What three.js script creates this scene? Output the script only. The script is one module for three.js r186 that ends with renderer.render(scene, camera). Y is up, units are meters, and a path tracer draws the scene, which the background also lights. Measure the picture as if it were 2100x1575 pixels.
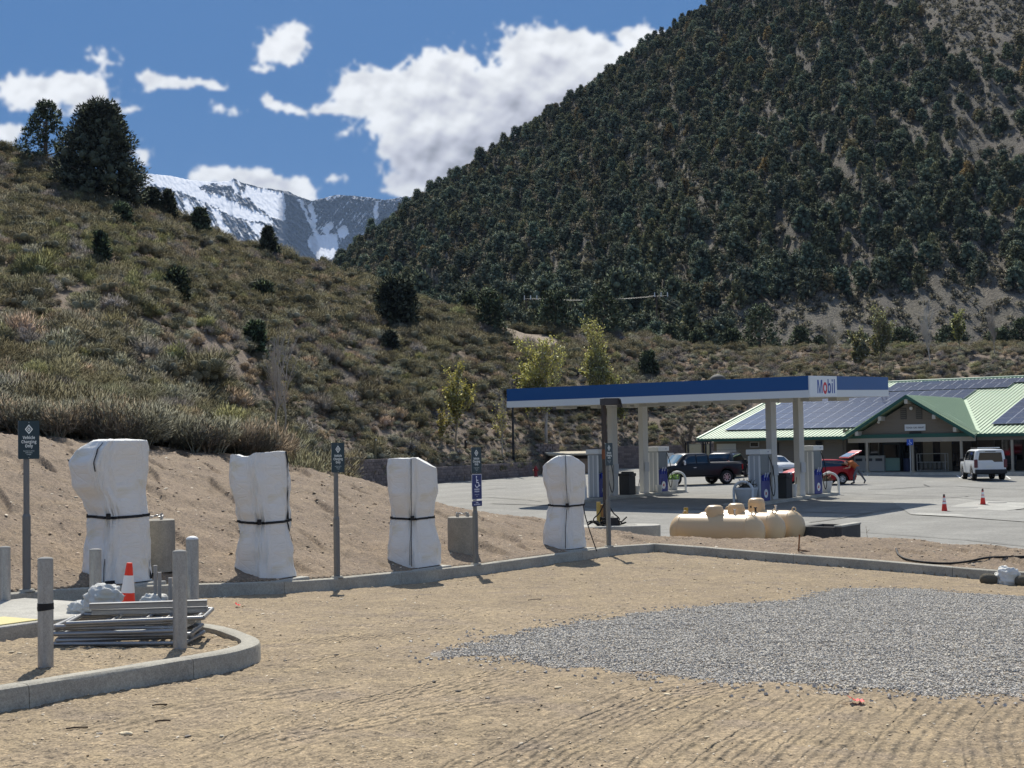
import * as THREE from 'three';
import { mergeGeometries, mergeVertices, toCreasedNormals } from 'three/addons/utils/BufferGeometryUtils.js';
import { RoundedBoxGeometry } from 'three/addons/geometries/RoundedBoxGeometry.js';
import { MarchingCubes } from 'three/addons/objects/MarchingCubes.js';
import { createNoise2D, createNoise3D } from 'simplex-noise';

// ---------------------------------------------------------------- camera, renderer, sun, air
const F = 2900, EYE = 1.65;                       // focal length in photo pixels (2100 wide); eye height in metres
const scene = new THREE.Scene();
const camera = new THREE.PerspectiveCamera(2 * Math.atan(787.5 / F) * 180 / Math.PI, 4 / 3, 0.1, 30000);
camera.position.set(0, EYE, 0);
camera.rotation.order = 'YXZ';
camera.rotation.set(Math.atan((914 - 787.5) / F), 0, -1.0 * Math.PI / 180);
camera.updateMatrixWorld(true);
const renderer = new THREE.WebGLRenderer({ antialias: true });
renderer.toneMapping = THREE.LinearToneMapping;
renderer.toneMappingExposure = 1.22;
renderer.shadowMap.enabled = true;
const SUN_AZ = -6 * Math.PI / 180, SUN_EL = 47 * Math.PI / 180;
const sunDir = new THREE.Vector3(Math.sin(SUN_AZ) * Math.cos(SUN_EL), Math.sin(SUN_EL), -Math.cos(SUN_AZ) * Math.cos(SUN_EL));
const sun = new THREE.DirectionalLight(new THREE.Color(1, 0.955, 0.87), 5.0);
sun.name = 'sun';
sun.position.copy(sunDir).multiplyScalar(400);
sun.castShadow = true;
sun.shadow.mapSize.set(4096, 4096);
Object.assign(sun.shadow.camera, { left: -150, right: 150, top: 150, bottom: -150, near: 1, far: 1200 });
scene.add(sun, sun.target);
scene.fog = new THREE.FogExp2(new THREE.Color(0.5, 0.7, 1.0), 0.00004);

// ---------------------------------------------------------------- numbers
function rng(seed) { let a = seed >>> 0; return () => { a = (a + 0x6d2b79f5) | 0; let t = Math.imul(a ^ (a >>> 15), 1 | a); t = (t + Math.imul(t ^ (t >>> 7), 61 | t)) ^ t; return ((t ^ (t >>> 14)) >>> 0) / 4294967296; }; }
const R = rng(7);
const rr = (a, b) => a + (b - a) * R();
const n2 = createNoise2D(rng(11)), n3 = createNoise3D(rng(12)), n2b = createNoise2D(rng(13));
const clamp = (x, a = 0, b = 1) => Math.min(b, Math.max(a, x));
const sstep = (a, b, x) => { const t = clamp((x - a) / (b - a)); return t * t * (3 - 2 * t); };
const lerp = (a, b, t) => a + (b - a) * t;
const fbm = (x, y, o = 4) => { let s = 0, a = 0.5; for (let i = 0; i < o; i++) { s += a * n2(x, y); x = x * 2.03 + 17.1; y = y * 2.03 - 9.7; a *= 0.5; } return s; };
const V = (x, y, z) => new THREE.Vector3(x, y, z);
const Q = camera.quaternion.clone(), Qi = Q.clone().invert();
// photo pixel and depth (metres ahead of the camera) -> point; x right, z = -depth
function ray(px, py) { const d = V((px - 1050) / F, (787.5 - py) / F, -1).applyQuaternion(Q); return d.multiplyScalar(-1 / d.z); }
function pix(px, py, D) { const d = ray(px, py); return V(d.x * D, EYE + d.y * D, -D); }
function toPx(p) { const d = V(p.x, p.y - EYE, p.z).applyQuaternion(Qi); return [1050 + F * d.x / -d.z, 787.5 - F * d.y / -d.z]; }
const rel = (px, py, D) => pix(px, py, D).y;     // world height seen at a pixel, at a depth
function hit(px, py, h, d0 = 4, d1 = 60) { const r = ray(px, py); let D = d0, step = 0.25; for (; D < d1; D += step) if (EYE + r.y * D <= h(r.x * D, D)) break; for (let i = 0; i < 12; i++) { step /= 2; D += EYE + r.y * D <= h(r.x * D, D) ? -step : step; } return V(r.x * D, h(r.x * D, D), -D); }

// ---------------------------------------------------------------- sky: air and clouds, computed
function makeSky() {
  const W = 4096, H = 2048, data = new Float32Array(W * H * 4);
  // [x, y, rx, ry, weight] of the cumulus in view, by the direction of photo pixels
  const B = [[745, 178, 62, 34, 1], [800, 195, 95, 48, 1.1], [905, 145, 66, 54, 1.25], [870, 225, 110, 70, 1.2], [945, 200, 66, 56, 1.1], [985, 268, 120, 62, 1.1], [1090, 100, 72, 50, 1.25], [1165, 118, 88, 48, 1.2], [1230, 135, 52, 38, 1], [1085, 190, 92, 60, 1.15], [1190, 180, 120, 70, 1.1], [870, 330, 80, 75, 0.95], [985, 340, 130, 70, 0.95], [1120, 260, 120, 80, 1], [845, 385, 48, 26, 1.05], [905, 392, 60, 30, 0.9], [1308, 82, 36, 32, 1.1], [1340, 100, 30, 30, 1],
    [600, 72, 52, 34, 0.86], [570, 112, 52, 30, 0.82], [522, 138, 26, 9, 0.55], [325, 168, 52, 24, 0.88], [395, 174, 52, 14, 0.66], [445, 172, 26, 10, 0.6], [548, 210, 26, 16, 0.74], [598, 224, 48, 15, 0.74], [665, 228, 26, 14, 0.74], [150, 165, 58, 24, 0.85], [185, 200, 58, 34, 0.98], [215, 222, 34, 16, 0.72], [40, 185, 62, 38, 0.8], [95, 195, 60, 25, 0.62], [205, 118, 46, 34, 0.46], [265, 215, 18, 10, 0.5], [705, 218, 34, 26, 0.5], [715, 280, 26, 16, 0.42], [440, 215, 26, 20, 0.44], [475, 232, 30, 20, 0.42], [295, 320, 30, 34, 0.58], [690, 372, 34, 10, 0.55], [15, 270, 34, 26, 1],
    [430, 362, 55, 20, 1.05], [500, 362, 62, 22, 1.15], [565, 380, 58, 24, 1.1], [622, 396, 36, 22, 0.95], [185, 46, 30, 7, 0.34], [690, 195, 22, 16, 0.45], [230, 380, 60, 16, 0.5], [795, 300, 18, 26, 0.5]];
  const G = [[880, 335, 95, 46, 1], [1000, 340, 120, 60, 1.05], [1090, 235, 90, 55, 0.95], [935, 190, 60, 26, 0.45], [1120, 130, 70, 30, 0.3], [850, 215, 60, 22, 0.25], [1180, 195, 60, 26, 0.5], [500, 372, 90, 8, 0.3], [190, 215, 50, 12, 0.25], [1010, 285, 50, 22, 0.3]];
  const field = (x, y) => {
    const wx = 26 * fbm(x / 120 + 3, y / 120, 3), wy = 18 * fbm(x / 120 - 8, y / 120 + 4, 3);
    let s = 0;
    for (const b of B) { const dx = (x + wx - b[0]) / b[2], dy = (y + wy - b[1]) / b[3], q = dx * dx + dy * dy; if (q < 7) s += b[4] * Math.exp(-1.25 * q); }
    return s;
  };
  const puff = (x, y) => { let s = 0, a = 0.5, k = 1 / 62; for (let i = 0; i < 6; i++) { s += a * (1 - 2.1 * Math.abs(n2(x * k + i * 9.1, y * k * 1.08 - i * 4.7))); k *= 2.05; a *= 0.5; } return s; };
  const dens = (x, y) => { const s = field(x, y); return s < 0.08 ? -1 : s + 0.36 * puff(x, y) * (1.15 - 0.45 * Math.min(1, s)) - 0.5; };
  const cam = V(0, 0, 0);
  for (let row = H / 2 - 4; row < H; row++) {
    const up = ((row + 0.5) / H - 0.5) * Math.PI, y = Math.sin(up), e = Math.max(0, y);
    for (let col = 0; col < W; col++) {
      const round = ((col + 0.5) / W - 0.5) * 2 * Math.PI, x = Math.cos(round) * Math.cos(up), z = Math.sin(round) * Math.cos(up);
      const cs = x * sunDir.x + y * sunDir.y + z * sunDir.z, glow = 0.32 * Math.pow(Math.max(0, cs), 24) + 0.045 * Math.pow(Math.max(0, cs), 5);
      const h = Math.pow(1 - e, 5), m = Math.pow(1 - e, 14);
      let r = 0.04 + 0.045 * h + 0.15 * m + glow, g = 0.165 + 0.105 * h + 0.14 * m + glow, b = 0.44 + 0.14 * h + 0.1 * m + glow * 0.95;
      let a = 0, lit = 1;
      cam.set(x, y, z).applyQuaternion(Qi);
      const px = 1050 + F * cam.x / -cam.z, py = 787.5 - F * cam.y / -cam.z;
      const near = cam.z < 0 ? Math.min(sstep(-420, -220, px), sstep(2500, 2300, px), sstep(-330, -150, py)) : 0;
      if (near > 0 && py < 960) {
        const d = dens(px, py);
        if (d > -0.25) {
          a = sstep(-0.12, 0.17, d) * near;
          const oct = (k, dx, dy) => n2(px / k + k, py / (k * 0.84)) - n2((px - dx) / k + k, (py - dy) / (k * 0.84)), big = field(px, py);
          const sl = 0.55 * oct(96, 16, 44) + 0.4 * oct(46, 7, 22) + 0.2 * oct(22, 3, 9) + 0.1 * oct(10, 1.5, 4);
          let grey = 0; for (const [gx, gy, gw, gh, k] of G) grey += k * Math.exp(-(((px - gx) / gw) ** 2 + ((py - gy) / gh) ** 2));
          lit = 1.06 + 0.2 * sl * Math.min(1, big) - 0.42 * Math.min(1.05, grey + 0.12 * puff(px * 0.6 + 90, py * 0.6) * Math.min(1, grey * 3)) - 0.06 * sstep(0.4, 1.4, big);
          lit = Math.min(1.12, lit);
        }
      }
      if (near < 1 && y > 0) {
        const k = 1.5 / (y + 0.16), cx = x * k, cz = z * k, c = 0.5 + fbm(cx * 1.3 + 5, cz * 1.3, 4) + 0.22 * n2(cx * 6, cz * 6), a2 = sstep(0.6, 0.84, c) * sstep(0, 0.06, y);
        a = Math.max(a, a2 * (1 - near)); if (near < 0.5) lit = 0.98 - 0.34 * sstep(0.7, 1.1, c);
      }
      const o = (row * W + col) * 4;
      const K = 0.78; data[o] = K * lerp(r, 0.97 * lit, a); data[o + 1] = K * lerp(g, 0.985 * lit, a); data[o + 2] = K * lerp(b, lerp(1.1, 1.0, sstep(0.6, 1, lit)) * lit, a); data[o + 3] = 1;
    }
  }
  for (let row = 0; row < H / 2 - 4; row++) for (let col = 0; col < W; col++) { const o = (row * W + col) * 4; data[o] = 0.24; data[o + 1] = 0.22; data[o + 2] = 0.2; data[o + 3] = 1; }
  const t = new THREE.DataTexture(data, W, H, THREE.RGBAFormat, THREE.FloatType);
  t.mapping = THREE.EquirectangularReflectionMapping; t.magFilter = THREE.LinearFilter; t.needsUpdate = true;
  return t;
}
scene.background = makeSky();
scene.environment = scene.background;

// ---------------------------------------------------------------- helpers: materials, meshes, things
const C = (h) => new THREE.Color(h);
const lin = (r, g, b) => new THREE.Color().setRGB(r, g, b);
const std = (color, roughness = 0.8, o = {}) => new THREE.MeshStandardMaterial({ color: color.isColor ? color : C(color), roughness, ...o });
const phys = (color, roughness, o = {}) => new THREE.MeshPhysicalMaterial({ color: color.isColor ? color : C(color), roughness, ...o });
const taken = new Map();
const numbered = (n) => { const k = taken.get(n) ?? 0; taken.set(n, k + 1); return k ? `${n}_${String(k).padStart(3, '0')}` : n; };
const clean = (g) => { g = g.index ? g.toNonIndexed() : g; for (const k of Object.keys(g.attributes)) if (!['position', 'normal', 'uv', 'color'].includes(k)) g.deleteAttribute(k); if (!g.attributes.uv) g.setAttribute('uv', new THREE.BufferAttribute(new Float32Array(g.attributes.position.count * 2), 2)); return g; };
function merge(list) { list = list.flat(Infinity); if (list.length === 1) return list[0]; const col = list.some((g) => g.attributes.color); return mergeGeometries(list.map((g) => { g = clean(g); if (!col && g.attributes.color) g.deleteAttribute('color'); return g; })); }
function obj(name, geo, mat, parent) {
  const m = new THREE.Mesh(Array.isArray(geo) ? merge(geo) : geo, mat);
  m.name = parent ? name : numbered(name); m.castShadow = m.receiveShadow = true;
  (parent ?? scene).add(m);
  return m;
}
function tag(o, label, category, group) { o.userData = { ...o.userData, label, category }; if (group) o.userData.group = group; return o; }
function thing(name, label, category, pos = V(0, 0, 0), turn = 0, group) { const o = new THREE.Group(); o.name = numbered(name); scene.add(o); o.position.copy(pos); o.rotation.y = turn; return tag(o, label, category, group); }
function struct(name, geo, mat, parent) { const o = obj(name, geo, mat, parent); if (!parent) o.userData.kind = 'structure'; return o; }
function copyOf(t, pos, turn, scale, label, group) { const c = t.clone(); c.name = numbered(t.name.replace(/_\d{3}$/, '')); c.userData = { ...t.userData }; scene.add(c); if (pos) c.position.copy(pos); if (turn !== undefined) c.rotation.y = turn; if (scale !== undefined) scale.isVector3 ? c.scale.copy(scale) : c.scale.setScalar(scale); if (label) c.userData.label = label; if (group) c.userData.group = group; return c; }
const M4 = (p = V(0, 0, 0), e = [0, 0, 0], s = V(1, 1, 1)) => new THREE.Matrix4().compose(p, new THREE.Quaternion().setFromEuler(new THREE.Euler(...e, 'YXZ')), s);
const at = (g, x, y, z, rx = 0, ry = 0, rz = 0) => g.applyMatrix4(M4(V(x, y, z), [rx, ry, rz]));
const box = (w, h, d, x = 0, y = 0, z = 0, ry = 0) => at(new THREE.BoxGeometry(w, h, d), x, y, z, 0, ry, 0);
const rbox = (w, h, d, r, x = 0, y = 0, z = 0, ry = 0) => at(clean(new RoundedBoxGeometry(w, h, d, 2, r)), x, y, z, 0, ry, 0);
const cyl = (r1, r2, h, x = 0, y = 0, z = 0, n = 20, open = false) => at(new THREE.CylinderGeometry(r1, r2, h, n, 1, open), x, y, z);
function rod(a, b, r, n = 8, r2 = r) { const d = b.clone().sub(a), g = new THREE.CylinderGeometry(r2, r, d.length(), n); g.applyQuaternion(new THREE.Quaternion().setFromUnitVectors(V(0, 1, 0), d.normalize())); const m = a.clone().add(b).multiplyScalar(0.5); g.translate(m.x, m.y, m.z); return g; }
function tube(pts, r, n = 6, seg) { return new THREE.TubeGeometry(new THREE.CatmullRomCurve3(pts), seg ?? pts.length * 6, r, n); }
function quadsGeo(pos, idx, uv) { const g = new THREE.BufferGeometry(); g.setAttribute('position', new THREE.BufferAttribute(new Float32Array(pos), 3)); g.setIndex(idx); g.setAttribute('uv', new THREE.BufferAttribute(new Float32Array(uv ?? (pos.length / 3) * 2), 2)); g.computeVertexNormals(); return g; }
function poly(ptsIn, holes) { return new THREE.ShapeGeometry(new THREE.Shape(ptsIn.map(([x, y]) => new THREE.Vector2(x, y))), 8); }
function extrude(pts2, depth, bevel = 0, o = {}) { const s = pts2 instanceof THREE.Shape ? pts2 : new THREE.Shape(pts2.map(([x, y]) => new THREE.Vector2(x, y))); return new THREE.ExtrudeGeometry(s, { depth, bevelEnabled: bevel > 0, bevelSize: bevel, bevelThickness: bevel, bevelSegments: 2, curveSegments: 10, ...o }); }
function worldUV(g, s = 1) { const p = g.attributes.position, n = g.attributes.normal, uv = new Float32Array(p.count * 2); for (let i = 0; i < p.count; i++) { const ax = Math.abs(n.getX(i)), ay = Math.abs(n.getY(i)), az = Math.abs(n.getZ(i)); const x = p.getX(i), y = p.getY(i), z = p.getZ(i); if (ay > ax && ay > az) { uv[2 * i] = x * s; uv[2 * i + 1] = z * s; } else if (ax > az) { uv[2 * i] = z * s; uv[2 * i + 1] = y * s; } else { uv[2 * i] = x * s; uv[2 * i + 1] = y * s; } } g.setAttribute('uv', new THREE.BufferAttribute(uv, 2)); return g; }
// textures
function tex(W, H, f, srgb = true, rep = true) { const d = new Uint8Array(W * H * 4); for (let y = 0; y < H; y++) for (let x = 0; x < W; x++) { const v = f(x, y), o = (y * W + x) * 4; d[o] = clamp(v[0]) * 255; d[o + 1] = clamp(v[1]) * 255; d[o + 2] = clamp(v[2]) * 255; d[o + 3] = 255; } const t = new THREE.DataTexture(d, W, H); t.magFilter = THREE.LinearFilter; if (srgb) t.colorSpace = THREE.SRGBColorSpace; if (rep) t.wrapS = t.wrapT = THREE.RepeatWrapping; t.needsUpdate = true; return t; }
function tileNoise(W, cells, o = 4, seed = 1) { // periodic value noise, W x W, about 0..1
  const out = new Float32Array(W * W), r = rng(seed * 977 + cells); let amp = 1, tot = 0;
  for (let k = 0; k < o; k++) {
    const n = Math.min(W, cells << k), gr = new Float32Array(n * n); for (let i = 0; i < n * n; i++) gr[i] = r();
    for (let y = 0; y < W; y++) { const fy = y / W * n, iy = fy | 0, ty = fy - iy, sy = ty * ty * (3 - 2 * ty), y0 = iy * n, y1 = ((iy + 1) % n) * n; for (let x = 0; x < W; x++) { const fx = x / W * n, ix = fx | 0, tx = fx - ix, sx = tx * tx * (3 - 2 * tx), x1 = (ix + 1) % n; out[y * W + x] += amp * lerp(lerp(gr[y0 + ix], gr[y0 + x1], sx), lerp(gr[y1 + ix], gr[y1 + x1], sx), sy); } }
    tot += amp; amp *= 0.6;
  }
  for (let i = 0; i < out.length; i++) out[i] /= tot; return out;
}
function canvasTex(w, h, draw) { const c = document.createElement('canvas'); c.width = w; c.height = h; const g = c.getContext('2d'); draw(g, w, h); const t = new THREE.CanvasTexture(c); t.colorSpace = THREE.SRGBColorSpace; t.magFilter = THREE.LinearFilter; return t; }
const setRep = (t, x, y = x) => { t = t.clone(); t.wrapS = t.wrapT = THREE.RepeatWrapping; t.repeat.set(x, y); t.needsUpdate = true; return t; };
// thin-plate spline through [x, d, h]
function spline(pts, smooth = 1e-4) {
  const n = pts.length, N = n + 3, S = 0.02, A = Array.from({ length: N }, () => new Float64Array(N + 1)), U = (q) => (q < 1e-12 ? 0 : 0.5 * q * Math.log(q));
  for (let i = 0; i < n; i++) { for (let j = 0; j < n; j++) { const a = (pts[i][0] - pts[j][0]) * S, b = (pts[i][1] - pts[j][1]) * S; A[i][j] = U(a * a + b * b); } A[i][i] += smooth; A[i][n] = A[n][i] = 1; A[i][n + 1] = A[n + 1][i] = pts[i][0] * S; A[i][n + 2] = A[n + 2][i] = pts[i][1] * S; A[i][N] = pts[i][2]; }
  for (let c = 0; c < N; c++) { let p = c; for (let r = c + 1; r < N; r++) if (Math.abs(A[r][c]) > Math.abs(A[p][c])) p = r; [A[c], A[p]] = [A[p], A[c]]; for (let r = 0; r < N; r++) if (r !== c) { const k = A[r][c] / A[c][c]; if (k) for (let j = c; j <= N; j++) A[r][j] -= k * A[c][j]; } }
  const w = A.map((row, i) => row[N] / row[i]);
  return (x, d) => { let s = w[n] + w[n + 1] * x * S + w[n + 2] * d * S; for (let i = 0; i < n; i++) { const a = (x - pts[i][0]) * S, b = (d - pts[i][1]) * S; s += w[i] * U(a * a + b * b); } return s; };
}
const curve1 = (xs, ys) => (x) => { if (x <= xs[0]) return ys[0]; for (let i = 1; i < xs.length; i++) if (x <= xs[i]) { const t = (x - xs[i - 1]) / (xs[i] - xs[i - 1]); return lerp(ys[i - 1], ys[i], t * t * (3 - 2 * t) * 0.4 + t * 0.6); } return ys[ys.length - 1]; };

// ---------------------------------------------------------------- the lie of the land (plan: X right, D ahead)
const KX = 0.545, KD = 0.838;                                             // direction of the long kerb
const KP = (t) => [-5.757 + KX * t, 16.9 + KD * t], RP = (t) => [2.98 + 0.766 * t, 30.34 - 0.643 * t];
const kTop = curve1([-9, 0, 5.695, 9.434, 14.2, 16.04], [rel(62, 1213, 16.9) + 0.12, rel(62, 1213, 16.9), rel(695, 1185, 21.67), rel(978, 1158, 24.8), rel(1249, 1121, 28.8), rel(1335, 1115, 30.34)]);
const rTop = curve1([0, 4.19, 7.6, 15], [rel(1335, 1115, 30.34), rel(1700, 1143, 27.65), rel(2040, 1172, 25.45), rel(2040, 1172, 25.45) - 0.12]);
const kTopFar = kTop(16.04);
const sK = (X, D) => (X + 5.757) * -KD + (D - 16.9) * KX, sR = (X, D) => (X - 2.98) * 0.643 + (D - 30.34) * 0.766;
const frontPts = [[0, 1, 0.02], [0, 6, 0], [-3, 7.5, 0.0], [4, 8, -0.02], [-3.3, 9.2, -0.02], [-2.35, 10.7, -0.05], [-2, 11.7, -0.08], [0, 15, -0.2], [4, 15, -0.24], [8, 18, -0.5], [-3.5, 16, -0.2], [10, 12, -0.2], [-8, 5, 0.05], [12, 16, -0.55], [-6, 13, -0.02], [20, 14, -0.6], [-14, 4, 0.1], [14, 4, -0.05]];
for (const t of [-6, 0, 3, 5.695, 9.434, 14.2, 16.04]) frontPts.push([...KP(t), kTop(t) - 0.17]);
for (const t of [2, 4.19, 7.6, 12]) frontPts.push([...RP(t), rTop(t) - 0.17]);
const frontH = spline(frontPts);
const crest = [[-500, 850, 22], [-200, 884, 25], [0, 905, 26], [150, 922, 27], [300, 940, 28], [450, 957, 29.5], [600, 975, 31], [780, 995, 33], [940, 1045, 34], [1100, 1063, 35], [1200, 1085, 35], [1350, 1101, 35.5], [1500, 1107, 33], [1735, 1103, 32], [1900, 1112, 30.5], [2100, 1130, 28.5], [2400, 1150, 27]];
const backPts = [];
for (const t of [-8, -3, 0, 3, 5.695, 9.434, 12, 14.2, 16.04]) backPts.push([...KP(t), kTop(t) - 0.02]);
for (const t of [2, 4.19, 7.6, 12]) backPts.push([...RP(t), rTop(t) - 0.02]);
for (const [x, y, D] of crest) { const p = pix(x, y, D), high = x < 500; backPts.push([p.x, D, p.y]); backPts.push([p.x * (D + 7) / D, D + 7, high ? p.y + 0.05 : x < 800 ? p.y - 0.9 : -1.75]); if (!high) backPts.push([p.x * (D + 12) / D, D + 12, -2.4]); }
const backH = spline(backPts);
const lotH = (() => { const c = curve1([40, 57, 65, 72, 88, 97, 111, 120, 140], [-1.48, -1.46, -1.35, -1.2, -0.97, -0.82, -0.75, -0.45, -0.3]); return (X, D) => c(D); })();
// island of soil behind the near kerb, in its own axes e (along) and n (away)
const IO = [-3.36, 9.27], isl = (e, n) => [IO[0] + KX * e - KD * n, IO[1] + KD * e + KX * n], toIsl = (X, D) => [(X - IO[0]) * KX + (D - IO[1]) * KD, (X - IO[0]) * -KD + (D - IO[1]) * KX];
const islandKerb = [[-7, 0], [-4, 0], [-1, 0], [1.0, 0], [1.9, 0.01], [2.3, 0.06], [2.62, 0.2], [2.9, 0.45], [3.12, 0.8], [3.3, 1.15], [3.42, 1.5], [3.42, 1.9], [3.25, 2.25], [2.95, 2.48], [2.6, 2.58]];
function inPoly(x, y, P) { let c = false; for (let i = 0, j = P.length - 1; i < P.length; j = i++) if (P[i][1] > y !== P[j][1] > y && x < (P[j][0] - P[i][0]) * (y - P[i][1]) / (P[j][1] - P[i][1]) + P[i][0]) c = !c; return c; }
const islandPoly = [...islandKerb.map(([e, n], i) => { const a = islandKerb[Math.max(0, i - 1)], b = islandKerb[Math.min(islandKerb.length - 1, i + 1)], l = Math.hypot(b[0] - a[0], b[1] - a[1]); return [e - (b[1] - a[1]) / l * 0.08, n + (b[0] - a[0]) / l * 0.08]; }), [-7, 2.62]];
const islandTop = (e) => lerp(0.15, 0.075, clamp((e + 1) / 4));
// tyre tracks in the sand: lines through photo pixels on the ground
const trackPx = [[[880, 1640], [1050, 1540], [1210, 1460], [1350, 1412], [1480, 1392]], [[950, 1650], [1130, 1540], [1290, 1465], [1430, 1418], [1560, 1400]], [[1280, 1650], [1400, 1530], [1520, 1455], [1640, 1408]], [[1360, 1650], [1470, 1540], [1580, 1470], [1680, 1418]], [[1420, 1650], [1520, 1560], [1620, 1490], [1720, 1424]], [[1560, 1650], [1640, 1560], [1720, 1490], [1800, 1426]], [[1640, 1650], [1720, 1560], [1800, 1490], [1850, 1430]], [[2010, 1650], [1985, 1560], [1945, 1490], [1895, 1430]], [[2090, 1650], [2050, 1560], [2040, 1490], [2100, 1425]], [[1830, 1650], [1850, 1560], [1890, 1500], [1960, 1430]], [[440, 1560], [640, 1475], [850, 1424], [1020, 1390], [1140, 1368]], [[480, 1590], [700, 1490], [900, 1436], [1090, 1398]], [[300, 1600], [520, 1530], [760, 1480], [960, 1450], [1150, 1425]], [[620, 1240], [800, 1250], [980, 1246], [1150, 1238]], [[900, 1262], [1050, 1292], [1190, 1268], [1300, 1236]], [[960, 1270], [1100, 1300], [1230, 1262], [1330, 1222]], [[1250, 1180], [1500, 1190], [1750, 1185], [1950, 1205]], [[1200, 1196], [1450, 1208], [1650, 1205], [1800, 1195]], [[150, 1510], [380, 1455], [560, 1425], [740, 1400]], [[560, 1330], [700, 1310], [850, 1300], [980, 1280]], [[600, 1360], [760, 1340], [880, 1330]], [[640, 1290], [820, 1280], [1000, 1250], [1150, 1215]]];
const tracks = trackPx.map((L) => new THREE.CatmullRomCurve3(L.map(([x, y]) => hit(x, y, frontH, 3))).getSpacedPoints(200).map((p) => [p.x, -p.z]));
const rough = (X, D) => 0.02 * fbm(X * 0.7, D * 0.7, 2) + 0.014 * fbm(X * 2.6, D * 4.2, 3) + 0.008 * n2(X * 8, D * 10) * (0.5 + 0.5 * n2(X * 0.9 + 30, D * 0.9)) + 0.005 * n2(X * 21, D * 23);
const clods = (X, D) => 0.075 * fbm(X * 0.55, D * 0.55, 3) + 0.03 * Math.max(0, fbm(X * 2.3 + 4, D * 1.8, 3)) + 0.014 * n2(X * 6, D * 5) + 0.01 * n2(X * 14, D * 13) - 0.1 * sstep(0.42, 0.62, n2(X * 0.9 + D * 0.5, D * 0.28 + 7));
function dirtAt(X, D) {              // [height, kind] kind 0 lot, 1 mound, 2 island
  const k = sK(X, D), r = sR(X, D), d = Math.max(k, r);
  if (d > 0.08) return [backH(X, D) + clods(X, D) * sstep(0.1, 0.9, d), 1];
  const [e, n] = toIsl(X, D);
  if (e > -7 && e < 3.6 && n > 0 && n < 2.7 && inPoly(e, n, islandPoly)) return [islandTop(e) - 0.045 + 0.5 * rough(X, D) + 0.012 * n2(X * 6, D * 6), 2];
  return [frontH(X, D) + rough(X, D) - 0.02 * sstep(-0.25, 0, d), 0];
}
const groundH = (X, D) => dirtAt(X, D)[0];

const gravelEdge = [[905, 1340], [960, 1320], [1080, 1296], [1200, 1277], [1300, 1263], [1420, 1249], [1520, 1240], [1640, 1232], [1690, 1212], [1790, 1206], [1900, 1210], [2000, 1219], [2100, 1226], [2300, 1240], [2600, 1280], [2600, 1440], [2100, 1425], [1900, 1422], [1780, 1415], [1640, 1408], [1540, 1396], [1420, 1393], [1300, 1375], [1150, 1362], [1000, 1350]].map(([x, y]) => { const p = hit(x, y, frontH, 5); return [p.x, -p.z]; });

// ---------------------------------------------------------------- surface textures
const N1 = tileNoise(1024, 8, 7, 1), N2 = tileNoise(1024, 64, 4, 2), N3 = tileNoise(1024, 256, 2, 3), N4 = tileNoise(1024, 4, 5, 4);
const speck = (() => { const a = new Float32Array(1024 * 1024), r = rng(5); for (let k = 0; k < 5200; k++) { const x = r() * 1024, y = r() * 1024, s = 0.8 + 3.4 * r() ** 3, v = (r() < 0.55 ? 1 : -1) * (0.4 + 0.6 * r()), q = 0.6 + 0.8 * r(); for (let j = -5; j <= 5; j++) for (let i = -5; i <= 5; i++) { const w = sstep(s, s * 0.5, Math.hypot(i * q, j)); if (w > 0) { const o = ((y + j + 1024 | 0) % 1024) * 1024 + ((x + i + 1024 | 0) % 1024); a[o] = lerp(a[o], v, w); } } } return a; })();
const dirtMap = tex(1024, 1024, (x, y) => { const i = y * 1024 + x, v = 0.74 + 0.34 * (N2[i] - 0.5) + 0.4 * (N3[i] - 0.5) + 0.12 * (N1[i] - 0.5) + 0.22 * speck[i]; return [v * 1.02, v, v * (0.98 - 0.06 * (N1[i] - 0.5))]; });
const dirtBump = tex(1024, 1024, (x, y) => { const i = y * 1024 + x, v = 0.45 + 0.6 * (N2[i] - 0.5) + 0.5 * (N3[i] - 0.5) + 0.3 * Math.abs(speck[i]); return [v, v, v]; }, false);
const greyMap = tex(1024, 1024, (x, y) => { const i = y * 1024 + x, v = 0.8 + 0.22 * (N3[i] - 0.5) + 0.16 * (N2[i] - 0.5) + 0.2 * (N4[i] - 0.5) + 0.06 * speck[i]; return [v, v, v * 0.99]; });
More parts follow.
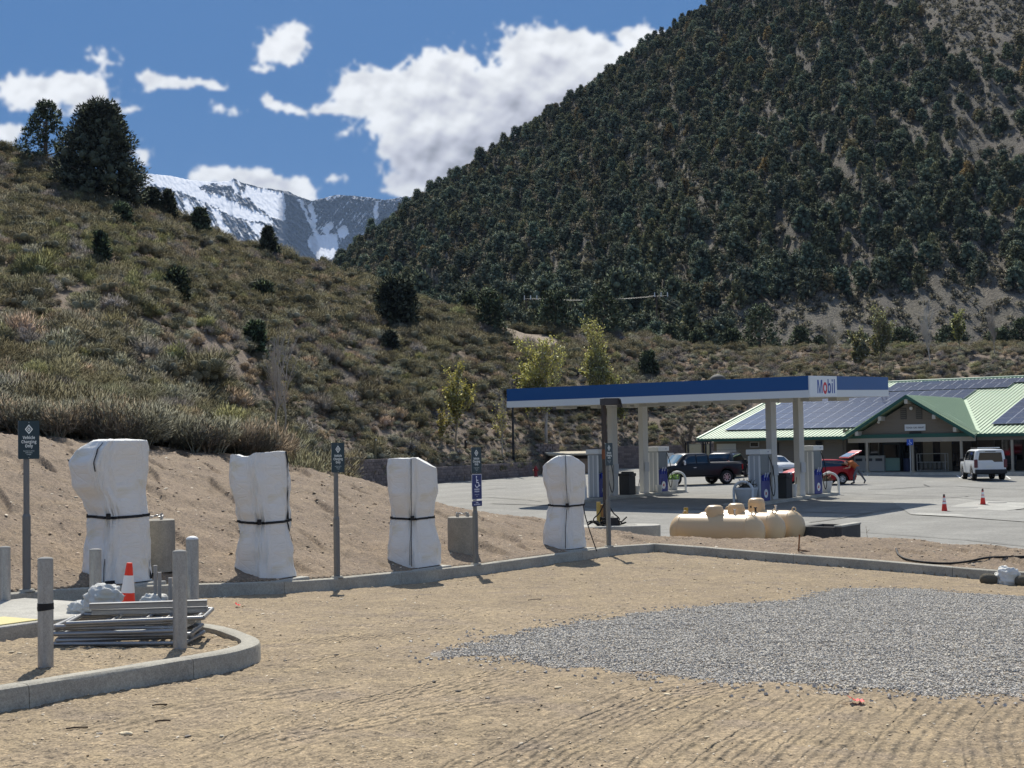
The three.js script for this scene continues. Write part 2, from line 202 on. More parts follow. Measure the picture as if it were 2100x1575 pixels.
// the near yard has a relief map of its own: grain, scuffs and tyre treads, 12 m x 12 m
const YX = -5.6, YD = 5.2, YS = 12.4;
const yardBump = (() => {
  const W = 2048, h = new Float32Array(W * W), m = W / YS;
  for (const [ti, L] of tracks.entries()) {
    const wid = [0.21, 0.24, 0.18][ti % 3], ribs = [70, 95, 84][ti % 3];
    for (let i = 0; i < 200; i++) { const p = L[i], q = L[i + 1], dx = q[0] - p[0], dd = q[1] - p[1], l = Math.hypot(dx, dd), n = Math.ceil(l / 0.004); for (let k = 0; k < n; k++) { const al = i * l + k * l / n, fade = clamp(0.9 + 0.5 * n2(al * 0.6, ti * 3.3)) * sstep(0, 0.5, i / 30) * sstep(200, 170, i); if (fade <= 0) continue; for (let s = -wid - 0.05; s <= wid + 0.05; s += 0.0045) { const x = p[0] + dx * k / n - dd / l * s, d = p[1] + dd * k / n + dx / l * s, u = (x - YX) * m | 0, v = (d - YD) * m | 0; if (u < 0 || v < 0 || u >= W || v >= W) continue; const e = sstep(wid, wid - 0.02, Math.abs(s)), berm = sstep(wid + 0.05, wid + 0.01, Math.abs(s)) * (1 - e); h[v * W + u] = fade * (e * (-0.16 + 0.16 * Math.cos(s * ribs) + 0.03 * Math.sin(al * 60 + Math.abs(s) * 30)) + 0.14 * berm); } } }
  }
  return tex(W, W, (x, y) => { const X = YX + x / m, D = YD + y / m, i = ((D / 2.6 * 1024 | 0) & 1023) * 1024 + ((X / 2.6 * 1024 | 0) & 1023), g = 0.5 * (N2[i] - 0.5) + 0.42 * (N3[i] - 0.5) + 0.24 * Math.abs(speck[i]), sc = 0.2 * n2(X * 5, D * 9) * sstep(0.1, 0.6, n2(X * 1.1 + 7, D * 1.1)) + 0.1 * n2(X * 13, D * 15), t = h[y * W + x], v = 0.5 + (t ? 0.2 : 0.42) * g + 0.95 * t + 0.5 * sc * (t ? 0.2 : 1); return [v, v, v]; }, false);
})();
const dirtMat = std(lin(1, 1, 1), 0.97, { map: setRep(dirtMap, 1 / 2.6), bumpMap: setRep(dirtBump, 1 / 2.6), bumpScale: 0.022, vertexColors: true });
const concrete = (hex, o = {}) => std(C(hex), 0.9, { map: setRep(greyMap, 1 / 1.7), bumpMap: setRep(dirtBump, 1 / 0.8), bumpScale: 0.0016, ...o });
const kerbMat = concrete('#cdc6b5'), slabMat = concrete('#d8d3c6');

// ---------------------------------------------------------------- ground sheets
function sheet(cols, rows, f, keep) {      // f(i, j) -> { p: [x, y, z], c?: [r, g, b] } ; skips cells whose corner says skip
  const pos = new Float32Array(cols * rows * 3), col = new Float32Array(cols * rows * 3), uv = new Float32Array(cols * rows * 2), skip = new Uint8Array(cols * rows), idx = [];
  for (let j = 0, k = 0; j < rows; j++) for (let i = 0; i < cols; i++, k++) { const v = f(i, j); pos.set(v.p, k * 3); if (v.c) col.set(v.c, k * 3); uv.set([v.p[0], v.p[2]], k * 2); skip[k] = v.skip ? 1 : 0; }
  for (let j = 0; j < rows - 1; j++) for (let i = 0; i < cols - 1; i++) { const a = j * cols + i, b = a + 1, c = a + cols, d = c + 1; if (skip[a] + skip[b] + skip[c] + skip[d] < 4 && (!keep || keep(i, j))) idx.push(a, b, c, b, d, c); }
  const g = new THREE.BufferGeometry(); g.setAttribute('position', new THREE.BufferAttribute(pos, 3)); g.setAttribute('color', new THREE.BufferAttribute(col, 3)); g.setAttribute('uv', new THREE.BufferAttribute(uv, 2)); g.setIndex(idx); g.computeVertexNormals(); return g;
}
struct('ground', at(new THREE.CircleGeometry(20000, 96), 0, -3.6, 0, -Math.PI / 2), std(lin(0.25, 0.21, 0.15), 1));
{
  const cols = []; for (let x = -1100; x < -60; x += 40) cols.push(x); for (let x = -60; x < 2160; x += 3.7) cols.push(x); for (let x = 2160; x < 3300; x += 40) cols.push(x);
  const rows = []; for (let D = 3.2; D < 48; D *= 1.0052) rows.push(D);
  const vert = new Map(), near = (i, j) => { const D = rows[j], X = (cols[i] - 1050) / F * D; return X > YX + 0.1 && X < YX + YS - 0.2 && D > YD + 0.1 && D < YD + YS - 0.2; };
  const land = (i, j) => {
    const D = rows[j], X = (cols[i] - 1050) / F * D, [h, kind] = dirtAt(X, D), a = fbm(X * 0.35 + 9, D * 0.35, 3), b = fbm(X * 1.6, D * 1.9 + 5, 2), moist = sstep(0.22, 0.5, fbm(X * 0.8 - 4, D * 0.8 + 2, 3));
    const c = kind === 1 ? [0.42, 0.32, 0.217] : [0.5, 0.392, 0.245], v = 1 + 0.16 * a + 0.14 * b;
    const g = kind === 1 ? 0 : 0.5 * moist;
    if (kind === 0 && X > -2.5 && D > 8 && D < 24 && inPoly(X + 0.2 * n2(X * 1.7, D * 1.7), D + 0.2 * n2(X * 1.7 + 9, D * 1.7), gravelEdge)) { c[0] = 0.52; c[1] = 0.48; c[2] = 0.42; }
    return { p: [X, h, -D], c: [lerp(c[0], 0.4, g) * v, lerp(c[1], 0.32, g) * v, lerp(c[2], 0.235, g) * v] };
  }, memo = (i, j) => { const k = j * 4096 + i; if (!vert.has(k)) vert.set(k, land(i, j)); return vert.get(k); };
  struct('dirt_ground', sheet(cols.length, rows.length, memo, (i, j) => !near(i, j)), dirtMat);
  const yb = yardBump; yb.wrapS = yb.wrapT = THREE.ClampToEdgeWrapping; yb.repeat.set(1 / YS, -1 / YS); yb.offset.set(-YX / YS, -YD / YS); const ym = dirtMat.clone(); ym.bumpMap = yb; ym.bumpScale = 0.06;
  struct('sandy_yard', sheet(cols.length, rows.length, memo, near), ym);
}
// the paved lot of the filling station
const wallLine = [[-17, 70], [-14, 78], [-10.4, 86], [-5.2, 97], [-1.6, 104.5], [1.5, 111]];
const lotPoly = [[-40, 20], [-3.5, 33], [-7, 42], [-11, 56], ...wallLine.slice(1), [5, 120], [9.2, 121.5], [17.5, 121], [24, 133], [60, 133], [110, 120], [110, 10], [-40, 10]];
const lotMat = concrete('#a8a59d', { map: setRep(greyMap, 1 / 6), bumpScale: 0.004 });
struct('paved_lot', sheet(110, 90, (i, j) => { const X = lerp(-30, 100, i / 109), D = lerp(30, 134, j / 89); return { p: [X, lotH(X, D), -D] }; }), lotMat);

// ---------------------------------------------------------------- hillside on the left and the terrace behind the store
const hillCols = [[-500, [[870, 30], [740, 50], [560, 80], [400, 110], [200, 150]]], [-200, [[880, 32], [770, 50], [640, 75], [500, 102], [330, 140], [240, 155]]],
  [0, [[890, 34], [800, 48], [700, 66], [600, 85], [500, 105], [405, 127], [312, 152]]], [250, [[925, 37], [850, 50], [750, 66], [650, 84], [550, 104], [458, 128], [402, 150]]],
  [450, [[945, 46], [880, 56], [790, 70], [690, 90], [596, 112], [496, 150]]], [540, [[942, 66], [880, 76], [800, 88], [700, 104], [606, 126], [526, 157]]], [660, [[935, 86], [870, 94], [780, 104], [690, 120], [606, 142], [562, 165]]],
  [860, [[932, 98], [880, 104], [800, 114], [720, 130], [656, 145], [624, 160]]], [1000, [[950, 107], [905, 111], [860, 117], [780, 127], [720, 139], [675, 152]]], [1100, [[915, 117], [870, 123], [780, 137], [720, 151], [692, 170]]],
  [1300, [[905, 125], [830, 136], [765, 152], [702, 182]]], [1430, [[895, 128], [835, 140], [775, 155], [722, 186]]], [1600, [[840, 142], [775, 157], [722, 188]]], [1800, [[780, 156], [716, 190]]], [2100, [[775, 152], [716, 190]]], [2500, [[775, 148], [716, 190]]]];
const hillPts = [];
for (const [x, L] of hillCols) { for (const [y, D] of L) { const p = pix(x, y, D); hillPts.push([p.x, D, p.y]); } const [y, D] = L[L.length - 1], p = pix(x, y, D); hillPts.push([p.x * 1.12, D * 1.16, p.y - (x < 1050 ? 3 : 0)], [p.x * 1.3, D * 1.4, p.y - (x < 900 ? 12 : 1)]); }
for (const [X, D] of [[26, 134], [45, 134], [70, 128]]) hillPts.push([X, D, -0.4]);
const hillBase = spline(hillPts, 2e-3);
const hillH = (X, D) => hillBase(X, D) + 0.45 * fbm(X * 0.06, D * 0.06, 3) + 0.16 * fbm(X * 0.3, D * 0.3, 3) + 0.05 * n2(X * 1.4, D * 1.4);
const hillMat = std(lin(1, 1, 1), 1, { map: setRep(dirtMap, 1 / 5), bumpMap: setRep(dirtBump, 1 / 5), bumpScale: 0.06, vertexColors: true });
{
  const cols = []; for (let x = -900; x < 3000; x += 11) cols.push(x);
  const rows = []; for (let D = 29; D < 250; D *= 1.0105) rows.push(D);
  struct('brushy_hillside', sheet(cols.length, rows.length, (i, j) => {
    const D = rows[j], X = (cols[i] - 1050) / F * D, skip = inPoly(X, D, lotPoly), v = 1 + 0.25 * fbm(X * 0.2, D * 0.2, 3), grass = sstep(6.5, 3, Math.hypot(X - 1.4, (D - 158) * 0.6) + 2 * n2(X * 0.4, D * 0.4)), pale = Math.max(grass * 1.25, sstep(0.15, 0.4, fbm(X * 0.07 + 3, D * 0.07, 3)) * sstep(90, 130, D));
    return { p: [X, skip ? -3.2 : hillH(X, D), -D], c: [lerp(0.38, 0.56, pale) * v, lerp(0.3, 0.45, pale) * v, lerp(0.22, 0.325, pale) * v], skip };
  }), hillMat);
}

// ---------------------------------------------------------------- wooded mountain on the right: a surface between a foot line and a ridge line
const curveOf = (L) => new THREE.CatmullRomCurve3(L.map(([x, y, D]) => pix(x, y, D)), false, 'centripetal');
const foot = curveOf([[420, 640, 330], [560, 620, 320], [700, 600, 305], [900, 636, 285], [1100, 655, 262], [1300, 690, 244], [1500, 702, 236], [1800, 712, 232], [2100, 714, 232], [2500, 718, 232], [2900, 720, 236]]);
const ridge = curveOf([[540, 640, 400], [620, 585, 410], [690, 537, 420], [850, 412, 450], [1100, 248, 490], [1280, 122, 520], [1450, 6, 550], [1640, -130, 585], [1850, -270, 630], [2150, -470, 690], [2500, -640, 740]]);
const footP = foot.getPoints(240), ridgeP = ridge.getPoints(240);
function mountain(s, t) {
  const k = clamp(s) * 239.999, i = k | 0, f = k - i, a = footP[i].clone().lerp(footP[i + 1], f), b = ridgeP[i].clone().lerp(ridgeP[i + 1], f), p = a.clone().lerp(b, Math.min(t, 1));
  const h = b.y - a.y; p.y = a.y + h * (0.86 * Math.min(t, 1) + 0.14 * Math.min(t, 1) ** 2);
  if (t < 0) { p.y = a.y + 70 * t; p.z -= 60 * t; p.z += 0; }
  if (t > 1) { p.addScaledVector(V(0.25, -0.55, -0.8), (t - 1) * 260); }
  const w = sstep(0, 0.15, t) * sstep(1.05, 0.85, t) * 0.85 + 0.15, u = s * 40;
  p.y += w * (5 * fbm(u * 0.42 + t * 1.2, t * 2.4 + 3, 3) - 4.5 * Math.abs(n2(u * 0.5 + t * 2.6, t * 0.8)) + 1.6 * fbm(u * 3, t * 22, 2));
  return p;
}
{
  const g = sheet(300, 150, (i, j) => { const s = i / 299, t = -0.4 + 1.66 * j / 149, p = mountain(s, t), v = 1 + 0.3 * fbm(s * 90, t * 60, 3), rock = sstep(0.25, 0.5, fbm(s * 30 + 8, t * 18, 3)); return { p: [p.x, p.y, p.z], c: [lerp(0.26, 0.32, rock) * v, lerp(0.24, 0.28, rock) * v, lerp(0.19, 0.235, rock) * v] }; });
  struct('wooded_mountain', g, std(lin(1, 1, 1), 1, { map: setRep(dirtMap, 1 / 30), bumpMap: setRep(dirtBump, 1 / 30), bumpScale: 0.7, vertexColors: true }));
}

// ---------------------------------------------------------------- far snowy range
{
  const rl = curve1([150, 285, 300, 345, 395, 440, 470, 478, 500, 545, 590, 612, 640, 655, 690, 720, 750, 790, 830, 900, 1000, 1200], [372, 364, 356, 360, 370, 374, 371, 365, 376, 386, 392, 403, 412, 408, 400, 401, 404, 410, 403, 406, 412, 420]);
  const S = [[[280, 350], [400, 362], [478, 360], [474, 380], [440, 384], [412, 386], [380, 396], [340, 388], [300, 372]], [[330, 374], [392, 372], [430, 392], [500, 422], [552, 446], [556, 458], [520, 454], [476, 444], [420, 414], [380, 396]], [[340, 400], [352, 398], [366, 440], [372, 470], [360, 462], [350, 436]], [[372, 404], [384, 404], [398, 440], [410, 470], [398, 468], [384, 440]], [[430, 424], [446, 430], [470, 470], [486, 500], [470, 494], [446, 460]], [[505, 452], [540, 462], [556, 480], [548, 496], [530, 486], [514, 470]], [[505, 378], [545, 388], [584, 396], [586, 420], [584, 452], [560, 446], [545, 440], [520, 416], [498, 398]], [[472, 372], [480, 366], [492, 394], [482, 398]], [[610, 408], [620, 410], [634, 446], [646, 470], [658, 482], [690, 478], [694, 506], [692, 520], [668, 540], [650, 530], [630, 508], [634, 486], [644, 478], [632, 456]], [[632, 420], [640, 414], [650, 448], [648, 470], [640, 462]], [[656, 470], [680, 452], [686, 462], [672, 484]], [[690, 470], [708, 460], [718, 480], [704, 490], [694, 486]], [[768, 412], [778, 412], [774, 450], [764, 452]]];
  const snowAt = (x, y) => {
    const wx = x + 5 * fbm(x / 20, y / 20, 4), wy = y + 4 * fbm(x / 22 + 9, y / 22, 3);
    let s = 0; for (const P of S) if (inPoly(wx, wy, P)) s = 1;
    const r = rl(x), low = y - r;
    const streak = x < 610 ? n2((x - 0.62 * y) / 9, (y + 0.3 * x) / 60) + 0.55 * n2((x - 0.5 * y) / 4, y / 26) : n2(x / 8 + 0.1 * y, y / 55) + 0.5 * n2(x / 3.6, y / 22);
    const cut = x < 420 ? 0.1 : x < 610 ? 0.36 : 0.58;
    s = Math.max(s, sstep(cut, cut + 0.25, streak - (x > 570 && x < 640 ? 0.9 : 0) + (low < 6 && x > 660 ? 0.5 : 0)));
    if (inPoly(wx, wy, [[408, 386], [430, 376], [474, 380], [478, 392], [450, 394], [425, 398]])) s = Math.min(s, sstep(0.2, 0.5, n2(x / 7, y / 4)));
    return s;
  };
  const nc = 560, nr = 210, deep = [];
  for (let i = 0; i < nc; i++) { const x = 150 + i * 1.45, r = rl(x) + 1.3 * fbm(x / 9, 2, 3); let D = 7200; deep.push([]); for (let j = 0; j < nr; j++) { const y = r + j * (575 - r) / (nr - 1), s = snowAt(x, y), cl = Math.max(sstep(570, 592, x) * sstep(655, 640, x) * sstep(515, 480, y), sstep(632, 650, x) * sstep(490, 462, y)), sl = (lerp(23, 58, cl) + 4 * (1 - s) * (1 - cl)) * Math.PI / 180; if (j) D -= (D / F) * ((575 - r) / (nr - 1)) / Math.tan(sl); deep[i].push([x, y, D, s]); } }
  for (let k = 0; k < 8; k++) for (let i = 1; i < nc - 1; i++) for (let j = 1; j < nr; j++) deep[i][j][2] = (deep[i - 1][j][2] + 2 * deep[i][j][2] + deep[i + 1][j][2]) / 4;
  const g = sheet(nc, nr + 1, (i, j) => { if (j === 0) { const [x, y, D] = deep[i][0], p = pix(x, y + 10, D + 900); return { p: [p.x, p.y, p.z], c: [0.7, 0.7, 0.7] }; } const [x, y, D, s] = deep[i][j - 1], p = pix(x, y, D + lerp(60, 8, s) * fbm(x / 10 - y / 18, y / 16, 4)), v = 1 + 0.3 * fbm(x / 6, y / 6, 3); return { p: [p.x, p.y, p.z], c: [lerp(0.12 * v, 0.92, s), lerp(0.125 * v, 0.92, s), lerp(0.14 * v, 0.92, s)] }; });
  struct('snowy_mountain', g, std(lin(1, 1, 1), 0.9, { vertexColors: true }));
}

// ---------------------------------------------------------------- plants
// leaf-sized faces gathered as flat arrays
class Leaves {
  constructor() { this.p = []; this.n = []; this.c = []; }
  tri(a, b, c, n, col) { this.p.push(...a, ...b, ...c); for (let i = 0; i < 3; i++) { this.n.push(n.x, n.y, n.z); this.c.push(...col); } }
  geo() { const g = new THREE.BufferGeometry(); g.setAttribute('position', new THREE.BufferAttribute(new Float32Array(this.p), 3)); g.setAttribute('normal', new THREE.BufferAttribute(new Float32Array(this.n), 3)); g.setAttribute('color', new THREE.BufferAttribute(new Float32Array(this.c), 3)); g.setAttribute('uv', new THREE.BufferAttribute(new Float32Array(this.p.length / 3 * 2), 2)); return g; }
  // a tuft: spiky triangle from o along d
  spike(o, d, len, w, out, col, r) { const s = V(r() - 0.5, r() - 0.5, r() - 0.5).cross(d).normalize().multiplyScalar(w / 2), n = out.clone().multiplyScalar(0.75).add(V(r() - 0.5, r() - 0.5, r() - 0.5)).normalize(); this.tri([o.x - s.x, o.y - s.y, o.z - s.z], [o.x + s.x, o.y + s.y, o.z + s.z], [o.x + d.x * len, o.y + d.y * len, o.z + d.z * len], n, col); }
  blade(o, d, len, w, out, col, r) { const s = V(r() - 0.5, r() - 0.5, r() - 0.5).cross(d).normalize().multiplyScalar(w / 2), n = out.clone().multiplyScalar(0.7).add(V(r() - 0.5, r() - 0.5, r() - 0.5)).normalize(), m = o.clone().addScaledVector(d, len * 0.5), t = o.clone().addScaledVector(d, len); this.tri([o.x, o.y, o.z], [m.x + s.x, m.y + s.y, m.z + s.z], [t.x, t.y, t.z], n, col); this.tri([o.x, o.y, o.z], [t.x, t.y, t.z], [m.x - s.x, m.y - s.y, m.z - s.z], n, col); }
}
const ball = (r) => { const u = r() * 2 - 1, a = r() * 6.2832, q = Math.sqrt(1 - u * u); return V(q * Math.cos(a), u, q * Math.sin(a)); };
// evergreen crown: clumps in an envelope, each a bundle of needle tufts round a dense heart
function evergreen(seed, { h = 5, w = 4.2, clumps = 26, tufts = 46, tuft = 0.42, round = 0.55, base = 0.06, hue = [1, 1, 1], open = 0 }) {
  const r = rng(seed), L = new Leaves(), hearts = [];
  for (let k = 0; k < clumps; k++) {
    const y = base + (1 - base) * ((k + r()) / clumps) ** 0.9, env = (y < 0.3 ? 0.72 + 0.93 * y : 1) * Math.pow(Math.max(0.02, 1 - Math.max(0, y - 0.12)), round), a = k * 2.4 + r() * 1.4, rad = w / 2 * env * (0.35 + 0.62 * Math.sqrt(r())), c = V(Math.cos(a) * rad, y * h * 0.94, Math.sin(a) * rad), s = (0.16 + 0.1 * r()) * w * (0.62 + 0.5 * env) * (1 - 0.35 * open) * (clumps > 40 ? 0.72 : 1);
    const tone = 0.75 + 0.5 * r();
    if (r() > open) hearts.push(at(new THREE.IcosahedronGeometry(s * (clumps > 40 ? 0.34 : 0.5), 1).scale(1, 0.7, 1), c.x, c.y, c.z, r() * 3, r() * 3, 0));
    for (let i = 0; i < tufts; i++) { const d = ball(r); d.y = d.y * 0.8 + 0.16; const o = c.clone().addScaledVector(d, s * (0.55 + 0.3 * r())), v = tone * (0.7 + 0.6 * r()), up = d.clone().add(V((r() - 0.5) * 0.9, 0.35 * r(), (r() - 0.5) * 0.9)).normalize(); L.spike(o, up, tuft * (0.6 + 0.8 * r()), tuft * 0.55, d, [v * hue[0], v * hue[1], v * hue[2]], r); }
  }
  const hg = merge(hearts.map(clean)), hp = hg.attributes.position, hc = new Float32Array(hp.count * 3);
  for (let i = 0; i < hp.count; i++) { const q = 0.1 * n3(hp.getX(i) * 2, hp.getY(i) * 2, hp.getZ(i) * 2 + seed); hp.setXYZ(i, hp.getX(i) + q, hp.getY(i) + q, hp.getZ(i) + q); hc.set(hue, i * 3); }
  hg.setAttribute('color', new THREE.BufferAttribute(hc, 3));
  return mergeGeometries([clean(L.geo()), hg]);
}
function limbs(seed, { h = 5, r0 = 0.16, n = 7, spread = 1.2, lean = 0.1 }) { const r = rng(seed), out = [], top = V(lean * h * (r() - 0.5), h * 0.85, lean * h * (r() - 0.5)), mid = V(top.x * 0.3, h * 0.45, top.z * 0.3); out.push(rod(V(0, -0.25, 0), mid, r0, 7, r0 * 0.7), rod(mid, top, r0 * 0.7, 6, r0 * 0.2)); for (let k = 0; k < n; k++) { const t = 0.2 + 0.6 * r(), a = r() * 6.28, o = t < 0.53 ? V(0, 0, 0).lerp(mid, t / 0.53) : mid.clone().lerp(top, (t - 0.53) / 0.47), e = o.clone().add(V(Math.cos(a) * spread * (1.1 - t), 0.25 * spread, Math.sin(a) * spread * (1.1 - t))); out.push(rod(o, e, r0 * 0.35, 5, r0 * 0.1)); } return merge(out.map(clean)); }
const needleMat = std(lin(0.115, 0.135, 0.09), 0.9, { vertexColors: true });
const barkMat = std(lin(0.16, 0.125, 0.1), 1);
const pineGeo = [0, 1, 2, 3, 4, 5].map((k) => ({ crown: evergreen(40 + k, { h: 5, w: 3.6 + 0.28 * k, clumps: 26 + k, tufts: 64, tuft: 0.34, round: [0.4, 0.75, 0.5, 0.95, 0.42, 0.6][k], hue: [[1, 1, 1], [1.1, 1.05, 0.9], [0.85, 1, 1], [1.25, 1.12, 0.85], [0.9, 0.95, 0.95], [1.05, 1.1, 1]][k] }), trunk: limbs(60 + k, { h: 4.6 }) }));
const pineProto = pineGeo.map(({ crown, trunk }) => { const t = new THREE.Group(); for (const [n, g, m] of [['trunk', trunk, barkMat], ['crown', crown, needleMat]]) { const o = new THREE.Mesh(g, m); o.name = n; o.castShadow = o.receiveShadow = true; t.add(o); } t.name = 'pinyon_pine'; return t; });
function pine(kind, pos, scale, turn, label, group, name = 'pinyon_pine') { const t = pineProto[kind].clone(); t.name = numbered(name); t.position.copy(pos); t.rotation.y = turn; scale.isVector3 ? t.scale.copy(scale) : t.scale.setScalar(scale); scene.add(t); return tag(t, label, 'tree', group); }
function instanced(name, geo, mat, list, colors) { const m = new THREE.InstancedMesh(geo, mat, list.length); list.forEach((x, i) => m.setMatrixAt(i, x)); if (colors) colors.forEach((c, i) => m.setColorAt(i, c)); m.name = numbered(name); m.userData.kind = 'stuff'; m.castShadow = m.receiveShadow = true; scene.add(m); return m; }
// pines on the mountain: 260 of the largest are things, the rest one mass per kind of crown
{
  const r = rng(101), spots = [], cell = new Map();
  for (let k = 0; k < 120000 && spots.length < 6600; k++) {
    const s = 0.04 + 0.94 * r(), t = -0.12 + 1.18 * r(), p = mountain(s, t), [x, y] = toPx(p);
    const area = p.z / -420; if (r() > area * area * 0.75) continue;
    if (x < 500 || x > 2350 || y < -160) continue;
    let den = 0.86 - 0.95 * sstep(-0.02, 0.4, fbm(s * 46 + t * 9, t * 7 + 1, 3)) - 0.1 * sstep(1000, 1500, x);
    den -= 0.75 * sstep(1780, 1950, x) * sstep(170, 20, y) + 0.55 * sstep(1350, 1700, x) * sstep(560, 640, y) + 0.35 * sstep(1000, 1400, x) * sstep(600, 640, y) + 0.28 * sstep(1750, 2050, x) * sstep(420, 250, Math.abs(y - 330));
    if (x < 1250 && y < 560) den = Math.max(den, 0.66);
    if (r() > den) continue;
    const gx = Math.floor(p.x / 3.4), gz = Math.floor(p.z / 3.4); if (cell.has(gx + '_' + gz)) continue; cell.set(gx + '_' + gz, 1);
    const sc = (0.46 + 0.46 * r()) * (r() < 0.25 ? 0.6 : 1) * (r() < 0.05 ? 1.35 : 1) * lerp(1.25, 1, sstep(240, 330, -p.z));
    spots.push({ p, sc, kind: Math.floor(r() * 6), turn: r() * 6.28, size: sc * 5 / -p.z, y, x });
  }
  spots.sort((a, b) => b.size - a.size);
  let n = 0; const rest = [[], [], [], [], [], []], cols = [[], [], [], [], [], []];
  for (const q of spots) {
    q.p.y -= 0.25;
    if (n < 230 && q.x > 640 && q.x < 2090) { n++; pine(q.kind, q.p, V(q.sc, q.sc * (0.8 + 0.5 * r()), q.sc), q.turn, 'rounded dark pinyon pine on the lower slope of the wooded mountain', 'pines low on the wooded mountain'); continue; }
    const v = 0.7 + 0.75 * r() ** 1.5, w = r(); rest[q.kind].push(M4(q.p, [0, q.turn, 0], V(q.sc, q.sc * (0.8 + 0.4 * r()), q.sc))); cols[q.kind].push(new THREE.Color(v * (w < 0.05 ? 1.7 : 1), v * (w < 0.05 ? 1.15 : 1), v * (w < 0.05 ? 0.9 : 1)));
  }
  rest.forEach((L, k) => instanced('pine_forest', pineGeo[k].crown, needleMat, L, cols[k]));
}
// brush: domes of stiff twigs and leaves
function brush(seed, { w = 1.2, h = 0.9, n = 1500, len = 0.15, bw = 0.016, up = 0.6, col = [1, 1, 1], tip = [1, 1, 1], bare = 0 }) {
  const r = rng(seed), L = new Leaves(), lobes = []; for (let k = 0; k < 7; k++) { const a = r() * 6.28, q = Math.sqrt(r()) * w * 0.34; lobes.push([Math.cos(a) * q, h * (0.3 + 0.32 * r()), Math.sin(a) * q, w * (0.2 + 0.13 * r())]); }
  for (let i = 0; i < n; i++) { const [x, y, z, s] = lobes[i % 7], d = ball(r); d.y = d.y * 0.75 + 0.28; const sh = 0.66 + 0.44 * r(), o = V(x + d.x * s * sh, Math.max(0.02, y + d.y * s * sh), z + d.z * s * sh), dir = d.clone().add(V((r() - 0.5) * 0.8, up * (0.4 + r()), (r() - 0.5) * 0.8)).normalize(), q = r(), v = 0.62 + 0.75 * r(); L.blade(o, dir, len * (0.6 + 0.8 * r()), bw * (0.6 + 0.8 * r()), d.clone().add(V(0, 0.35, 0)).normalize(), [lerp(col[0], tip[0], q) * v, lerp(col[1], tip[1], q) * v, lerp(col[2], tip[2], q) * v], r); }
  const H = []; if (!bare) for (const [x, y, z, s] of lobes) H.push(clean(at(new THREE.IcosahedronGeometry(s * 0.5, 1), x, y, z, r(), r(), 0))); for (let k = 0; k < 6; k++) { const a = r() * 6.28; H.push(clean(rod(V(0, -0.1, 0), V(Math.cos(a) * w * 0.3, h * 0.5, Math.sin(a) * w * 0.3), 0.022, 4, 0.008))); }
  const hg = mergeGeometries(H), c = new Float32Array(hg.attributes.position.count * 3); for (let i = 0; i < c.length; i += 3) c.set(col, i); hg.setAttribute('color', new THREE.BufferAttribute(c, 3));
  return mergeGeometries([clean(L.geo()), hg]);
}
const brushMat = std(lin(1, 1, 1), 0.95, { vertexColors: true });
const SAGE = [0.24, 0.232, 0.165], SAGET = [0.335, 0.325, 0.24], OLIVE = [0.165, 0.15, 0.088], OLIVET = [0.26, 0.232, 0.145], TAN = [0.29, 0.225, 0.155], TANT = [0.45, 0.35, 0.245], WIL = [0.21, 0.215, 0.1], WILT = [0.33, 0.33, 0.155], GREY = [0.22, 0.2, 0.178], GREYT = [0.34, 0.305, 0.275];
const brushKinds = [
  ['sagebrush', 'grey-green sagebrush on the left hillside', [brush(1, { col: SAGE, tip: SAGET }), brush(2, { col: SAGE, tip: SAGET, w: 1.35, h: 0.8 }), brush(3, { col: [0.19, 0.188, 0.115], tip: SAGET, w: 1.1, h: 0.95 })]],
  ['bitterbrush', 'dark olive bitterbrush on the left hillside', [brush(4, { col: OLIVE, tip: OLIVET, w: 1.6, h: 1.25, len: 0.18, n: 1900 }), brush(5, { col: OLIVE, tip: [0.21, 0.2, 0.11], w: 1.5, h: 1.1, n: 1800 })]],
  ['dry_shrub', 'tan dry-tipped shrub on the left hillside', [brush(6, { col: TAN, tip: TANT, w: 1.1, h: 0.75, len: 0.18, up: 0.9, bw: 0.014 }), brush(7, { col: GREY, tip: GREYT, w: 1.2, h: 0.9, len: 0.22, up: 0.8, bw: 0.011 })]],
  ['desert_peach', 'yellow-green leafy shrub on the left hillside', [brush(8, { col: WIL, tip: WILT, w: 1.7, h: 1.35, len: 0.24, up: 0.9, bw: 0.02, n: 1900 })]],
];
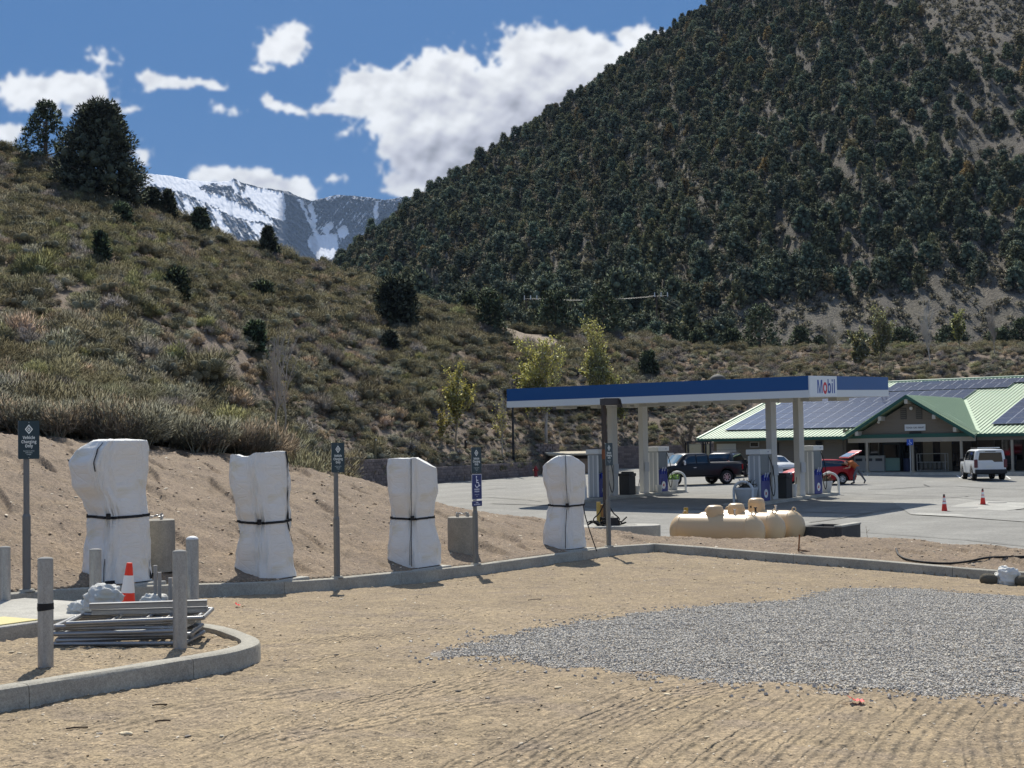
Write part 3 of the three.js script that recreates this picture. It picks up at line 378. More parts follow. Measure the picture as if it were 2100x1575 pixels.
{
  const r = rng(202), all = [], cell = new Set();
  const put = (X, D, dens, area) => {
    const p = V(X, 0, -D), near = D < 33; if (inPoly(X, D, lotPoly)) return;
    p.y = hillH(X, D) - 0.04; const [x, y] = toPx(p); if (x < -160 || x > 2260) return;
    const bare = sstep(0.04, 0.36, fbm(X * 0.1 + 20, D * 0.1, 3)) * 0.72 + (x > 880 && x < 1330 && y > 850 ? 0.4 : 0) + (x > 560 && x < 900 && y > 885 ? 0.4 : 0);
    if (r() < bare || Math.hypot(X - 1.4, (D - 158) * 0.6) < 4.5) return;
    const q = 1.7 * fbm(X * 0.07 - 7, D * 0.07 + 3, 3), high = sstep(70, 130, D);
    let k = 0; const u = r(); const pO = 0.14 + 0.36 * high * (X < 12 ? 1 : 0.15) + q * 0.4, pT = 0.26 - 0.34 * q + (X > 12 ? 0.12 : 0);
    if (u < pO) k = 1; else if (u < pO + pT) k = 2; else if ((u > 0.975 && D > 45) || (x < 330 && y > 470 && y < 640 && u > 0.72)) k = 3;
    let s = (0.42 + 0.6 * r() + 0.6 * r() ** 5) * (k === 3 ? 0.8 : 1) * (x > 880 && y > 850 ? 0.6 : 1) * (x > 1380 ? 0.75 : 1);
    const gk = Math.floor(X / 0.62) + '_' + Math.floor(D / 0.62); if (cell.has(gk)) return; cell.add(gk);
    all.push({ p, s, k, v: Math.floor(r() * brushKinds[k][2].length), turn: r() * 6.28, size: s / D, x, y });
  };
  for (let k = 0; k < 34000; k++) { const D = 31 + 165 * Math.sqrt(r()), x = -140 + 2380 * r(); if (r() > 0.35 + 0.65 * sstep(30, 150, D) ) continue; put((x - 1050) / F * D, D); }
  for (let k = 0; k < 2600; k++) { const D = 33 + 40 * r(), x = -140 + 900 * r(); put((x - 1050) / F * D, D); }
  for (let k = 0; k < 420; k++) { const D = 29.5 + 7 * r(), x = -120 + 690 * r(), X = (x - 1050) / F * D, gy = Math.max(hillH(X, D), -9); const c = crest.find((c) => c[0] >= x); if (!c || D < c[2] + 2.2) continue; const p = V(X, Math.max(gy, backH(X, D)) - 0.05, -D); all.push({ p, s: 0.6 + 0.5 * r(), k: r() < 0.72 ? 0 : 2, v: 0, turn: r() * 6.28, size: 1 / D, x, y: 900 }); }
  for (let k = 0; k < 9000; k++) { const D = 78 + 62 * r(), x = 540 + 1000 * r(), X = (x - 1050) / F * D; if (inPoly(X, D, lotPoly)) continue; const p = V(X, hillH(X, D) - 0.03, -D), y = toPx(p)[1]; if (y < 790) continue; const s = 0.2 + 0.3 * r() ** 2; all.push({ p, s, k: r() < 0.55 ? 2 : 0, v: Math.floor(r() * 2), turn: r() * 6.28, size: s / D, x, y }); }
  all.sort((a, b) => b.size - a.size);
  const rest = new Map(); let n = 0; const fine = [[brush(51, { col: SAGE, tip: SAGET, n: 5200, len: 0.1, bw: 0.009, bare: 1 }), brush(52, { col: [0.18, 0.178, 0.1], tip: [0.27, 0.262, 0.165], n: 5200, len: 0.11, bw: 0.009, w: 1.3, h: 1.05, bare: 1 })], [brush(53, { col: OLIVE, tip: OLIVET, n: 5600, len: 0.12, bw: 0.01, w: 1.5, h: 1.2, bare: 1 })], [brush(54, { col: TAN, tip: TANT, n: 4200, len: 0.13, bw: 0.008, up: 0.9, h: 0.8, bare: 1 }), brush(55, { col: GREY, tip: GREYT, n: 4200, len: 0.15, bw: 0.007, up: 0.8, bare: 1 })], [brush(56, { col: WIL, tip: WILT, n: 5600, len: 0.14, bw: 0.012, w: 1.6, h: 1.3, up: 0.9, bare: 1 })]];
  fine.forEach((L, k) => brushKinds[k].push(L));
  const proto = brushKinds.map(([name, , A, B]) => [...A, ...B].map((g) => { const m = new THREE.Mesh(g, brushMat); m.name = name; m.castShadow = m.receiveShadow = true; return m; }));
  for (const q of all) {
    if (-q.p.z < 56) q.v = brushKinds[q.k][2].length + q.v % brushKinds[q.k][3].length;
    const sc = V(q.s * (0.9 + 0.25 * r()), q.s * (0.85 + 0.35 * r()), q.s * (0.9 + 0.25 * r())), [name, label] = brushKinds[q.k];
    if (n < 260 && q.x > -20 && q.x < 2120) { n++; const m = proto[q.k][q.v].clone(); m.name = numbered(name); m.position.copy(q.p); m.rotation.y = q.turn; m.scale.copy(sc); scene.add(m); tag(m, label, 'shrub', name.replace('_', ' ') + ' on the left hillside'); continue; }
    const key = q.k * 8 + q.v; if (!rest.has(key)) rest.set(key, [[], []]); const v = 0.6 + 0.75 * r(); rest.get(key)[0].push(M4(q.p, [0, q.turn, 0], sc)); rest.get(key)[1].push(new THREE.Color(v * (0.95 + 0.12 * r()), v, v * (0.9 + 0.15 * r())));
  }
  for (const [key, [L, cols]] of rest) instanced('hillside_brush', [...brushKinds[key >> 3][2], ...brushKinds[key >> 3][3]][key & 7], brushMat, L, cols);
  // low brush on the mountain, a mass of small tufts
  const small = brush(31, { w: 1.5, h: 0.9, n: 90, len: 0.4, bw: 0.12, col: [0.17, 0.16, 0.11], tip: [0.27, 0.25, 0.18] }), L = [], cols = [];
  for (let k = 0; k < 70000; k++) { const s = 0.04 + 0.94 * r(), t = -0.14 + 1.16 * r(), p = mountain(s, t), a = p.z / -420; if (r() > a * a * 0.8) continue; const [x, y] = toPx(p); if (x < 600 || x > 2200 || y < -100) continue; const q = 0.5 + 0.7 * r(), v = 0.6 + 0.6 * r(); L.push(M4(p, [0, r() * 6, 0], V(q, q, q))); cols.push(new THREE.Color(v, v * 0.98, v * 0.95)); }
  instanced('mountain_brush', small, brushMat, L, cols);
}
// single trees on the near hill
const heroMat = std(lin(0.075, 0.09, 0.058), 0.9, { vertexColors: true });
function hero(name, label, px, pyBase, D, hPx, wPx, o = {}) {
  const g = pix(px, pyBase, D), X = g.x, y = o.onPix ? g.y : hillH(X, D) - 0.15, h = hPx * D / F, w = wPx * D / F, t = thing(name, label, 'tree', V(X, y, -D), 0, o.group);
  obj('trunk', limbs(o.seed ?? 5, { h, r0: 0.035 * h, n: 12, spread: w * 0.45 }), barkMat, t);
  obj('crown', evergreen(o.seed ?? 5, { h, w, clumps: Math.round((o.clumps ?? 70) * 1.7), tufts: o.tufts ?? 110, tuft: o.tuft ?? 0.3, round: o.round ?? 0.5, base: o.base ?? 0.02, hue: o.hue ?? [1, 1, 1], open: o.open ?? 0 }), heroMat, t);
  return t;
}
hero('tall_pine', 'tall open pine with ragged crown standing highest on the left ridge', 92, 315, 150, 150, 118, { seed: 71, open: 0.85, round: 0.62, clumps: 34, tufts: 90, hue: [1.15, 1.25, 1.1] });
hero('broad_pine', 'broad dense dark pine on the left ridge below the tall pine', 205, 452, 139, 215, 200, { seed: 72, round: 0.72, clumps: 120, tufts: 120 });
hero('young_pine', 'small green pine below the broad dark pine on the left hill', 250, 498, 124, 64, 50, { seed: 73, hue: [1.3, 1.5, 1.25], clumps: 30 });
hero('ridge_pine', 'squat pine on the left ridge against the snow', 312, 410, 145, 56.7, 46, { seed: 74, clumps: 26, tufts: 70 });
hero('ridge_pine', 'pointed dark pine on the left ridge against the snow', 345, 425, 145, 67.5, 43.7, { seed: 75, clumps: 26, tufts: 70, round: 0.8 });
hero('ridge_pine', 'lone rounded pine on the left ridge below the snow streaks', 410, 452, 145, 64.8, 46, { seed: 76, clumps: 30, tufts: 70, hue: [1.2, 1.3, 1.1] });
hero('ridge_pine', 'thin-topped pine where the left ridge meets the snow cliff', 551, 520, 151, 75.6, 48.3, { seed: 77, clumps: 30, tufts: 70, round: 0.85 });
hero('juniper', 'slim upright dark juniper on the left hill', 208, 598, 100, 86, 34, { seed: 78, clumps: 26, tufts: 80, round: 0.35, hue: [1.0, 1.2, 1.0] });
hero('juniper', 'leggy dark juniper with bare lower stems on the left hill', 362, 610, 100, 72, 62, { seed: 79, clumps: 26, tufts: 60, open: 0.5, hue: [1.3, 1.35, 1.1] });
hero('juniper', 'upright green juniper among sage halfway up the left hill', 523, 732, 96, 78, 44, { seed: 80, clumps: 26, tufts: 80, round: 0.3, hue: [1.2, 1.45, 1.1] });
hero('broad_pine', 'broad dark pine leaning out on the descending left ridge', 812, 632, 138, 104, 98, { seed: 81, clumps: 60, tufts: 90 });
hero('juniper', 'small dark juniper below the broad pine on the descending ridge', 800, 690, 124, 56, 44, { seed: 82, clumps: 24, tufts: 70 });
hero('pinyon_pine', 'low pine clump at the foot of the descending left ridge', 540, 632, 118, 50, 44, { seed: 83, clumps: 22, tufts: 60, hue: [1.2, 1.3, 1.0] });
for (const [x, y, D, h, w, l] of [[962, 640, 165, 72, 52, 'dark pine behind the tan bank at the ridge end'], [1005, 705, 150, 98, 76, 'wide pine in front of the tan bank at the ridge end'], [935, 625, 170, 48, 40, 'small pine at the end of the left ridge'], [1140, 712, 168, 98, 92, 'ragged pine behind the big yellow-green cottonwood'], [1238, 706, 172, 118, 88, 'dense rounded pine between the power poles'], [1330, 795, 150, 62, 44, 'slim dark juniper above the canopy'], [1325, 700, 196, 46, 50, 'flat-topped olive pine beside the power pole'], [1375, 712, 198, 56, 40, 'brownish pine right of the power pole'], [1430, 712, 200, 50, 44, 'low pine at the terrace edge'], [1500, 716, 205, 60, 60, 'low spreading pine beside the large terrace pine'], [1558, 716, 200, 110, 90, 'large conical pine on the terrace behind the canopy'], [1640, 716, 205, 66, 60, 'dark pine right of the large conical pine'], [1690, 716, 208, 50, 60, 'low dark pine on the terrace behind the store sign'], [1760, 718, 208, 48, 64, 'low dark pine behind the bare terrace trees'], [1850, 718, 206, 58, 74, 'dark pine on the terrace left of the bare white tree'], [1955, 718, 204, 62, 84, 'dark spreading pine behind the yellow willow'], [2050, 720, 204, 56, 70, 'dark pine on the terrace behind the solar roof'], [2098, 720, 204, 74, 60, 'tall dark pine at the far end of the terrace'], [1180, 650, 240, 50, 46, 'pine above the power line']])
  hero('terrace_pine', l, x, y, D, h, w, { seed: 90 + Math.round(x), clumps: 30, tufts: 70, hue: [1.15, 1.25, 1.05] });
// leafy and bare deciduous trees
function skeleton(seed, h, { r0 = 0.05, levels = 4, spread = 0.5, up = 0.7, forks = 3, len = 0.42 }) {
  const r = rng(seed), segs = [], ends = [];
  const grow = (o, d, l, rad, lev) => { let p = o; const n = 3; for (let i = 0; i < n; i++) { const q = p.clone().addScaledVector(d, l / n); segs.push([p, q, rad * (1 - i * 0.12), rad * (1 - (i + 1) * 0.12)]); if (lev < levels && (i > 0 || lev > 0)) for (let k = 0; k < forks - 1; k++) { const s = d.clone().add(V((r() - 0.5) * 2, (r() - 0.3) * 0.6, (r() - 0.5) * 2).multiplyScalar(spread * (0.8 + r()))).normalize(); s.y = Math.abs(s.y) * 0.5 + s.y * 0.5 + up * 0.25; grow(q, s.normalize(), l * (0.5 + 0.25 * r()), rad * 0.5, lev + 1); } p = q; d = d.clone().add(V((r() - 0.5) * 0.3, 0.12 * up, (r() - 0.5) * 0.3)).normalize(); } ends.push(p); };
  grow(V(0, -0.1, 0), V(0, 1, 0), h * len, r0, 0);
  grow(segs[2][1], V((r() - 0.5) * 0.2, 1, (r() - 0.5) * 0.2).normalize(), h * (1 - len) * 0.8, r0 * 0.66, 1);
  return { geo: merge(segs.map(([a, b, u, v]) => clean(rod(a, b, u, 5, v)))), segs, ends };
}
const greyBark = std(lin(0.36, 0.32, 0.27), 0.95), tanBark = std(lin(0.3, 0.25, 0.18), 0.95), leafMat = phys(lin(1, 1, 1), 0.9, { vertexColors: true, transmission: 0.4, thickness: 0 });
function leafy(name, label, pos, h, { seed = 1, w = 0.5, leaves = 1500, size = 0.12, col = [0.6, 0.55, 0.13], bark = tanBark, levels = 3, group, r0 } = {}) {
  const t = thing(name, label, 'tree', pos, 0, group), sk = skeleton(seed, h, { r0: r0 ?? h * 0.016, levels, spread: w });
  obj('trunk', sk.geo, bark, t);
  if (leaves) { const r = rng(seed + 9), L = new Leaves(); for (let i = 0; i < leaves * 2.8; i++) { const [a, b] = sk.segs[Math.floor(3 + r() * (sk.segs.length - 3))], o = a.clone().lerp(b, r()).add(ball(r).multiplyScalar(h * 0.045 * r())), d = ball(r), v = 0.65 + 0.7 * r(); if (o.y < h * 0.16) continue; L.blade(o, d, size * (0.6 + 0.8 * r()), size * 0.75, ball(r), [col[0] * v, col[1] * v * (0.95 + 0.1 * r()), col[2] * v], r); } obj('crown', L.geo(), leafMat, t); }
  return t;
}
const onHill = (px, py, D) => { const p = pix(px, py, D); p.y = hillH(p.x, D) - 0.05; return p; };
leafy('bare_tree', 'tall bare grey sapling behind the second covered charger', onHill(566, 930, 78), 5.2, { seed: 301, leaves: 0, bark: greyBark, w: 0.42, levels: 3, r0: 0.07 });
leafy('bare_tree', 'crooked bare grey sapling with a pale broken stem', onHill(585, 930, 80), 5.6, { seed: 302, leaves: 60, bark: greyBark, w: 0.5, levels: 3, r0: 0.06, col: [0.3, 0.27, 0.07] });
leafy('young_aspen', 'slim young tree with yellow-green leaves behind the block wall', onHill(935, 948, 104), 5.6, { seed: 303, leaves: 1700, size: 0.16, w: 0.4, levels: 3 });
leafy('young_aspen', 'small sparse yellow tree beside the slim young tree', onHill(905, 945, 103), 2.6, { seed: 304, leaves: 500, size: 0.14, w: 0.6, col: [0.52, 0.44, 0.1], levels: 2 });
leafy('bare_tree', 'thin bare sapling with a few leaves left of the lamp pole', onHill(1030, 940, 109), 4.6, { seed: 305, leaves: 160, bark: greyBark, w: 0.35, levels: 3, r0: 0.06 });
leafy('cottonwood', 'large yellow-green cottonwood behind the canopy', onHill(1120, 905, 118), 7.4, { seed: 306, leaves: 5200, size: 0.17, w: 0.62, levels: 4, col: [0.6, 0.58, 0.16], bark: greyBark, r0: 0.16 });
leafy('cottonwood', 'rounded yellow-green cottonwood right of the large one', onHill(1238, 890, 128), 6.8, { seed: 307, leaves: 4600, size: 0.17, w: 0.6, levels: 4, col: [0.58, 0.56, 0.17], r0: 0.12 });
leafy('cottonwood', 'low yellow-green cottonwood beside the canopy column', onHill(1275, 888, 127), 4.2, { seed: 308, leaves: 2400, size: 0.22, w: 0.6, levels: 3, col: [0.45, 0.46, 0.13], r0: 0.1 });
leafy('cottonwood', 'small yellow cottonwood left of the canopy', onHill(1085, 860, 121), 4.6, { seed: 309, leaves: 1800, size: 0.2, w: 0.6, levels: 3, col: [0.5, 0.48, 0.1] });
leafy('willow', 'tall twiggy willow with thin green leaves behind the store roof', onHill(1805, 780, 158), 6.0, { seed: 310, leaves: 1700, size: 0.2, w: 0.4, levels: 4, col: [0.34, 0.34, 0.13], r0: 0.09 });
leafy('willow', 'broad low willow thicket behind the store ridge', onHill(1760, 775, 158), 4.2, { seed: 311, leaves: 2600, size: 0.22, w: 0.8, levels: 3, col: [0.32, 0.31, 0.13], r0: 0.07 });
leafy('willow', 'bright yellow-green willow on the terrace above the solar panels', onHill(1970, 745, 168), 4.6, { seed: 312, leaves: 1500, size: 0.2, w: 0.4, levels: 3, col: [0.42, 0.44, 0.14], r0: 0.07 });
leafy('bare_tree', 'bare white-stemmed tree on the terrace above the solar panels', onHill(1908, 765, 160), 6.2, { seed: 313, leaves: 0, bark: std(lin(0.5, 0.47, 0.42), 0.9), w: 0.4, levels: 4, r0: 0.07 });
leafy('bare_tree', 'short bare tree near the far end of the terrace', onHill(2040, 745, 164), 5.0, { seed: 314, leaves: 0, bark: greyBark, w: 0.4, levels: 4, r0: 0.06 });
leafy('bare_tree', 'bare thicket stem behind the canopy sign', onHill(1700, 745, 165), 4.6, { seed: 315, leaves: 200, bark: greyBark, w: 0.5, levels: 4, r0: 0.06, col: [0.25, 0.24, 0.1] });
leafy('bare_tree', 'dark bare shrub-tree beside the log rack', V((1415 - 1050) / F * 113, lotH(0, 113), -113), 3.6, { seed: 316, leaves: 0, bark: std(lin(0.12, 0.1, 0.08), 1), w: 0.6, levels: 4, r0: 0.07 });

// ---------------------------------------------------------------- kerbs, pads and the near yard
// sweep a kerb section along [X, top, D] points; the section lies to the left of the path (behind) unless flip
function kerbGeo(P, w = 0.16, deep = 0.55, flip = 1) {
  const S = [[-0.012, -deep], [0, -0.035], [0.008, -0.012], [0.03, 0], [w - 0.02, 0], [w - 0.004, -0.006], [w, -0.03], [w, -deep]], n = S.length, pos = [], idx = [], uv = []; let L = 0;
  const add = (ring) => { for (let i = 0; i < n - 1; i++) ring.push(i); };
  for (let k = 0; k < P.length; k++) {
    const a = P[Math.max(0, k - 1)], b = P[Math.min(P.length - 1, k + 1)], l = Math.hypot(b[0] - a[0], b[2] - a[2]), nx = -(b[2] - a[2]) / l * flip, nd = (b[0] - a[0]) / l * flip; if (k) L += Math.hypot(P[k][0] - P[k - 1][0], P[k][2] - P[k - 1][2]);
    let q = 0; for (let i = 0; i < n; i++) { if (i) q += Math.hypot(S[i][0] - S[i - 1][0], S[i][1] - S[i - 1][1]); const wob = 0.003 * n2(P[k][0] * 1.3 + i, P[k][2] * 1.3); pos.push(P[k][0] + nx * S[i][0], P[k][1] + S[i][1] + (i > 1 && i < 6 ? wob : 0), -(P[k][2] + nd * S[i][0])); uv.push(L, q); }
  }
  for (let k = 0; k < P.length - 1; k++) for (let i = 0; i < n - 1; i++) { const a = k * n + i, b = a + 1, c = a + n, d = c + 1; flip > 0 ? idx.push(a, c, b, b, c, d) : idx.push(a, b, c, b, d, c); }
  for (const k of [0, P.length - 1]) for (let i = 1; i < n - 1; i++) { const o = k * n; (k === 0) === (flip > 0) ? idx.push(o, o + i, o + i + 1) : idx.push(o, o + i + 1, o + i); }
  const g = quadsGeo(pos, idx, uv); return toCreasedNormals(g, 0.6);
}
const group = (name, kind) => { const g = new THREE.Group(); g.name = numbered(name); if (kind) g.userData.kind = kind; scene.add(g); return g; };
{
  const k = group('long_kerb', 'structure'), J = [-7.2, -4.3, -1.4, 1.5, 4.42, 7.2, 10.1, 13.0, 16.04];
  for (let i = 0; i < J.length - 1; i++) { const P = []; for (let q = 0; q <= 8; q++) { const t = lerp(J[i] + 0.004, J[i + 1] - (i < J.length - 2 ? 0.004 : -0.1), q / 8), [X, D] = KP(t); P.push([X, kTop(t), D]); } obj('kerb_segment', kerbGeo(P), kerbMat, k); }
  const r = group('cross_kerb', 'structure'), K = [0.004, 3.32, 6.59, 9.8, 13];
  for (let i = 0; i < K.length - 1; i++) { const P = []; for (let q = 0; q <= 8; q++) { const t = lerp(K[i] + 0.004, K[i + 1] - 0.004, q / 8), [X, D] = RP(t); P.push([X, rTop(t), D]); } obj('kerb_segment', kerbGeo(P), kerbMat, r); }
  const c = group('island_kerb', 'structure'), pts = new THREE.CatmullRomCurve3(islandKerb.map(([e, n]) => V(e, 0, n))).getSpacedPoints(120).map((p) => { const [X, D] = isl(p.x, p.z); return [X, islandTop(p.x), D, p.x]; });
  const cut = [0, 34, 68, 82, 104, 120]; for (let i = 0; i < cut.length - 1; i++) { const P = pts.slice(cut[i], cut[i + 1] + 1).map((p) => [...p]); const a = P[P.length - 2], b = P[P.length - 1], l = Math.hypot(b[0] - a[0], b[2] - a[2]); b[0] -= (b[0] - a[0]) / l * 0.006; b[2] -= (b[2] - a[2]) / l * 0.006; obj('kerb_segment', kerbGeo(P), kerbMat, c); }
}
// raised concrete walk beside the island
{
  const w = group('concrete_walk', 'structure'), E = [[-6.5, 3.72 - 0.02]], top = 0.155;
  for (const [a, b] of [[-6.5, -3.2], [-3.19, 0.4], [0.41, 3.7]]) { const s = new THREE.Shape([[a, 2.62], [b, 2.62], [b, 4.5], [a, 4.5]].map(([e, n]) => { const [X, D] = isl(e, n); return new THREE.Vector2(X, D); })); const g = new THREE.ExtrudeGeometry(s, { depth: 0.4, bevelEnabled: true, bevelSize: 0.015, bevelThickness: 0.015, bevelOffset: -0.015, bevelSegments: 2 }); g.rotateX(-Math.PI / 2); g.translate(0, top - 0.415, 0); obj('slab', worldUV(g), slabMat, w); }
  const [X, D] = isl(1.9, 2.95), m = obj('warning_mat', worldUV(box(1.1, 0.012, 0.5, X, top + 0.004, -D, Math.atan2(KD, KX))), std('#d8c98c', 0.85, { bumpMap: setRep(dirtBump, 3), bumpScale: 0.003 })); tag(m, 'pale yellow warning strip set in the concrete walk', 'warning strip');
}
const galv = std(lin(0.62, 0.62, 0.6), 0.4, { metalness: 0.5, map: setRep(greyMap, 1.3), roughnessMap: null, bumpMap: setRep(dirtBump, 2), bumpScale: 0.0012 });
const steel = std(lin(0.55, 0.55, 0.55), 0.35, { metalness: 0.6, map: setRep(greyMap, 1) });
const blackMat = std('#101113', 0.7), capMat = std('#8f8d86', 0.95), paleCap = std('#d9d8d2', 0.6);
function bollard(px, D, label, { h = 0.8, cap = 'grey', tape, sleeve, paint } = {}) {
  const X = (px - 1050) / F * D, y = groundH(X, D), t = thing('bollard', label, 'bollard', V(X, y, -D), 0, 'galvanised bollards in the yard'), g = cyl(0.057, 0.057, h + 0.1, 0, h / 2 - 0.05, 0, 28); obj('pipe', g, galv, t);
  const dome = new THREE.SphereGeometry(0.056, 24, 8, 0, 6.3, 0, 1.57); dome.scale(1, cap === 'grey' ? 0.28 : 0.55, 1); dome.translate(0, h, 0); obj('cap', dome, cap === 'grey' ? capMat : paleCap, t);
  if (tape) { obj('tape', [cyl(0.0595, 0.0595, 0.035, 0, h * 0.575, 0, 28, true), at(cyl(0.0605, 0.0605, 0.03, 0, 0, 0, 28, true), 0, h * 0.55, 0, 0, 0, 0.12)], blackMat, t); }
  if (sleeve) obj('sleeve', [cyl(0.075, 0.078, 0.09, 0, 0.045, 0, 24)], kerbMat, t);
  if (paint) obj('paint_mark', new THREE.CylinderGeometry(0.0582, 0.0582, 0.16, 10, 1, true, -0.1, 0.35).translate(0, h * 0.3, 0), std('#b9827a', 0.9), t);
  return t;
}
bollard(8, 14.6, 'galvanised bollard standing at the back of the concrete walk', { h: 0.78 });
bollard(91, 10.6, 'weathered bollard with black tape wrapped round it on the island', { h: 0.81, tape: true });
bollard(193, 13.8, 'galvanised bollard in front of the covered charger with a pink paint smear', { h: 0.79, paint: true });
bollard(365, 11.6, 'weathered grey bollard in front of the stack of steel frames', { h: 0.79 });
bollard(391, 12.95, 'galvanised bollard with a pale domed cap and concrete sleeve', { h: 0.82, cap: 'pale', sleeve: true });

// covered chargers
const weave = tex(256, 256, (x, y) => { const v = 0.5 + 0.2 * Math.sin(x * 0.78) * Math.sin(y * 0.78) + 0.5 * (N2[(y * 4) * 1024 + x * 4] - 0.5); return [v, v, v]; }, false);
const stainMap = tex(512, 512, (x, y) => { const i = (y * 2) * 1024 + x * 2, s = sstep(0.56, 0.72, N4[i]); return [0.97 - 0.03 * s + 0.03 * (N2[i] - 0.5), 0.965 - 0.05 * s + 0.03 * (N2[i] - 0.5), 0.945 - 0.1 * s + 0.03 * (N2[i] - 0.5)]; });
const creases = tex(512, 512, (x, y) => { const rid = (u, v) => 1 - Math.abs(n2(u, v)), a = rid(x / 70, y / 150), b = rid(x / 150 + 9, y / 60), c2 = rid((x + y) / 60, (x - y) / 140), k = Math.max(a ** 7, 0.7 * b ** 9, 0.8 * c2 ** 10), v = 0.3 + 0.45 * k + 0.12 * n2(x / 90, y / 110) + 0.05 * (weave.image.data[(((y & 255) << 8) + (x & 255)) * 4] / 255 - 0.5); return [v, v, v]; }, false);
const clothMat = std(lin(0.82, 0.815, 0.79), 0.85, { map: stainMap, bumpMap: setRep(creases, 0.9), bumpScale: 0.011 });
function charger(px, t0, back, label, o) {
  const u = (px - 1050) / F; t0 = (u * (16.9 + KX * back) + 5.757 + KD * back) / (KX - u * KD);
  const [kx, kd] = KP(t0), X = kx - KD * back, D = kd + KX * back, y0 = kTop(t0) + 0.035, g = thing('covered_charger', label, 'charger cover', V(X, y0, -D), 0, 'covered vehicle chargers'), seed = px; g.scale.setScalar(D / o.at);
  const ux = V(KX, 0, -KD), vx = V(KD, 0, KX);           // along the kerb; towards the lot
  const P = o.rings, val = (y, k) => { for (let i = 1; i < P.length; i++) if (y <= P[i][0]) { const t = (y - P[i - 1][0]) / (P[i][0] - P[i - 1][0]); return lerp(P[i - 1][k], P[i][k], t * t * (3 - 2 * t)); } return P[P.length - 1][k]; };
  const H = P[P.length - 1][0], top = o.top ?? (() => 99);
  const surf = (th, y, off = 0, k = 1) => {
    const s = val(Math.min(y, H), 2) / 0.405, c = Math.cos(th), q = Math.sin(th), e = 2 / 5.2, a = 0.385 * s * Math.sign(c) * Math.abs(c) ** e, b = 0.285 * s * Math.sign(q) * Math.abs(q) ** e;
    const pinch = Math.exp(-(((y - o.waist) / 0.16) ** 2)), fold = pinch * (0.014 * Math.sin(th * 13 + 1.5 * n2(th, seed)) + 0.01 * Math.sin(th * 29 + seed)) + 0.02 * n3(c * 1.4, y * 1.6, q * 1.4 + seed) + 0.007 * n3(c * 4, y * 4.2, q * 4 + seed) + 0.012 * Math.max(0, n2(th * 3 + seed, y * 0.7)) * (y < o.waist ? 1.2 : 0.6);
    const m = 1 + (fold + off) / (0.3 * s), p = ux.clone().multiplyScalar(a * m * k).addScaledVector(vx, b * m * k); p.x += val(Math.min(y, H), 1); p.y = Math.min(y, top(p.x, p.z) + 0.012 * n3(p.x * 5, p.z * 5, seed) + off * 0.5); return p;
  };
  const N = 96, pos = [], uv = [], idx = [], rings = []; for (let j = 0; j <= 56; j++) rings.push([H * j / 56, 1]); for (const k of [0.97, 0.9, 0.75, 0.5, 0.25, 0.02]) rings.push([H + (1 - k) * 0.05 + (k < 0.98 ? 0.012 : 0), k]);
  for (const [y, k] of rings) for (let i = 0; i <= N; i++) { const p = surf(i / N * 6.28319, y, 0, k); pos.push(p.x, p.y, p.z); uv.push(i / N * 2.4, y); }
  for (let j = 0; j < rings.length - 1; j++) for (let i = 0; i < N; i++) { const a = j * (N + 1) + i, b = a + 1, c = a + N + 1, d = c + 1; idx.push(a, b, c, b, d, c); }
  obj('cover', quadsGeo(pos, idx, uv), clothMat, g);
  const band = (f, n, w, wide) => { const q = [], ii = []; for (let i = 0; i <= n; i++) { const [a, b] = f(i / n); q.push(...a.toArray(), ...b.toArray()); if (i < n) ii.push(2 * i, 2 * i + 1, 2 * i + 2, 2 * i + 1, 2 * i + 3, 2 * i + 2); } return quadsGeo(q, ii); };
  obj('waist_strap', band((t) => [surf(t * 6.28319, o.waist - 0.017 + 0.02 * Math.cos(t * 6.28 + 1), 0.012), surf(t * 6.28319, o.waist + 0.017 + 0.02 * Math.cos(t * 6.28 + 1), 0.012)], 90), blackMat, g);
  for (const [th, y0s, y1s, wdt = 0.05] of o.straps ?? []) obj('seam_strap', band((t) => { const y = lerp(y0s, y1s, t), h = th + 0.05 * Math.sin(t * 3 + seed); return [surf(h - wdt, y, 0.012), surf(h + wdt, y, 0.012)]; }, 40), blackMat, g);
  const bp = surf(o.buckle ?? -0.6, o.waist, 0.02); obj('buckle', rbox(0.05, 0.075, 0.05, 0.01, bp.x, bp.y, bp.z, 0.6), blackMat, g);
  obj('base', box(0.62, 0.05, 0.46, 0, -0.015, 0, Math.atan2(KD, KX)), blackMat, g);
  if (o.tail) obj('loose_strap', tube(o.tail.map(([x, y, z]) => V(x, y, z)), 0.011, 5), blackMat, g);
  const pad = obj('charger_pad', worldUV(rbox(1.02, 0.16, 0.86, 0.02, X, y0 - 0.095, -D, Math.atan2(KD, KX))), slabMat); tag(pad, o.pad, 'concrete pad', 'charger pads');
  return g;
}
charger(232, 1.3, 0.5, 'white covered charger with a short black strap slanting from its top', { at: 18.0, waist: 0.84, pad: 'concrete pad under the charger with the slanting top strap', rings: [[0, 0.02, 0.42], [0.4, 0.03, 0.385], [0.7, 0.05, 0.35], [0.84, 0.055, 0.335], [1.0, 0.02, 0.37], [1.25, -0.05, 0.43], [1.5, -0.065, 0.455], [1.66, -0.03, 0.43], [1.77, 0.01, 0.38]], top: (x) => Math.min(1.8 - 0.02 * x, 1.86 + 0.62 * (x + 0.1)), straps: [[2.72, 1.4, 1.76, 0.035], [2.62, 0.02, 0.32, 0.03], [2.2, 0.005, 0.05, 0.3], [1.0, 0.02, 0.3, 0.05]], buckle: 2.6 });
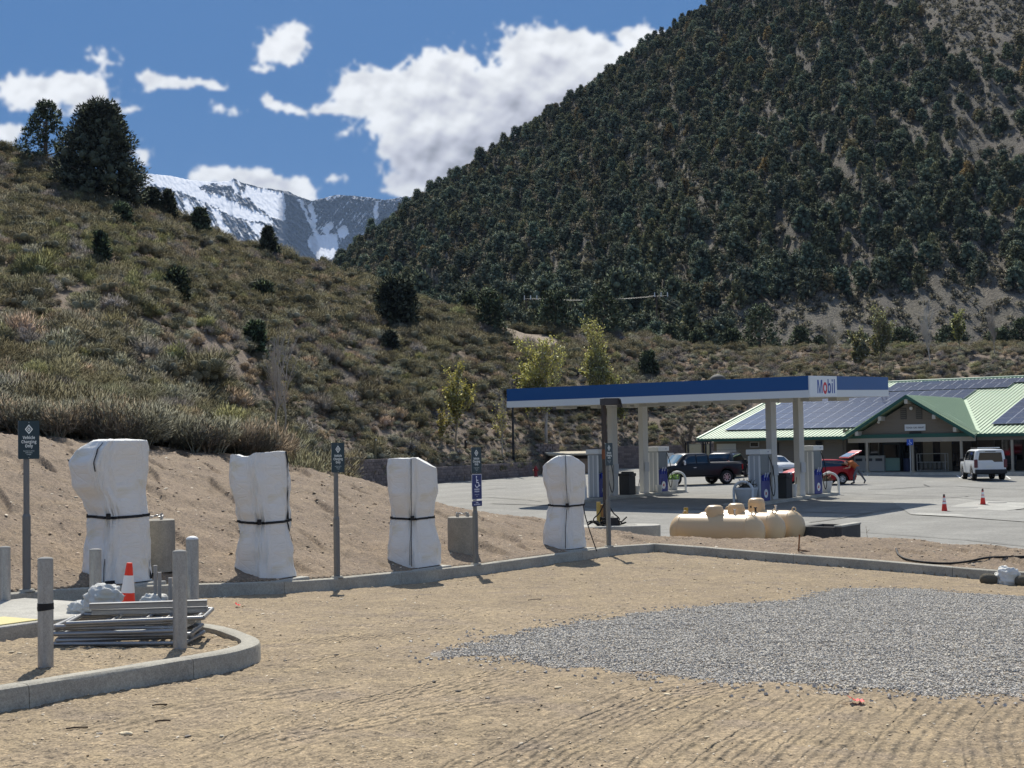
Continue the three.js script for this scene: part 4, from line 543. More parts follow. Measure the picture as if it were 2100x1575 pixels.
charger(539, 4.05, 0.5, 'white covered charger with a folded-in top and a strap down its right edge', { at: 20.4, waist: 0.81, pad: 'concrete pad under the charger with the folded-in top', rings: [[0, 0, 0.425], [0.35, 0.0, 0.39], [0.7, 0.0, 0.345], [0.81, 0.0, 0.33], [0.98, -0.02, 0.36], [1.3, -0.05, 0.4], [1.6, -0.07, 0.4], [1.8, -0.07, 0.37]], top: (x) => 1.79 + 0.05 * x - 0.05 * Math.exp(-(((x + 0.22) / 0.12) ** 2)), straps: [[1.12, 0.82, 1.8, 0.05], [1.05, 0.5, 0.8, 0.03]], buckle: 2.55 });
charger(843, 7.55, 0.5, 'white covered charger with a sloped top and a full length centre strap', { at: 23.4, waist: 0.8, pad: 'concrete pad under the charger with the sloped top', rings: [[0, 0, 0.445], [0.3, 0.0, 0.42], [0.7, 0.0, 0.345], [0.8, 0.0, 0.325], [0.95, 0.0, 0.36], [1.25, 0.0, 0.405], [1.6, 0.0, 0.41], [1.78, 0.0, 0.4]], top: (x) => Math.min(1.77, 1.78 - 0.55 * (x - 0.06)), straps: [[2.48, 0.03, 1.76, 0.032], [2.62, 0.05, 0.78, 0.02]], buckle: 2.4 });
charger(1152, 12.36, 0.5, 'white covered charger with a domed top and a loose strap hanging to the ground', { at: 27.4, waist: 0.83, pad: 'concrete pad under the domed charger cover', rings: [[0, 0, 0.415], [0.3, 0.0, 0.4], [0.7, 0.03, 0.345], [0.83, 0.045, 0.325], [1.0, 0.04, 0.37], [1.3, 0.02, 0.41], [1.55, 0.02, 0.415], [1.78, 0.02, 0.36]], top: (x) => Math.min(1.79 - 0.9 * Math.max(0, Math.abs(x - 0.02) - 0.12) ** 1.3 - 0.02, 1.79), straps: [[2.5, 0.02, 1.8, 0.035]], buckle: 2.5, tail: [[0.36, 0.84, 0.12], [0.4, 0.6, 0.16], [0.5, 0.25, 0.2], [0.6, -0.06, 0.24]] });

// signs
const signGreen = '#16323a', signBlue = '#1b2a66';
const evTex = canvasTex(384, 576, (g, w, h) => { g.fillStyle = signGreen; g.fillRect(0, 0, w, h); g.strokeStyle = g.fillStyle = '#e9efe9'; g.save(); g.translate(w / 2, 128); g.rotate(Math.PI / 4); g.lineWidth = 17; g.lineJoin = 'round'; g.strokeRect(-44, -44, 88, 88); g.fillRect(-22, -22, 44, 44); g.fillStyle = signGreen; g.beginPath(); g.arc(0, 0, 11, 0, 7); g.fill(); g.restore(); g.fillStyle = '#e9efe9'; g.font = 'bold 64px sans-serif'; g.textAlign = 'center'; g.fillText('Vehicle', w / 2, 275); g.fillText('Charging', w / 2, 338); g.fillText('Only', w / 2, 401); g.font = '21px sans-serif'; g.fillText('Reserved for vehicles', w / 2, 462); g.fillText('while actively', w / 2, 488); g.fillText('charging', w / 2, 514); g.beginPath(); g.arc(w / 2, 24, 5, 0, 7); g.arc(w / 2, h - 22, 5, 0, 7); g.fill(); });
const accTex = canvasTex(384, 560, (g, w, h) => { g.fillStyle = '#e8ebf2'; g.fillRect(0, 0, w, h); g.fillStyle = signBlue; g.fillRect(9, 9, w - 18, h - 18); g.strokeStyle = g.fillStyle = '#eef1f8'; g.lineWidth = 20; g.lineCap = 'round'; g.beginPath(); g.arc(180, 58, 20, 0, 7); g.fill(); g.beginPath(); g.moveTo(178, 95); g.lineTo(186, 185); g.lineTo(255, 185); g.lineTo(290, 262); g.lineTo(315, 252); g.stroke(); g.beginPath(); g.arc(200, 220, 70, 2.9, 0.35, true); g.stroke(); g.beginPath(); g.moveTo(182, 135); g.lineTo(240, 135); g.stroke(); g.font = 'bold 42px sans-serif'; g.textAlign = 'center'; g.fillText('RESERVED', w / 2, 352); g.fillText('PARKING', w / 2, 400); g.font = '27px sans-serif'; g.fillText('Minimum fine', w / 2, 462); g.fillText('$250', w / 2, 500); });
const vanTex = canvasTex(384, 150, (g, w, h) => { g.fillStyle = signBlue; g.fillRect(0, 0, w, h); g.fillStyle = '#eef1f8'; g.fillRect(0, 0, w, 10); g.font = 'bold 44px sans-serif'; g.textAlign = 'center'; g.fillText('VAN', w / 2, 66); g.fillText('ACCESSIBLE', w / 2, 116); });
const postMat = std(lin(0.17, 0.175, 0.17), 0.55, { metalness: 0.35 }), backMat = std('#9a9c9d', 0.5, { metalness: 0.5 });
const signFace = (t) => std(lin(1, 1, 1), 0.5, { map: t });
function panel(parent, name, w, h, y, t, edge = signGreen) { const s = new THREE.Shape(), r = 0.02; s.moveTo(-w / 2 + r, -h / 2); s.lineTo(w / 2 - r, -h / 2); s.quadraticCurveTo(w / 2, -h / 2, w / 2, -h / 2 + r); s.lineTo(w / 2, h / 2 - r); s.quadraticCurveTo(w / 2, h / 2, w / 2 - r, h / 2); s.lineTo(-w / 2 + r, h / 2); s.quadraticCurveTo(-w / 2, h / 2, -w / 2, h / 2 - r); s.lineTo(-w / 2, -h / 2 + r); s.quadraticCurveTo(-w / 2, -h / 2, -w / 2 + r, -h / 2); const p = obj(name, new THREE.ExtrudeGeometry(s, { depth: 0.004, bevelEnabled: false }).translate(0, y, 0.042), backMat, parent), f = new THREE.ShapeGeometry(s), q = f.attributes.position, u = f.attributes.uv; for (let i = 0; i < q.count; i++) u.setXY(i, q.getX(i) / w + 0.5, q.getY(i) / h + 0.5); f.translate(0, y, 0.048); obj('sign_face', f, signFace(t), p); return p; }
const FACE = Math.atan2(KD, KX);            // turn that faces the lot
function sign(t, label, h, low, extra) {
  const [X, D] = KP(t), g = thing('charging_sign', label, 'sign', V(X - KD * 0.085, kTop(t), -(D + KX * 0.085)), FACE, 'vehicle charging signs along the kerb');
  obj('lower_post', [cyl(0.048, 0.048, low, 0, low / 2, 0, 24), cyl(0.038, 0.048, 0.03, 0, low + 0.015, 0, 24)], postMat, g); obj('upper_post', cyl(0.035, 0.035, h - low - 0.06, 0, (h - 0.06 + low) / 2, 0, 20), postMat, g); obj('footing', cyl(0.085, 0.1, 0.025, 0, 0.012, 0, 20), kerbMat, g);
  panel(g, 'sign_panel', 0.305, 0.457, h - 0.2285, evTex); if (extra) { panel(g, 'accessible_panel', 0.305, 0.44, h - 0.695, accTex, signBlue); panel(g, 'van_panel', 0.305, 0.1, h - 0.985, vanTex, signBlue); }
  return g;
}
sign(0, 'dark green charging sign on a grey post beside the charger with the slanting strap', 2.03, 0.89);
sign(5.695, 'dark green charging sign between the folded-top and slope-topped chargers', 2.06, 0.9);
sign(9.434, 'charging sign with blue wheelchair parking panels beneath it', 2.05, 0.9, true);
sign(14.2, 'dark green charging sign on a grey post by the brown lamp pole', 2.1, 0.93);

// concrete footings waiting for lamp posts
function footing(px, py, D, label, seed) { const p = pix(px, py, D); p.y = groundH(p.x, D) - 0.06; const t = thing('concrete_footing', label, 'concrete footing', p, 0, 'round concrete footings'), g = new THREE.LatheGeometry([[0, 0.71], [0.255, 0.71], [0.272, 0.695], [0.278, 0.5], [0.275, 0.3], [0.28, 0]].map(([x, y]) => new THREE.Vector2(x, y)), 40); obj('drum', g, concrete('#b9b2a4', { map: setRep(greyMap, 2, 1) }), t); for (const a of [0.6, 2.2, 3.7, 5.3]) obj('anchor_bolt', [cyl(0.012, 0.012, 0.09, Math.cos(a) * 0.13, 0.75, Math.sin(a) * 0.13, 8), cyl(0.024, 0.024, 0.02, Math.cos(a) * 0.13, 0.735, Math.sin(a) * 0.13, 6)], steel, t); const r = rng(seed), W = []; for (let k = 0; k < 9; k++) W.push(V(Math.cos(k * 0.9) * (0.08 + 0.05 * r()), 0.73 + 0.06 * r(), Math.sin(k * 0.9) * (0.08 + 0.05 * r()))); obj('wire_coil', tube(W, 0.008, 5, 60), steel, t); return t; }
footing(318, 1196, 19.6, 'round concrete footing beside the charger with the slanting strap', 3);
footing(950, 1154, 25.9, 'round concrete footing behind the wheelchair parking sign', 4);

// cones
function cone(p, h, label, style, lean = [0, 0]) { const t = thing('traffic_cone', label, 'traffic cone', p, 0.3, style === 'tall' ? 'tall cones on the paved lot' : undefined); t.rotation.z = lean[0]; t.rotation.x = lean[1]; const R0 = h * 0.17, R1 = h * 0.045, at_ = (y) => lerp(R0, R1, y / h), ring = (a, b, o = 0) => new THREE.CylinderGeometry(at_(b) + o, at_(a) + o, b - a, 24, 1, true).translate(0, (a + b) / 2 + 0.03, 0), red = std(style === 'tall' ? '#d8321f' : '#ef3a1c', 0.55), white = std('#e9e7e1', 0.45); obj('body', [new THREE.CylinderGeometry(R1, R0, h, 24).translate(0, h / 2 + 0.03, 0)], red, t); obj('base', rbox(R0 * 2.7, 0.035, R0 * 2.7, 0.012, 0, 0.018, 0), style === 'tall' ? std('#26221f', 0.8) : red, t); for (const [a, b] of style === 'tall' ? [[h * 0.62, h * 0.8], [h * 0.43, h * 0.57]] : [[h * 0.52, h * 0.8]]) obj('reflective_band', ring(a, b, 0.003), white, t); if (style === 'tall') obj('tip', ring(h * 0.86, h * 1.0, 0.004), std('#4b4640', 0.7), t); return t; }
{ const p = pix(258, 1272, 14.3); p.y = groundH(p.x, 14.3); cone(p, 0.62, 'orange-red and white cone behind the stack of steel frames', 'wide', [-0.06, 0]); }

// stack of galvanised frames
{
  const r = rng(55), c = pix(262, 1316, 12.15), base = groundH(c.x, 12.15) + 0.03; let y = base;
  const bendy = (w, d, rad, mid) => { const L = []; L.push(rod(V(-w / 2, 0, -d / 2), V(w / 2, 0, -d / 2), rad, 9), rod(V(-w / 2, 0, d / 2), V(w / 2, 0, d / 2), rad, 9)); return [L, [rod(V(-w / 2, 0, -d / 2), V(-w / 2, 0, d / 2), rad, 9), rod(V(w / 2, 0, -d / 2), V(w / 2, 0, d / 2), rad, 9), ...mid.map((x) => rod(V(x, 0, -d / 2), V(x, 0, d / 2), rad * 0.8, 8))]]; };
  const words = ['lowest', 'second lowest', 'third lowest', 'fourth lowest', 'fifth lowest', 'sixth lowest', 'seventh lowest', 'eighth lowest'];
  for (let k = 0; k < 7; k++) { const w = 1.02 + 0.14 * r(), [rails, stiles] = bendy(w, 0.62 + 0.08 * r(), 0.019, k % 2 ? [0.12] : [-0.2, 0.25]), t = thing('pipe_barricade', `galvanised pipe barricade, ${words[k]} in the stack behind the bollards`, 'barricade', V(c.x + (r() - 0.5) * 0.26 - 0.02 + 0.014 * k, y, c.z + (r() - 0.5) * 0.1), 0.13 + (r() - 0.5) * 0.34, 'stacked pipe barricades'); for (const g of rails) obj('rail', g, steel, t); for (const g of stiles) obj('stile', g, steel, t); t.rotation.z = (r() - 0.5) * 0.03; y += 0.03; }
  for (let k = 0; k < 2; k++) { const t = thing('steel_channel', k ? 'upper square steel channel lying on the stacked frames' : 'lower square steel channel lying on the stacked frames', 'steel channel', V(c.x + 0.18, y + 0.006 + k * 0.058, c.z - 0.05 + 0.05 * k), 0.07 + 0.06 * k); obj('web', rbox(0.98, 0.045, 0.05, 0.006), steel, t); obj('flange', box(0.98, 0.006, 0.085, 0, 0.026, 0), steel, t); }
  for (const [dx, dz, h, l] of [[0.1, -0.55, 0.62, 'short upright steel post beside the orange cone'], [0.15, -0.5, 0.56, 'upright steel post leaning beside the orange cone'], [0.24, -0.52, 0.52, 'shortest upright steel post by the orange cone']]) { const q = V(c.x + dx, 0, c.z + dz); q.y = groundH(q.x, -q.z) - 0.02; const t = thing('steel_post', l, 'steel post', q, 0.2, 'upright steel posts by the cone'); obj('tube', [box(0.032, h, 0.032, 0, h / 2, 0)], steel, t); obj('end_plate', box(0.06, 0.008, 0.06, 0, 0.004, 0), steel, t); }
}
const bagMat = std(lin(0.8, 0.79, 0.75), 0.85, { bumpMap: setRep(weave, 5), bumpScale: 0.004, map: stainMap });
function bag(p, w, h, d, turn, label, seed, mat = bagMat) { const t = thing('sandbag', label, 'sandbag', p, turn), g = new THREE.SphereGeometry(1, 48, 32), q = g.attributes.position; for (let i = 0; i < q.count; i++) { let x = q.getX(i), y = q.getY(i), z = q.getZ(i); const sx = Math.sign(x) * Math.abs(x) ** 0.7, sz = Math.sign(z) * Math.abs(z) ** 0.75; const n = 1 + 0.16 * n3(x * 1.7, y * 1.7, z * 1.7 + seed) + 0.09 * Math.abs(n3(x * 4, y * 4 + seed, z * 4)) + 0.03 * n3(x * 11, y * 11, z * 11 + seed); q.setXYZ(i, sx * w / 2 * n, Math.max(-0.35, y) * h * n * 0.8 + h * 0.26, sz * d / 2 * n); } g.computeVertexNormals(); obj('sack', g, mat, t); obj('tied_neck', at(new THREE.ConeGeometry(h * 0.26, h * 0.55, 10), w * 0.5, h * 0.34, 0, 0, 0, -1.2), mat, t); return t; }
{ const a = pix(212, 1240, 12.5); bag(a, 0.3, 0.16, 0.24, 0.4, 'crumpled white sandbag on the left end of the stacked frames', 2); const b = pix(318, 1250, 12.7); bag(b, 0.25, 0.13, 0.22, -0.3, 'white sandbag slumped on the middle of the stacked frames', 5); const c = pix(165, 1252, 13.4); c.y = 0.16; bag(c, 0.22, 0.09, 0.2, 1.2, 'flat white sack lying on the concrete walk by the frames', 8); }
{ const p = pix(2066, 1192, 24.4); p.y = groundH(p.x, 24.4); bag(p, 0.42, 0.27, 0.32, 0.2, 'white sandbag weighing down straw rolls at the cross kerb', 11); const straw = std(lin(0.24, 0.21, 0.15), 1, { bumpMap: setRep(dirtBump, 2), bumpScale: 0.03 }); for (const [dx, dz, l, n] of [[-0.34, 0.05, 'grey-brown straw roll end left of the white sandbag', 1], [0.4, 0.1, 'straw roll right of the white sandbag', 2]]) { const q = V(p.x + dx, 0, p.z + dz); q.y = groundH(q.x, -q.z) + 0.07; const t = obj('straw_wattle', at(new THREE.CapsuleGeometry(0.1, n === 2 ? 0.5 : 0.12, 6, 18), q.x, q.y, q.z, 0, 0.3, 1.5), straw); tag(t, l, 'straw roll'); } }

// litter, stones and gravel
const redMat = std('#d81f1a', 0.6);
function tapeScrap(px, py, w, label, seed) { const p = hit(px, py, groundH, 5), r = rng(seed), q = [], ii = []; for (let i = 0; i <= 12; i++) { const t = i / 12 - 0.5; const y = 0.015 + 0.02 * Math.abs(n2(t * 6, seed)) + (i < 3 ? 0.012 * (3 - i) : 0); q.push(t * w, y, -0.03 + 0.02 * n2(i, seed), t * w, y + 0.012 * n2(i * 0.7, 4), 0.035 + 0.02 * n2(i, seed + 2)); if (i < 12) ii.push(2 * i, 2 * i + 1, 2 * i + 2, 2 * i + 1, 2 * i + 3, 2 * i + 2); } tag(obj('red_tape', quadsGeo(q, ii).translate(p.x, p.y, p.z), redMat), label, 'litter'); }
tapeScrap(1755, 1442, 0.1, 'crumpled red tape scrap on the sand below the gravel', 3);
tapeScrap(488, 1244, 0.06, 'tiny red tape scrap on the sand near the long kerb', 6);
const stoneGeo = [0, 1, 2, 3].map((k) => { const g = mergeVertices(new THREE.IcosahedronGeometry(1, 2).deleteAttribute('normal').deleteAttribute('uv')), q = g.attributes.position; for (let i = 0; i < q.count; i++) { const n = 1 + 0.35 * n3(q.getX(i) + k * 7, q.getY(i), q.getZ(i)) + 0.12 * n3(q.getX(i) * 3, q.getY(i) * 3 + k, q.getZ(i) * 3); q.setXYZ(i, q.getX(i) * n, q.getY(i) * n * 0.55, q.getZ(i) * n * 0.8); } g.computeVertexNormals(); g.setAttribute('uv', new THREE.BufferAttribute(new Float32Array(q.count * 2), 2)); return g; });
const stoneMats = ['#d9c8a6', '#8d8478', '#b7a68a', '#6e665c', '#c5b79c'].map((h) => std(h, 0.95));
{
  const big = [[258, 1506, 17, 0], [205, 1506, 12, 1], [940, 1418, 9, 3], [1000, 1432, 9, 1], [1145, 1411, 10, 0], [1035, 1488, 9, 0], [1360, 1418, 10, 3], [1368, 1425, 11, 0], [1340, 1457, 9, 0], [1355, 1451, 6, 3], [1312, 1452, 6, 1], [1300, 1436, 6, 1], [1390, 1452, 8, 3], [960, 1562, 8, 0], [1095, 1437, 6, 3], [1090, 1452, 7, 3], [1270, 1465, 5, 3], [1490, 1460, 8, 0], [455, 1510, 9, 4], [385, 1510, 9, 1], [220, 1560, 12, 3], [560, 1495, 7, 0], [300, 1500, 8, 2], [585, 1355, 7, 3], [690, 1343, 6, 3], [890, 1398, 8, 3], [795, 1425, 6, 3], [668, 1480, 7, 2], [1450, 1512, 7, 0], [1130, 1537, 8, 0], [1405, 1275, 5, 3], [1575, 1205, 4, 3], [25, 1338, 9, 2], [40, 1340, 7, 4], [1820, 1487, 6, 0], [740, 1000, 5, 2], [140, 944, 8, 3], [690, 985, 5, 0], [960, 1085, 3, 2], [1960, 1138, 4, 0], [1995, 1160, 7, 1], [2030, 1117, 5, 1], [2075, 1120, 7, 1], [2012, 1118, 4, 3], [1875, 1118, 3, 0], [1470, 1125, 4, 2], [1782, 1117, 5, 3], [1690, 1122, 3, 2], [675, 978, 6, 4], [85, 1000, 9, 3], [458, 1049, 7, 3], [610, 1050, 7, 3], [755, 1052, 6, 2], [680, 1075, 5, 0], [745, 1065, 5, 2]];
  const words = ['pale', 'grey', 'buff', 'dark', 'cream'];
  big.forEach(([x, y, s, m], i) => { const p = hit(x, y, groundH, 5, 50), D = -p.z, k = s * D / F * 0.62, o = obj('stone', stoneGeo[i % 4], stoneMats[m]); o.position.copy(p); o.position.y += k * 0.12; o.scale.set(k * 1.25, k * 0.75, k); o.rotation.y = i * 1.7; tag(o, y > 1190 ? `${words[m]} loose stone lying on the sandy ground of the yard` : `${words[m]} loose stone on the dirt bank beyond the kerbs`, 'stone', y > 1190 ? 'loose stones on the sand' : 'loose stones on the dirt bank'); });
  // small pebbles and clods, uncountable
  const r = rng(66), L = [[], []], cols = [[], []], low = [0, 1].map((k) => { const g = new THREE.IcosahedronGeometry(1, 0), q = g.attributes.position; const gg = mergeVertices(g.deleteAttribute('normal').deleteAttribute('uv')); const p = gg.attributes.position; for (let i = 0; i < p.count; i++) { const n = 1 + 0.4 * n3(p.getX(i) * 1.3 + k * 5, p.getY(i), p.getZ(i)); p.setXYZ(i, p.getX(i) * n, p.getY(i) * n * 0.6, p.getZ(i) * n); } gg.computeVertexNormals(); return gg; });
  for (let k = 0; k < 30000; k++) { const x = -60 + 2220 * r(), D = 6 * Math.exp(r() * 1.85), X = (x - 1050) / F * D, [h, kind] = dirtAt(X, D), clump = 0.5 + fbm(X * 0.9, D * 0.9, 2); if (kind === 0 && r() > 0.35 + clump * 0.8) continue; const s = (kind === 1 ? 0.005 + 0.016 * r() ** 6 : 0.003 + 0.011 * r() ** 5) * (0.5 + D / 22), v = 0.75 + 0.5 * r(); L[k & 1].push(M4(V(X, h + s * 0.15, -D), [r() * 0.4, r() * 6, r() * 0.4], V(s * (0.8 + r()), s * 0.6, s))); cols[k & 1].push(r() < 0.3 ? new THREE.Color(0.68 * v, 0.58 * v, 0.43 * v) : kind === 1 ? new THREE.Color(0.5 * v, 0.38 * v, 0.27 * v) : new THREE.Color(0.55 * v, 0.43 * v, 0.28 * v)); }
  low.forEach((g, k) => instanced('pebbles', g, std(lin(1, 1, 1), 0.97), L[k], cols[k]));
  // the spread of crushed gravel
  const edge = gravelEdge;
  const G = [[], [], []], gc = [[], [], []], x0 = Math.min(...edge.map((e) => e[0])), x1 = 9.5, d0 = Math.min(...edge.map((e) => e[1])), d1 = Math.max(...edge.map((e) => e[1])), shapes = [0, 1, 2].map((k) => { const g = new THREE.BoxGeometry(1, 0.7, 0.8), q = g.attributes.position, m = mergeVertices(g.deleteAttribute('normal').deleteAttribute('uv')), p = m.attributes.position; for (let i = 0; i < p.count; i++) p.setXYZ(i, p.getX(i) * (1 + 0.55 * n3(i * 3.1, k * 5.3, 1)), p.getY(i) * (1 + 0.5 * n3(i * 2.3, k * 4.1, 7)), p.getZ(i) * (1 + 0.5 * n3(i * 1.7, k, 9))); const f = m.toNonIndexed(); f.computeVertexNormals(); return f; });
  for (let k = 0; k < 430000; k++) { const X = lerp(x0, x1, r()), D = lerp(d0, d1, r()), wob = 0.16; if (!inPoly(X + wob * n2(X * 1.7, D * 1.7) + 0.16 * (r() - 0.5) * 2 * r(), D + wob * n2(X * 1.7 + 9, D * 1.7) + 0.3 * (r() - 0.5) * 2 * r(), edge)) continue; const s = 0.009 + 0.011 * r() * r(), v = 0.7 + 0.55 * r(), warm = r() < 0.12 ? 0.06 : 0; G[k % 3].push(M4(V(X, frontH(X, D) + rough(X, D) + 0.001 + 0.006 * r(), -D), [(r() - 0.5) * 0.9, r() * 6, (r() - 0.5) * 0.9], V(s, s * 0.8, s))); gc[k % 3].push(new THREE.Color((0.53 + warm) * v, (0.49 + warm * 0.7) * v, 0.42 * v)); }
  for (let k = 0; k < 700; k++) { const e = edge[Math.floor(r() * edge.length)], X = e[0] + (r() - 0.5) * 1.2, D = e[1] + (r() - 0.5) * 1.0, s = 0.016 + 0.01 * r(); G[0].push(M4(V(X, groundH(X, D) + 0.004, -D), [r() * 6, r() * 6, 0], V(s, s, s))); gc[0].push(new THREE.Color(0.5, 0.45, 0.38)); }
  shapes.forEach((g, k) => instanced('gravel', g, std(lin(1, 1, 1), 0.9), G[k], gc[k]));
}
// stakes, hose and twigs
{ const p = hit(1637, 1131, groundH, 10, 45), t = thing('marker_stake', 'rusty leaning stake behind the cross kerb', 'stake', p); obj('shaft', rod(V(0, -0.1, 0), V(0.035, 0.34, 0), 0.016, 7), std('#8a5a34', 0.9), t); obj('foot', at(cyl(0.014, 0.014, 0.25, 0, 0, 0, 6), 0.1, 0.02, 0.04, 0, 0, 1.4), std('#6b4a31', 0.9), t); }
{ const P = [[1838, 1128], [1845, 1142], [1862, 1150], [1900, 1156], [1945, 1158], [1985, 1154], [2020, 1147], [2055, 1145], [2110, 1144], [2200, 1144]].map(([x, y]) => hit(x, y, groundH, 10, 45).add(V(0, 0.025, 0))); tag(obj('black_hose', tube(P, 0.022, 7, 80), std('#15120f', 0.75)), 'dark hose snaking over the dirt behind the cross kerb', 'hose'); }
for (const [a, b, l] of [[[1083, 1232], [1110, 1230], 'thin dark twig on the sand'], [[312, 1449], [343, 1447], 'straight twig on the sand near the island kerb'], [[318, 1482], [350, 1480], 'bent twig on the sand near the pale stone'], [[135, 1497], [180, 1494], 'long thin twig on the sand by the pale stone']]) { const p = hit(...a, groundH, 5), q = hit(...b, groundH, 5); p.y += 0.008; q.y += 0.008; const m = p.clone().lerp(q, 0.5).add(V(0, 0.006, 0.015)); tag(obj('twig', tube([p, m, q], 0.005, 5, 10), std('#3a2c20', 0.95)), l, 'twig'); }
for (const [x, y, D, h, l] of [[952, 1065, 26.2, 0.32, 'thin dry weed stalk by the round footing behind the wheelchair sign'], [1779, 1101, 32, 0.3, 'thin dry stalk on the dirt bank before the paved lot']]) { const p = pix(x, y, D); p.y = groundH(p.x, D) - 0.02; const t = thing('dry_stalk', l, 'dry plant', p); obj('stem', rod(V(0, 0, 0), V(-0.03, h, 0), 0.006, 5, 0.003), std('#7d6a4c', 1), t); obj('side_twig', rod(V(-0.015, h * 0.5, 0), V(0.04, h * 0.75, 0.02), 0.004, 4, 0.002), std('#7d6a4c', 1), t); }

// ---------------------------------------------------------------- filling station
const white = std('#d9dad6', 0.5), offWhite = std('#c9c8c2', 0.7), dark = std('#1c1d20', 0.6), rubber = std('#131314', 0.9), chrome = std(lin(0.6, 0.6, 0.6), 0.25, { metalness: 0.9 });
const glassDark = phys('#0c1116', 0.06, { metalness: 0.0, clearcoat: 1, clearcoatRoughness: 0.03 });
function hexa(b, t) { const P = [...b, ...t], f = [[3, 2, 1, 0], [4, 5, 6, 7], [0, 1, 5, 4], [1, 2, 6, 5], [2, 3, 7, 6], [3, 0, 4, 7]], pos = [], uv = [], idx = []; for (const q of f) { const o = pos.length / 3; const w = P[q[0]].distanceTo(P[q[1]]), h = P[q[1]].distanceTo(P[q[2]]); q.forEach((k) => pos.push(P[k].x, P[k].y, P[k].z)); uv.push(0, 0, w, 0, w, h, 0, h); idx.push(o, o + 1, o + 2, o, o + 2, o + 3); } return quadsGeo(pos, idx, uv); }
const off = (g, t) => g.translate(-t.position.x, -t.position.y, -t.position.z);
const U2 = [-0.807, 0.59], V2 = [0.588, 0.809];         // canopy: along the long face (left, away), along the islands (right, away)
const cA = pix(1657, 770.5, 62), cB = pix(1039, 797.7, 71.7), cC = pix(1821, 773.3, 69.6), cE = cB.clone().add(cC).sub(cA);
{
  const base = cA.clone().add(cE).multiplyScalar(0.5); base.y = lotH(0, 70); const t = thing('fuel_canopy', 'flat fuel canopy with blue and white fascia carrying the Mobil name', 'canopy', base);
  const dn = (p, d) => p.clone().add(V(0, -d, 0)), mid = cA.clone().add(cE).multiplyScalar(0.5), out = (p, k) => { const d = p.clone().sub(mid).setY(0); return p.clone().addScaledVector(d.normalize(), k); };
  const H = 0.95, blue = std('#0d4a82', 0.42), fw = std('#d3d5d3', 0.5), corners = [cA, cB, cE, cC];
  for (let i = 0; i < 4; i++) { const p = corners[i], q = corners[(i + 1) % 4], pi = out(p, -0.09), qi = out(q, -0.09); obj('blue_fascia', off(hexa([dn(p, H * 0.66), dn(q, H * 0.66), dn(qi, H * 0.66), dn(pi, H * 0.66)], [p, q, qi, pi]), t), blue, t); const po = out(p, 0.012), qo = out(q, 0.012); obj('white_fascia', off(hexa([dn(po, H), dn(qo, H), dn(qi, H), dn(pi, H)], [dn(po, H * 0.663), dn(qo, H * 0.663), dn(qi, H * 0.663), dn(pi, H * 0.663)]), t), fw, t); }
  const inn = corners.map((p) => out(p, -0.1)); obj('soffit', off(hexa(inn.map((p) => dn(p, H - 0.06)).reverse(), inn.map((p) => dn(p, H - 0.1)).reverse()), t), std('#c4c3bd', 0.6), t); obj('roof_deck', off(hexa(inn.map((p) => dn(p, 0.25)).reverse(), inn.map((p) => dn(p, 0.2)).reverse()), t), std('#9a9a96', 0.8), t);
  // name panel on the short face
  const dir = cC.clone().sub(cA), L = 3.0 / dir.length(), a = cA.clone().addScaledVector(dir, 0.002), b = cA.clone().addScaledVector(dir, L), nrm = V(0.807, 0, 0.59), f = (p, k) => p.clone().addScaledVector(nrm, k);
  const pw = obj('name_panel', off(hexa([f(dn(a, H - 0.02), 0.05), f(dn(b, H - 0.02), 0.05), f(dn(b, H - 0.02), 0.0), f(dn(a, H - 0.02), 0.0)], [f(a, 0.05), f(b, 0.05), f(b, 0), f(a, 0)]), t), std('#dfe1e0', 0.5), t);
  const mob = canvasTex(512, 160, (g, w, h) => { g.fillStyle = '#dfe1e0'; g.fillRect(0, 0, w, h); g.font = 'bold 150px sans-serif'; g.fillStyle = '#123a8c'; g.textAlign = 'left'; const s = 0.86; g.save(); g.scale(s, 1); const x0 = 150; g.fillText('M', x0, 136); const m = g.measureText('M').width; g.fillText('bil', x0 + m + g.measureText('o').width, 136); g.strokeStyle = '#c81f2d'; g.lineWidth = 24; g.beginPath(); g.ellipse(x0 + m + g.measureText('o').width / 2, 94, 34, 36, 0, 0, 7); g.stroke(); g.restore(); });
  const qd = [f(dn(a, H - 0.04), 0.054), f(dn(b, H - 0.04), 0.054), f(dn(b, 0.02), 0.054), f(dn(a, 0.02), 0.054)]; obj('name_lettering', off(quadsGeo(qd.flatMap((p) => p.toArray()), [0, 1, 2, 0, 2, 3], [0, 0, 1, 0, 1, 1, 0, 1]), t), std(lin(1, 1, 1), 0.5, { map: mob }), pw);
  const on = (u, v, d) => { const p = cA.clone().addScaledVector(cB.clone().sub(cA), u).addScaledVector(cC.clone().sub(cA), v); p.y -= d; return p; };
  for (const u of [0.12, 0.3, 0.48, 0.66, 0.84]) for (const v of [0.16, 0.5, 0.84]) { const p = on(u, v, H + 0.07); obj('ceiling_light', off(box(0.9, 0.16, 0.55, p.x, p.y, p.z, 0.63), t), std('#bdbbb2', 0.7), t); }
  const dome = on(0.42, 0.5, -0.05); obj('roof_vent', off(at(new THREE.SphereGeometry(0.42, 20, 12).scale(1, 0.75, 1), dome.x, dome.y + 0.02, dome.z), t), std('#4b4a47', 0.8), t);
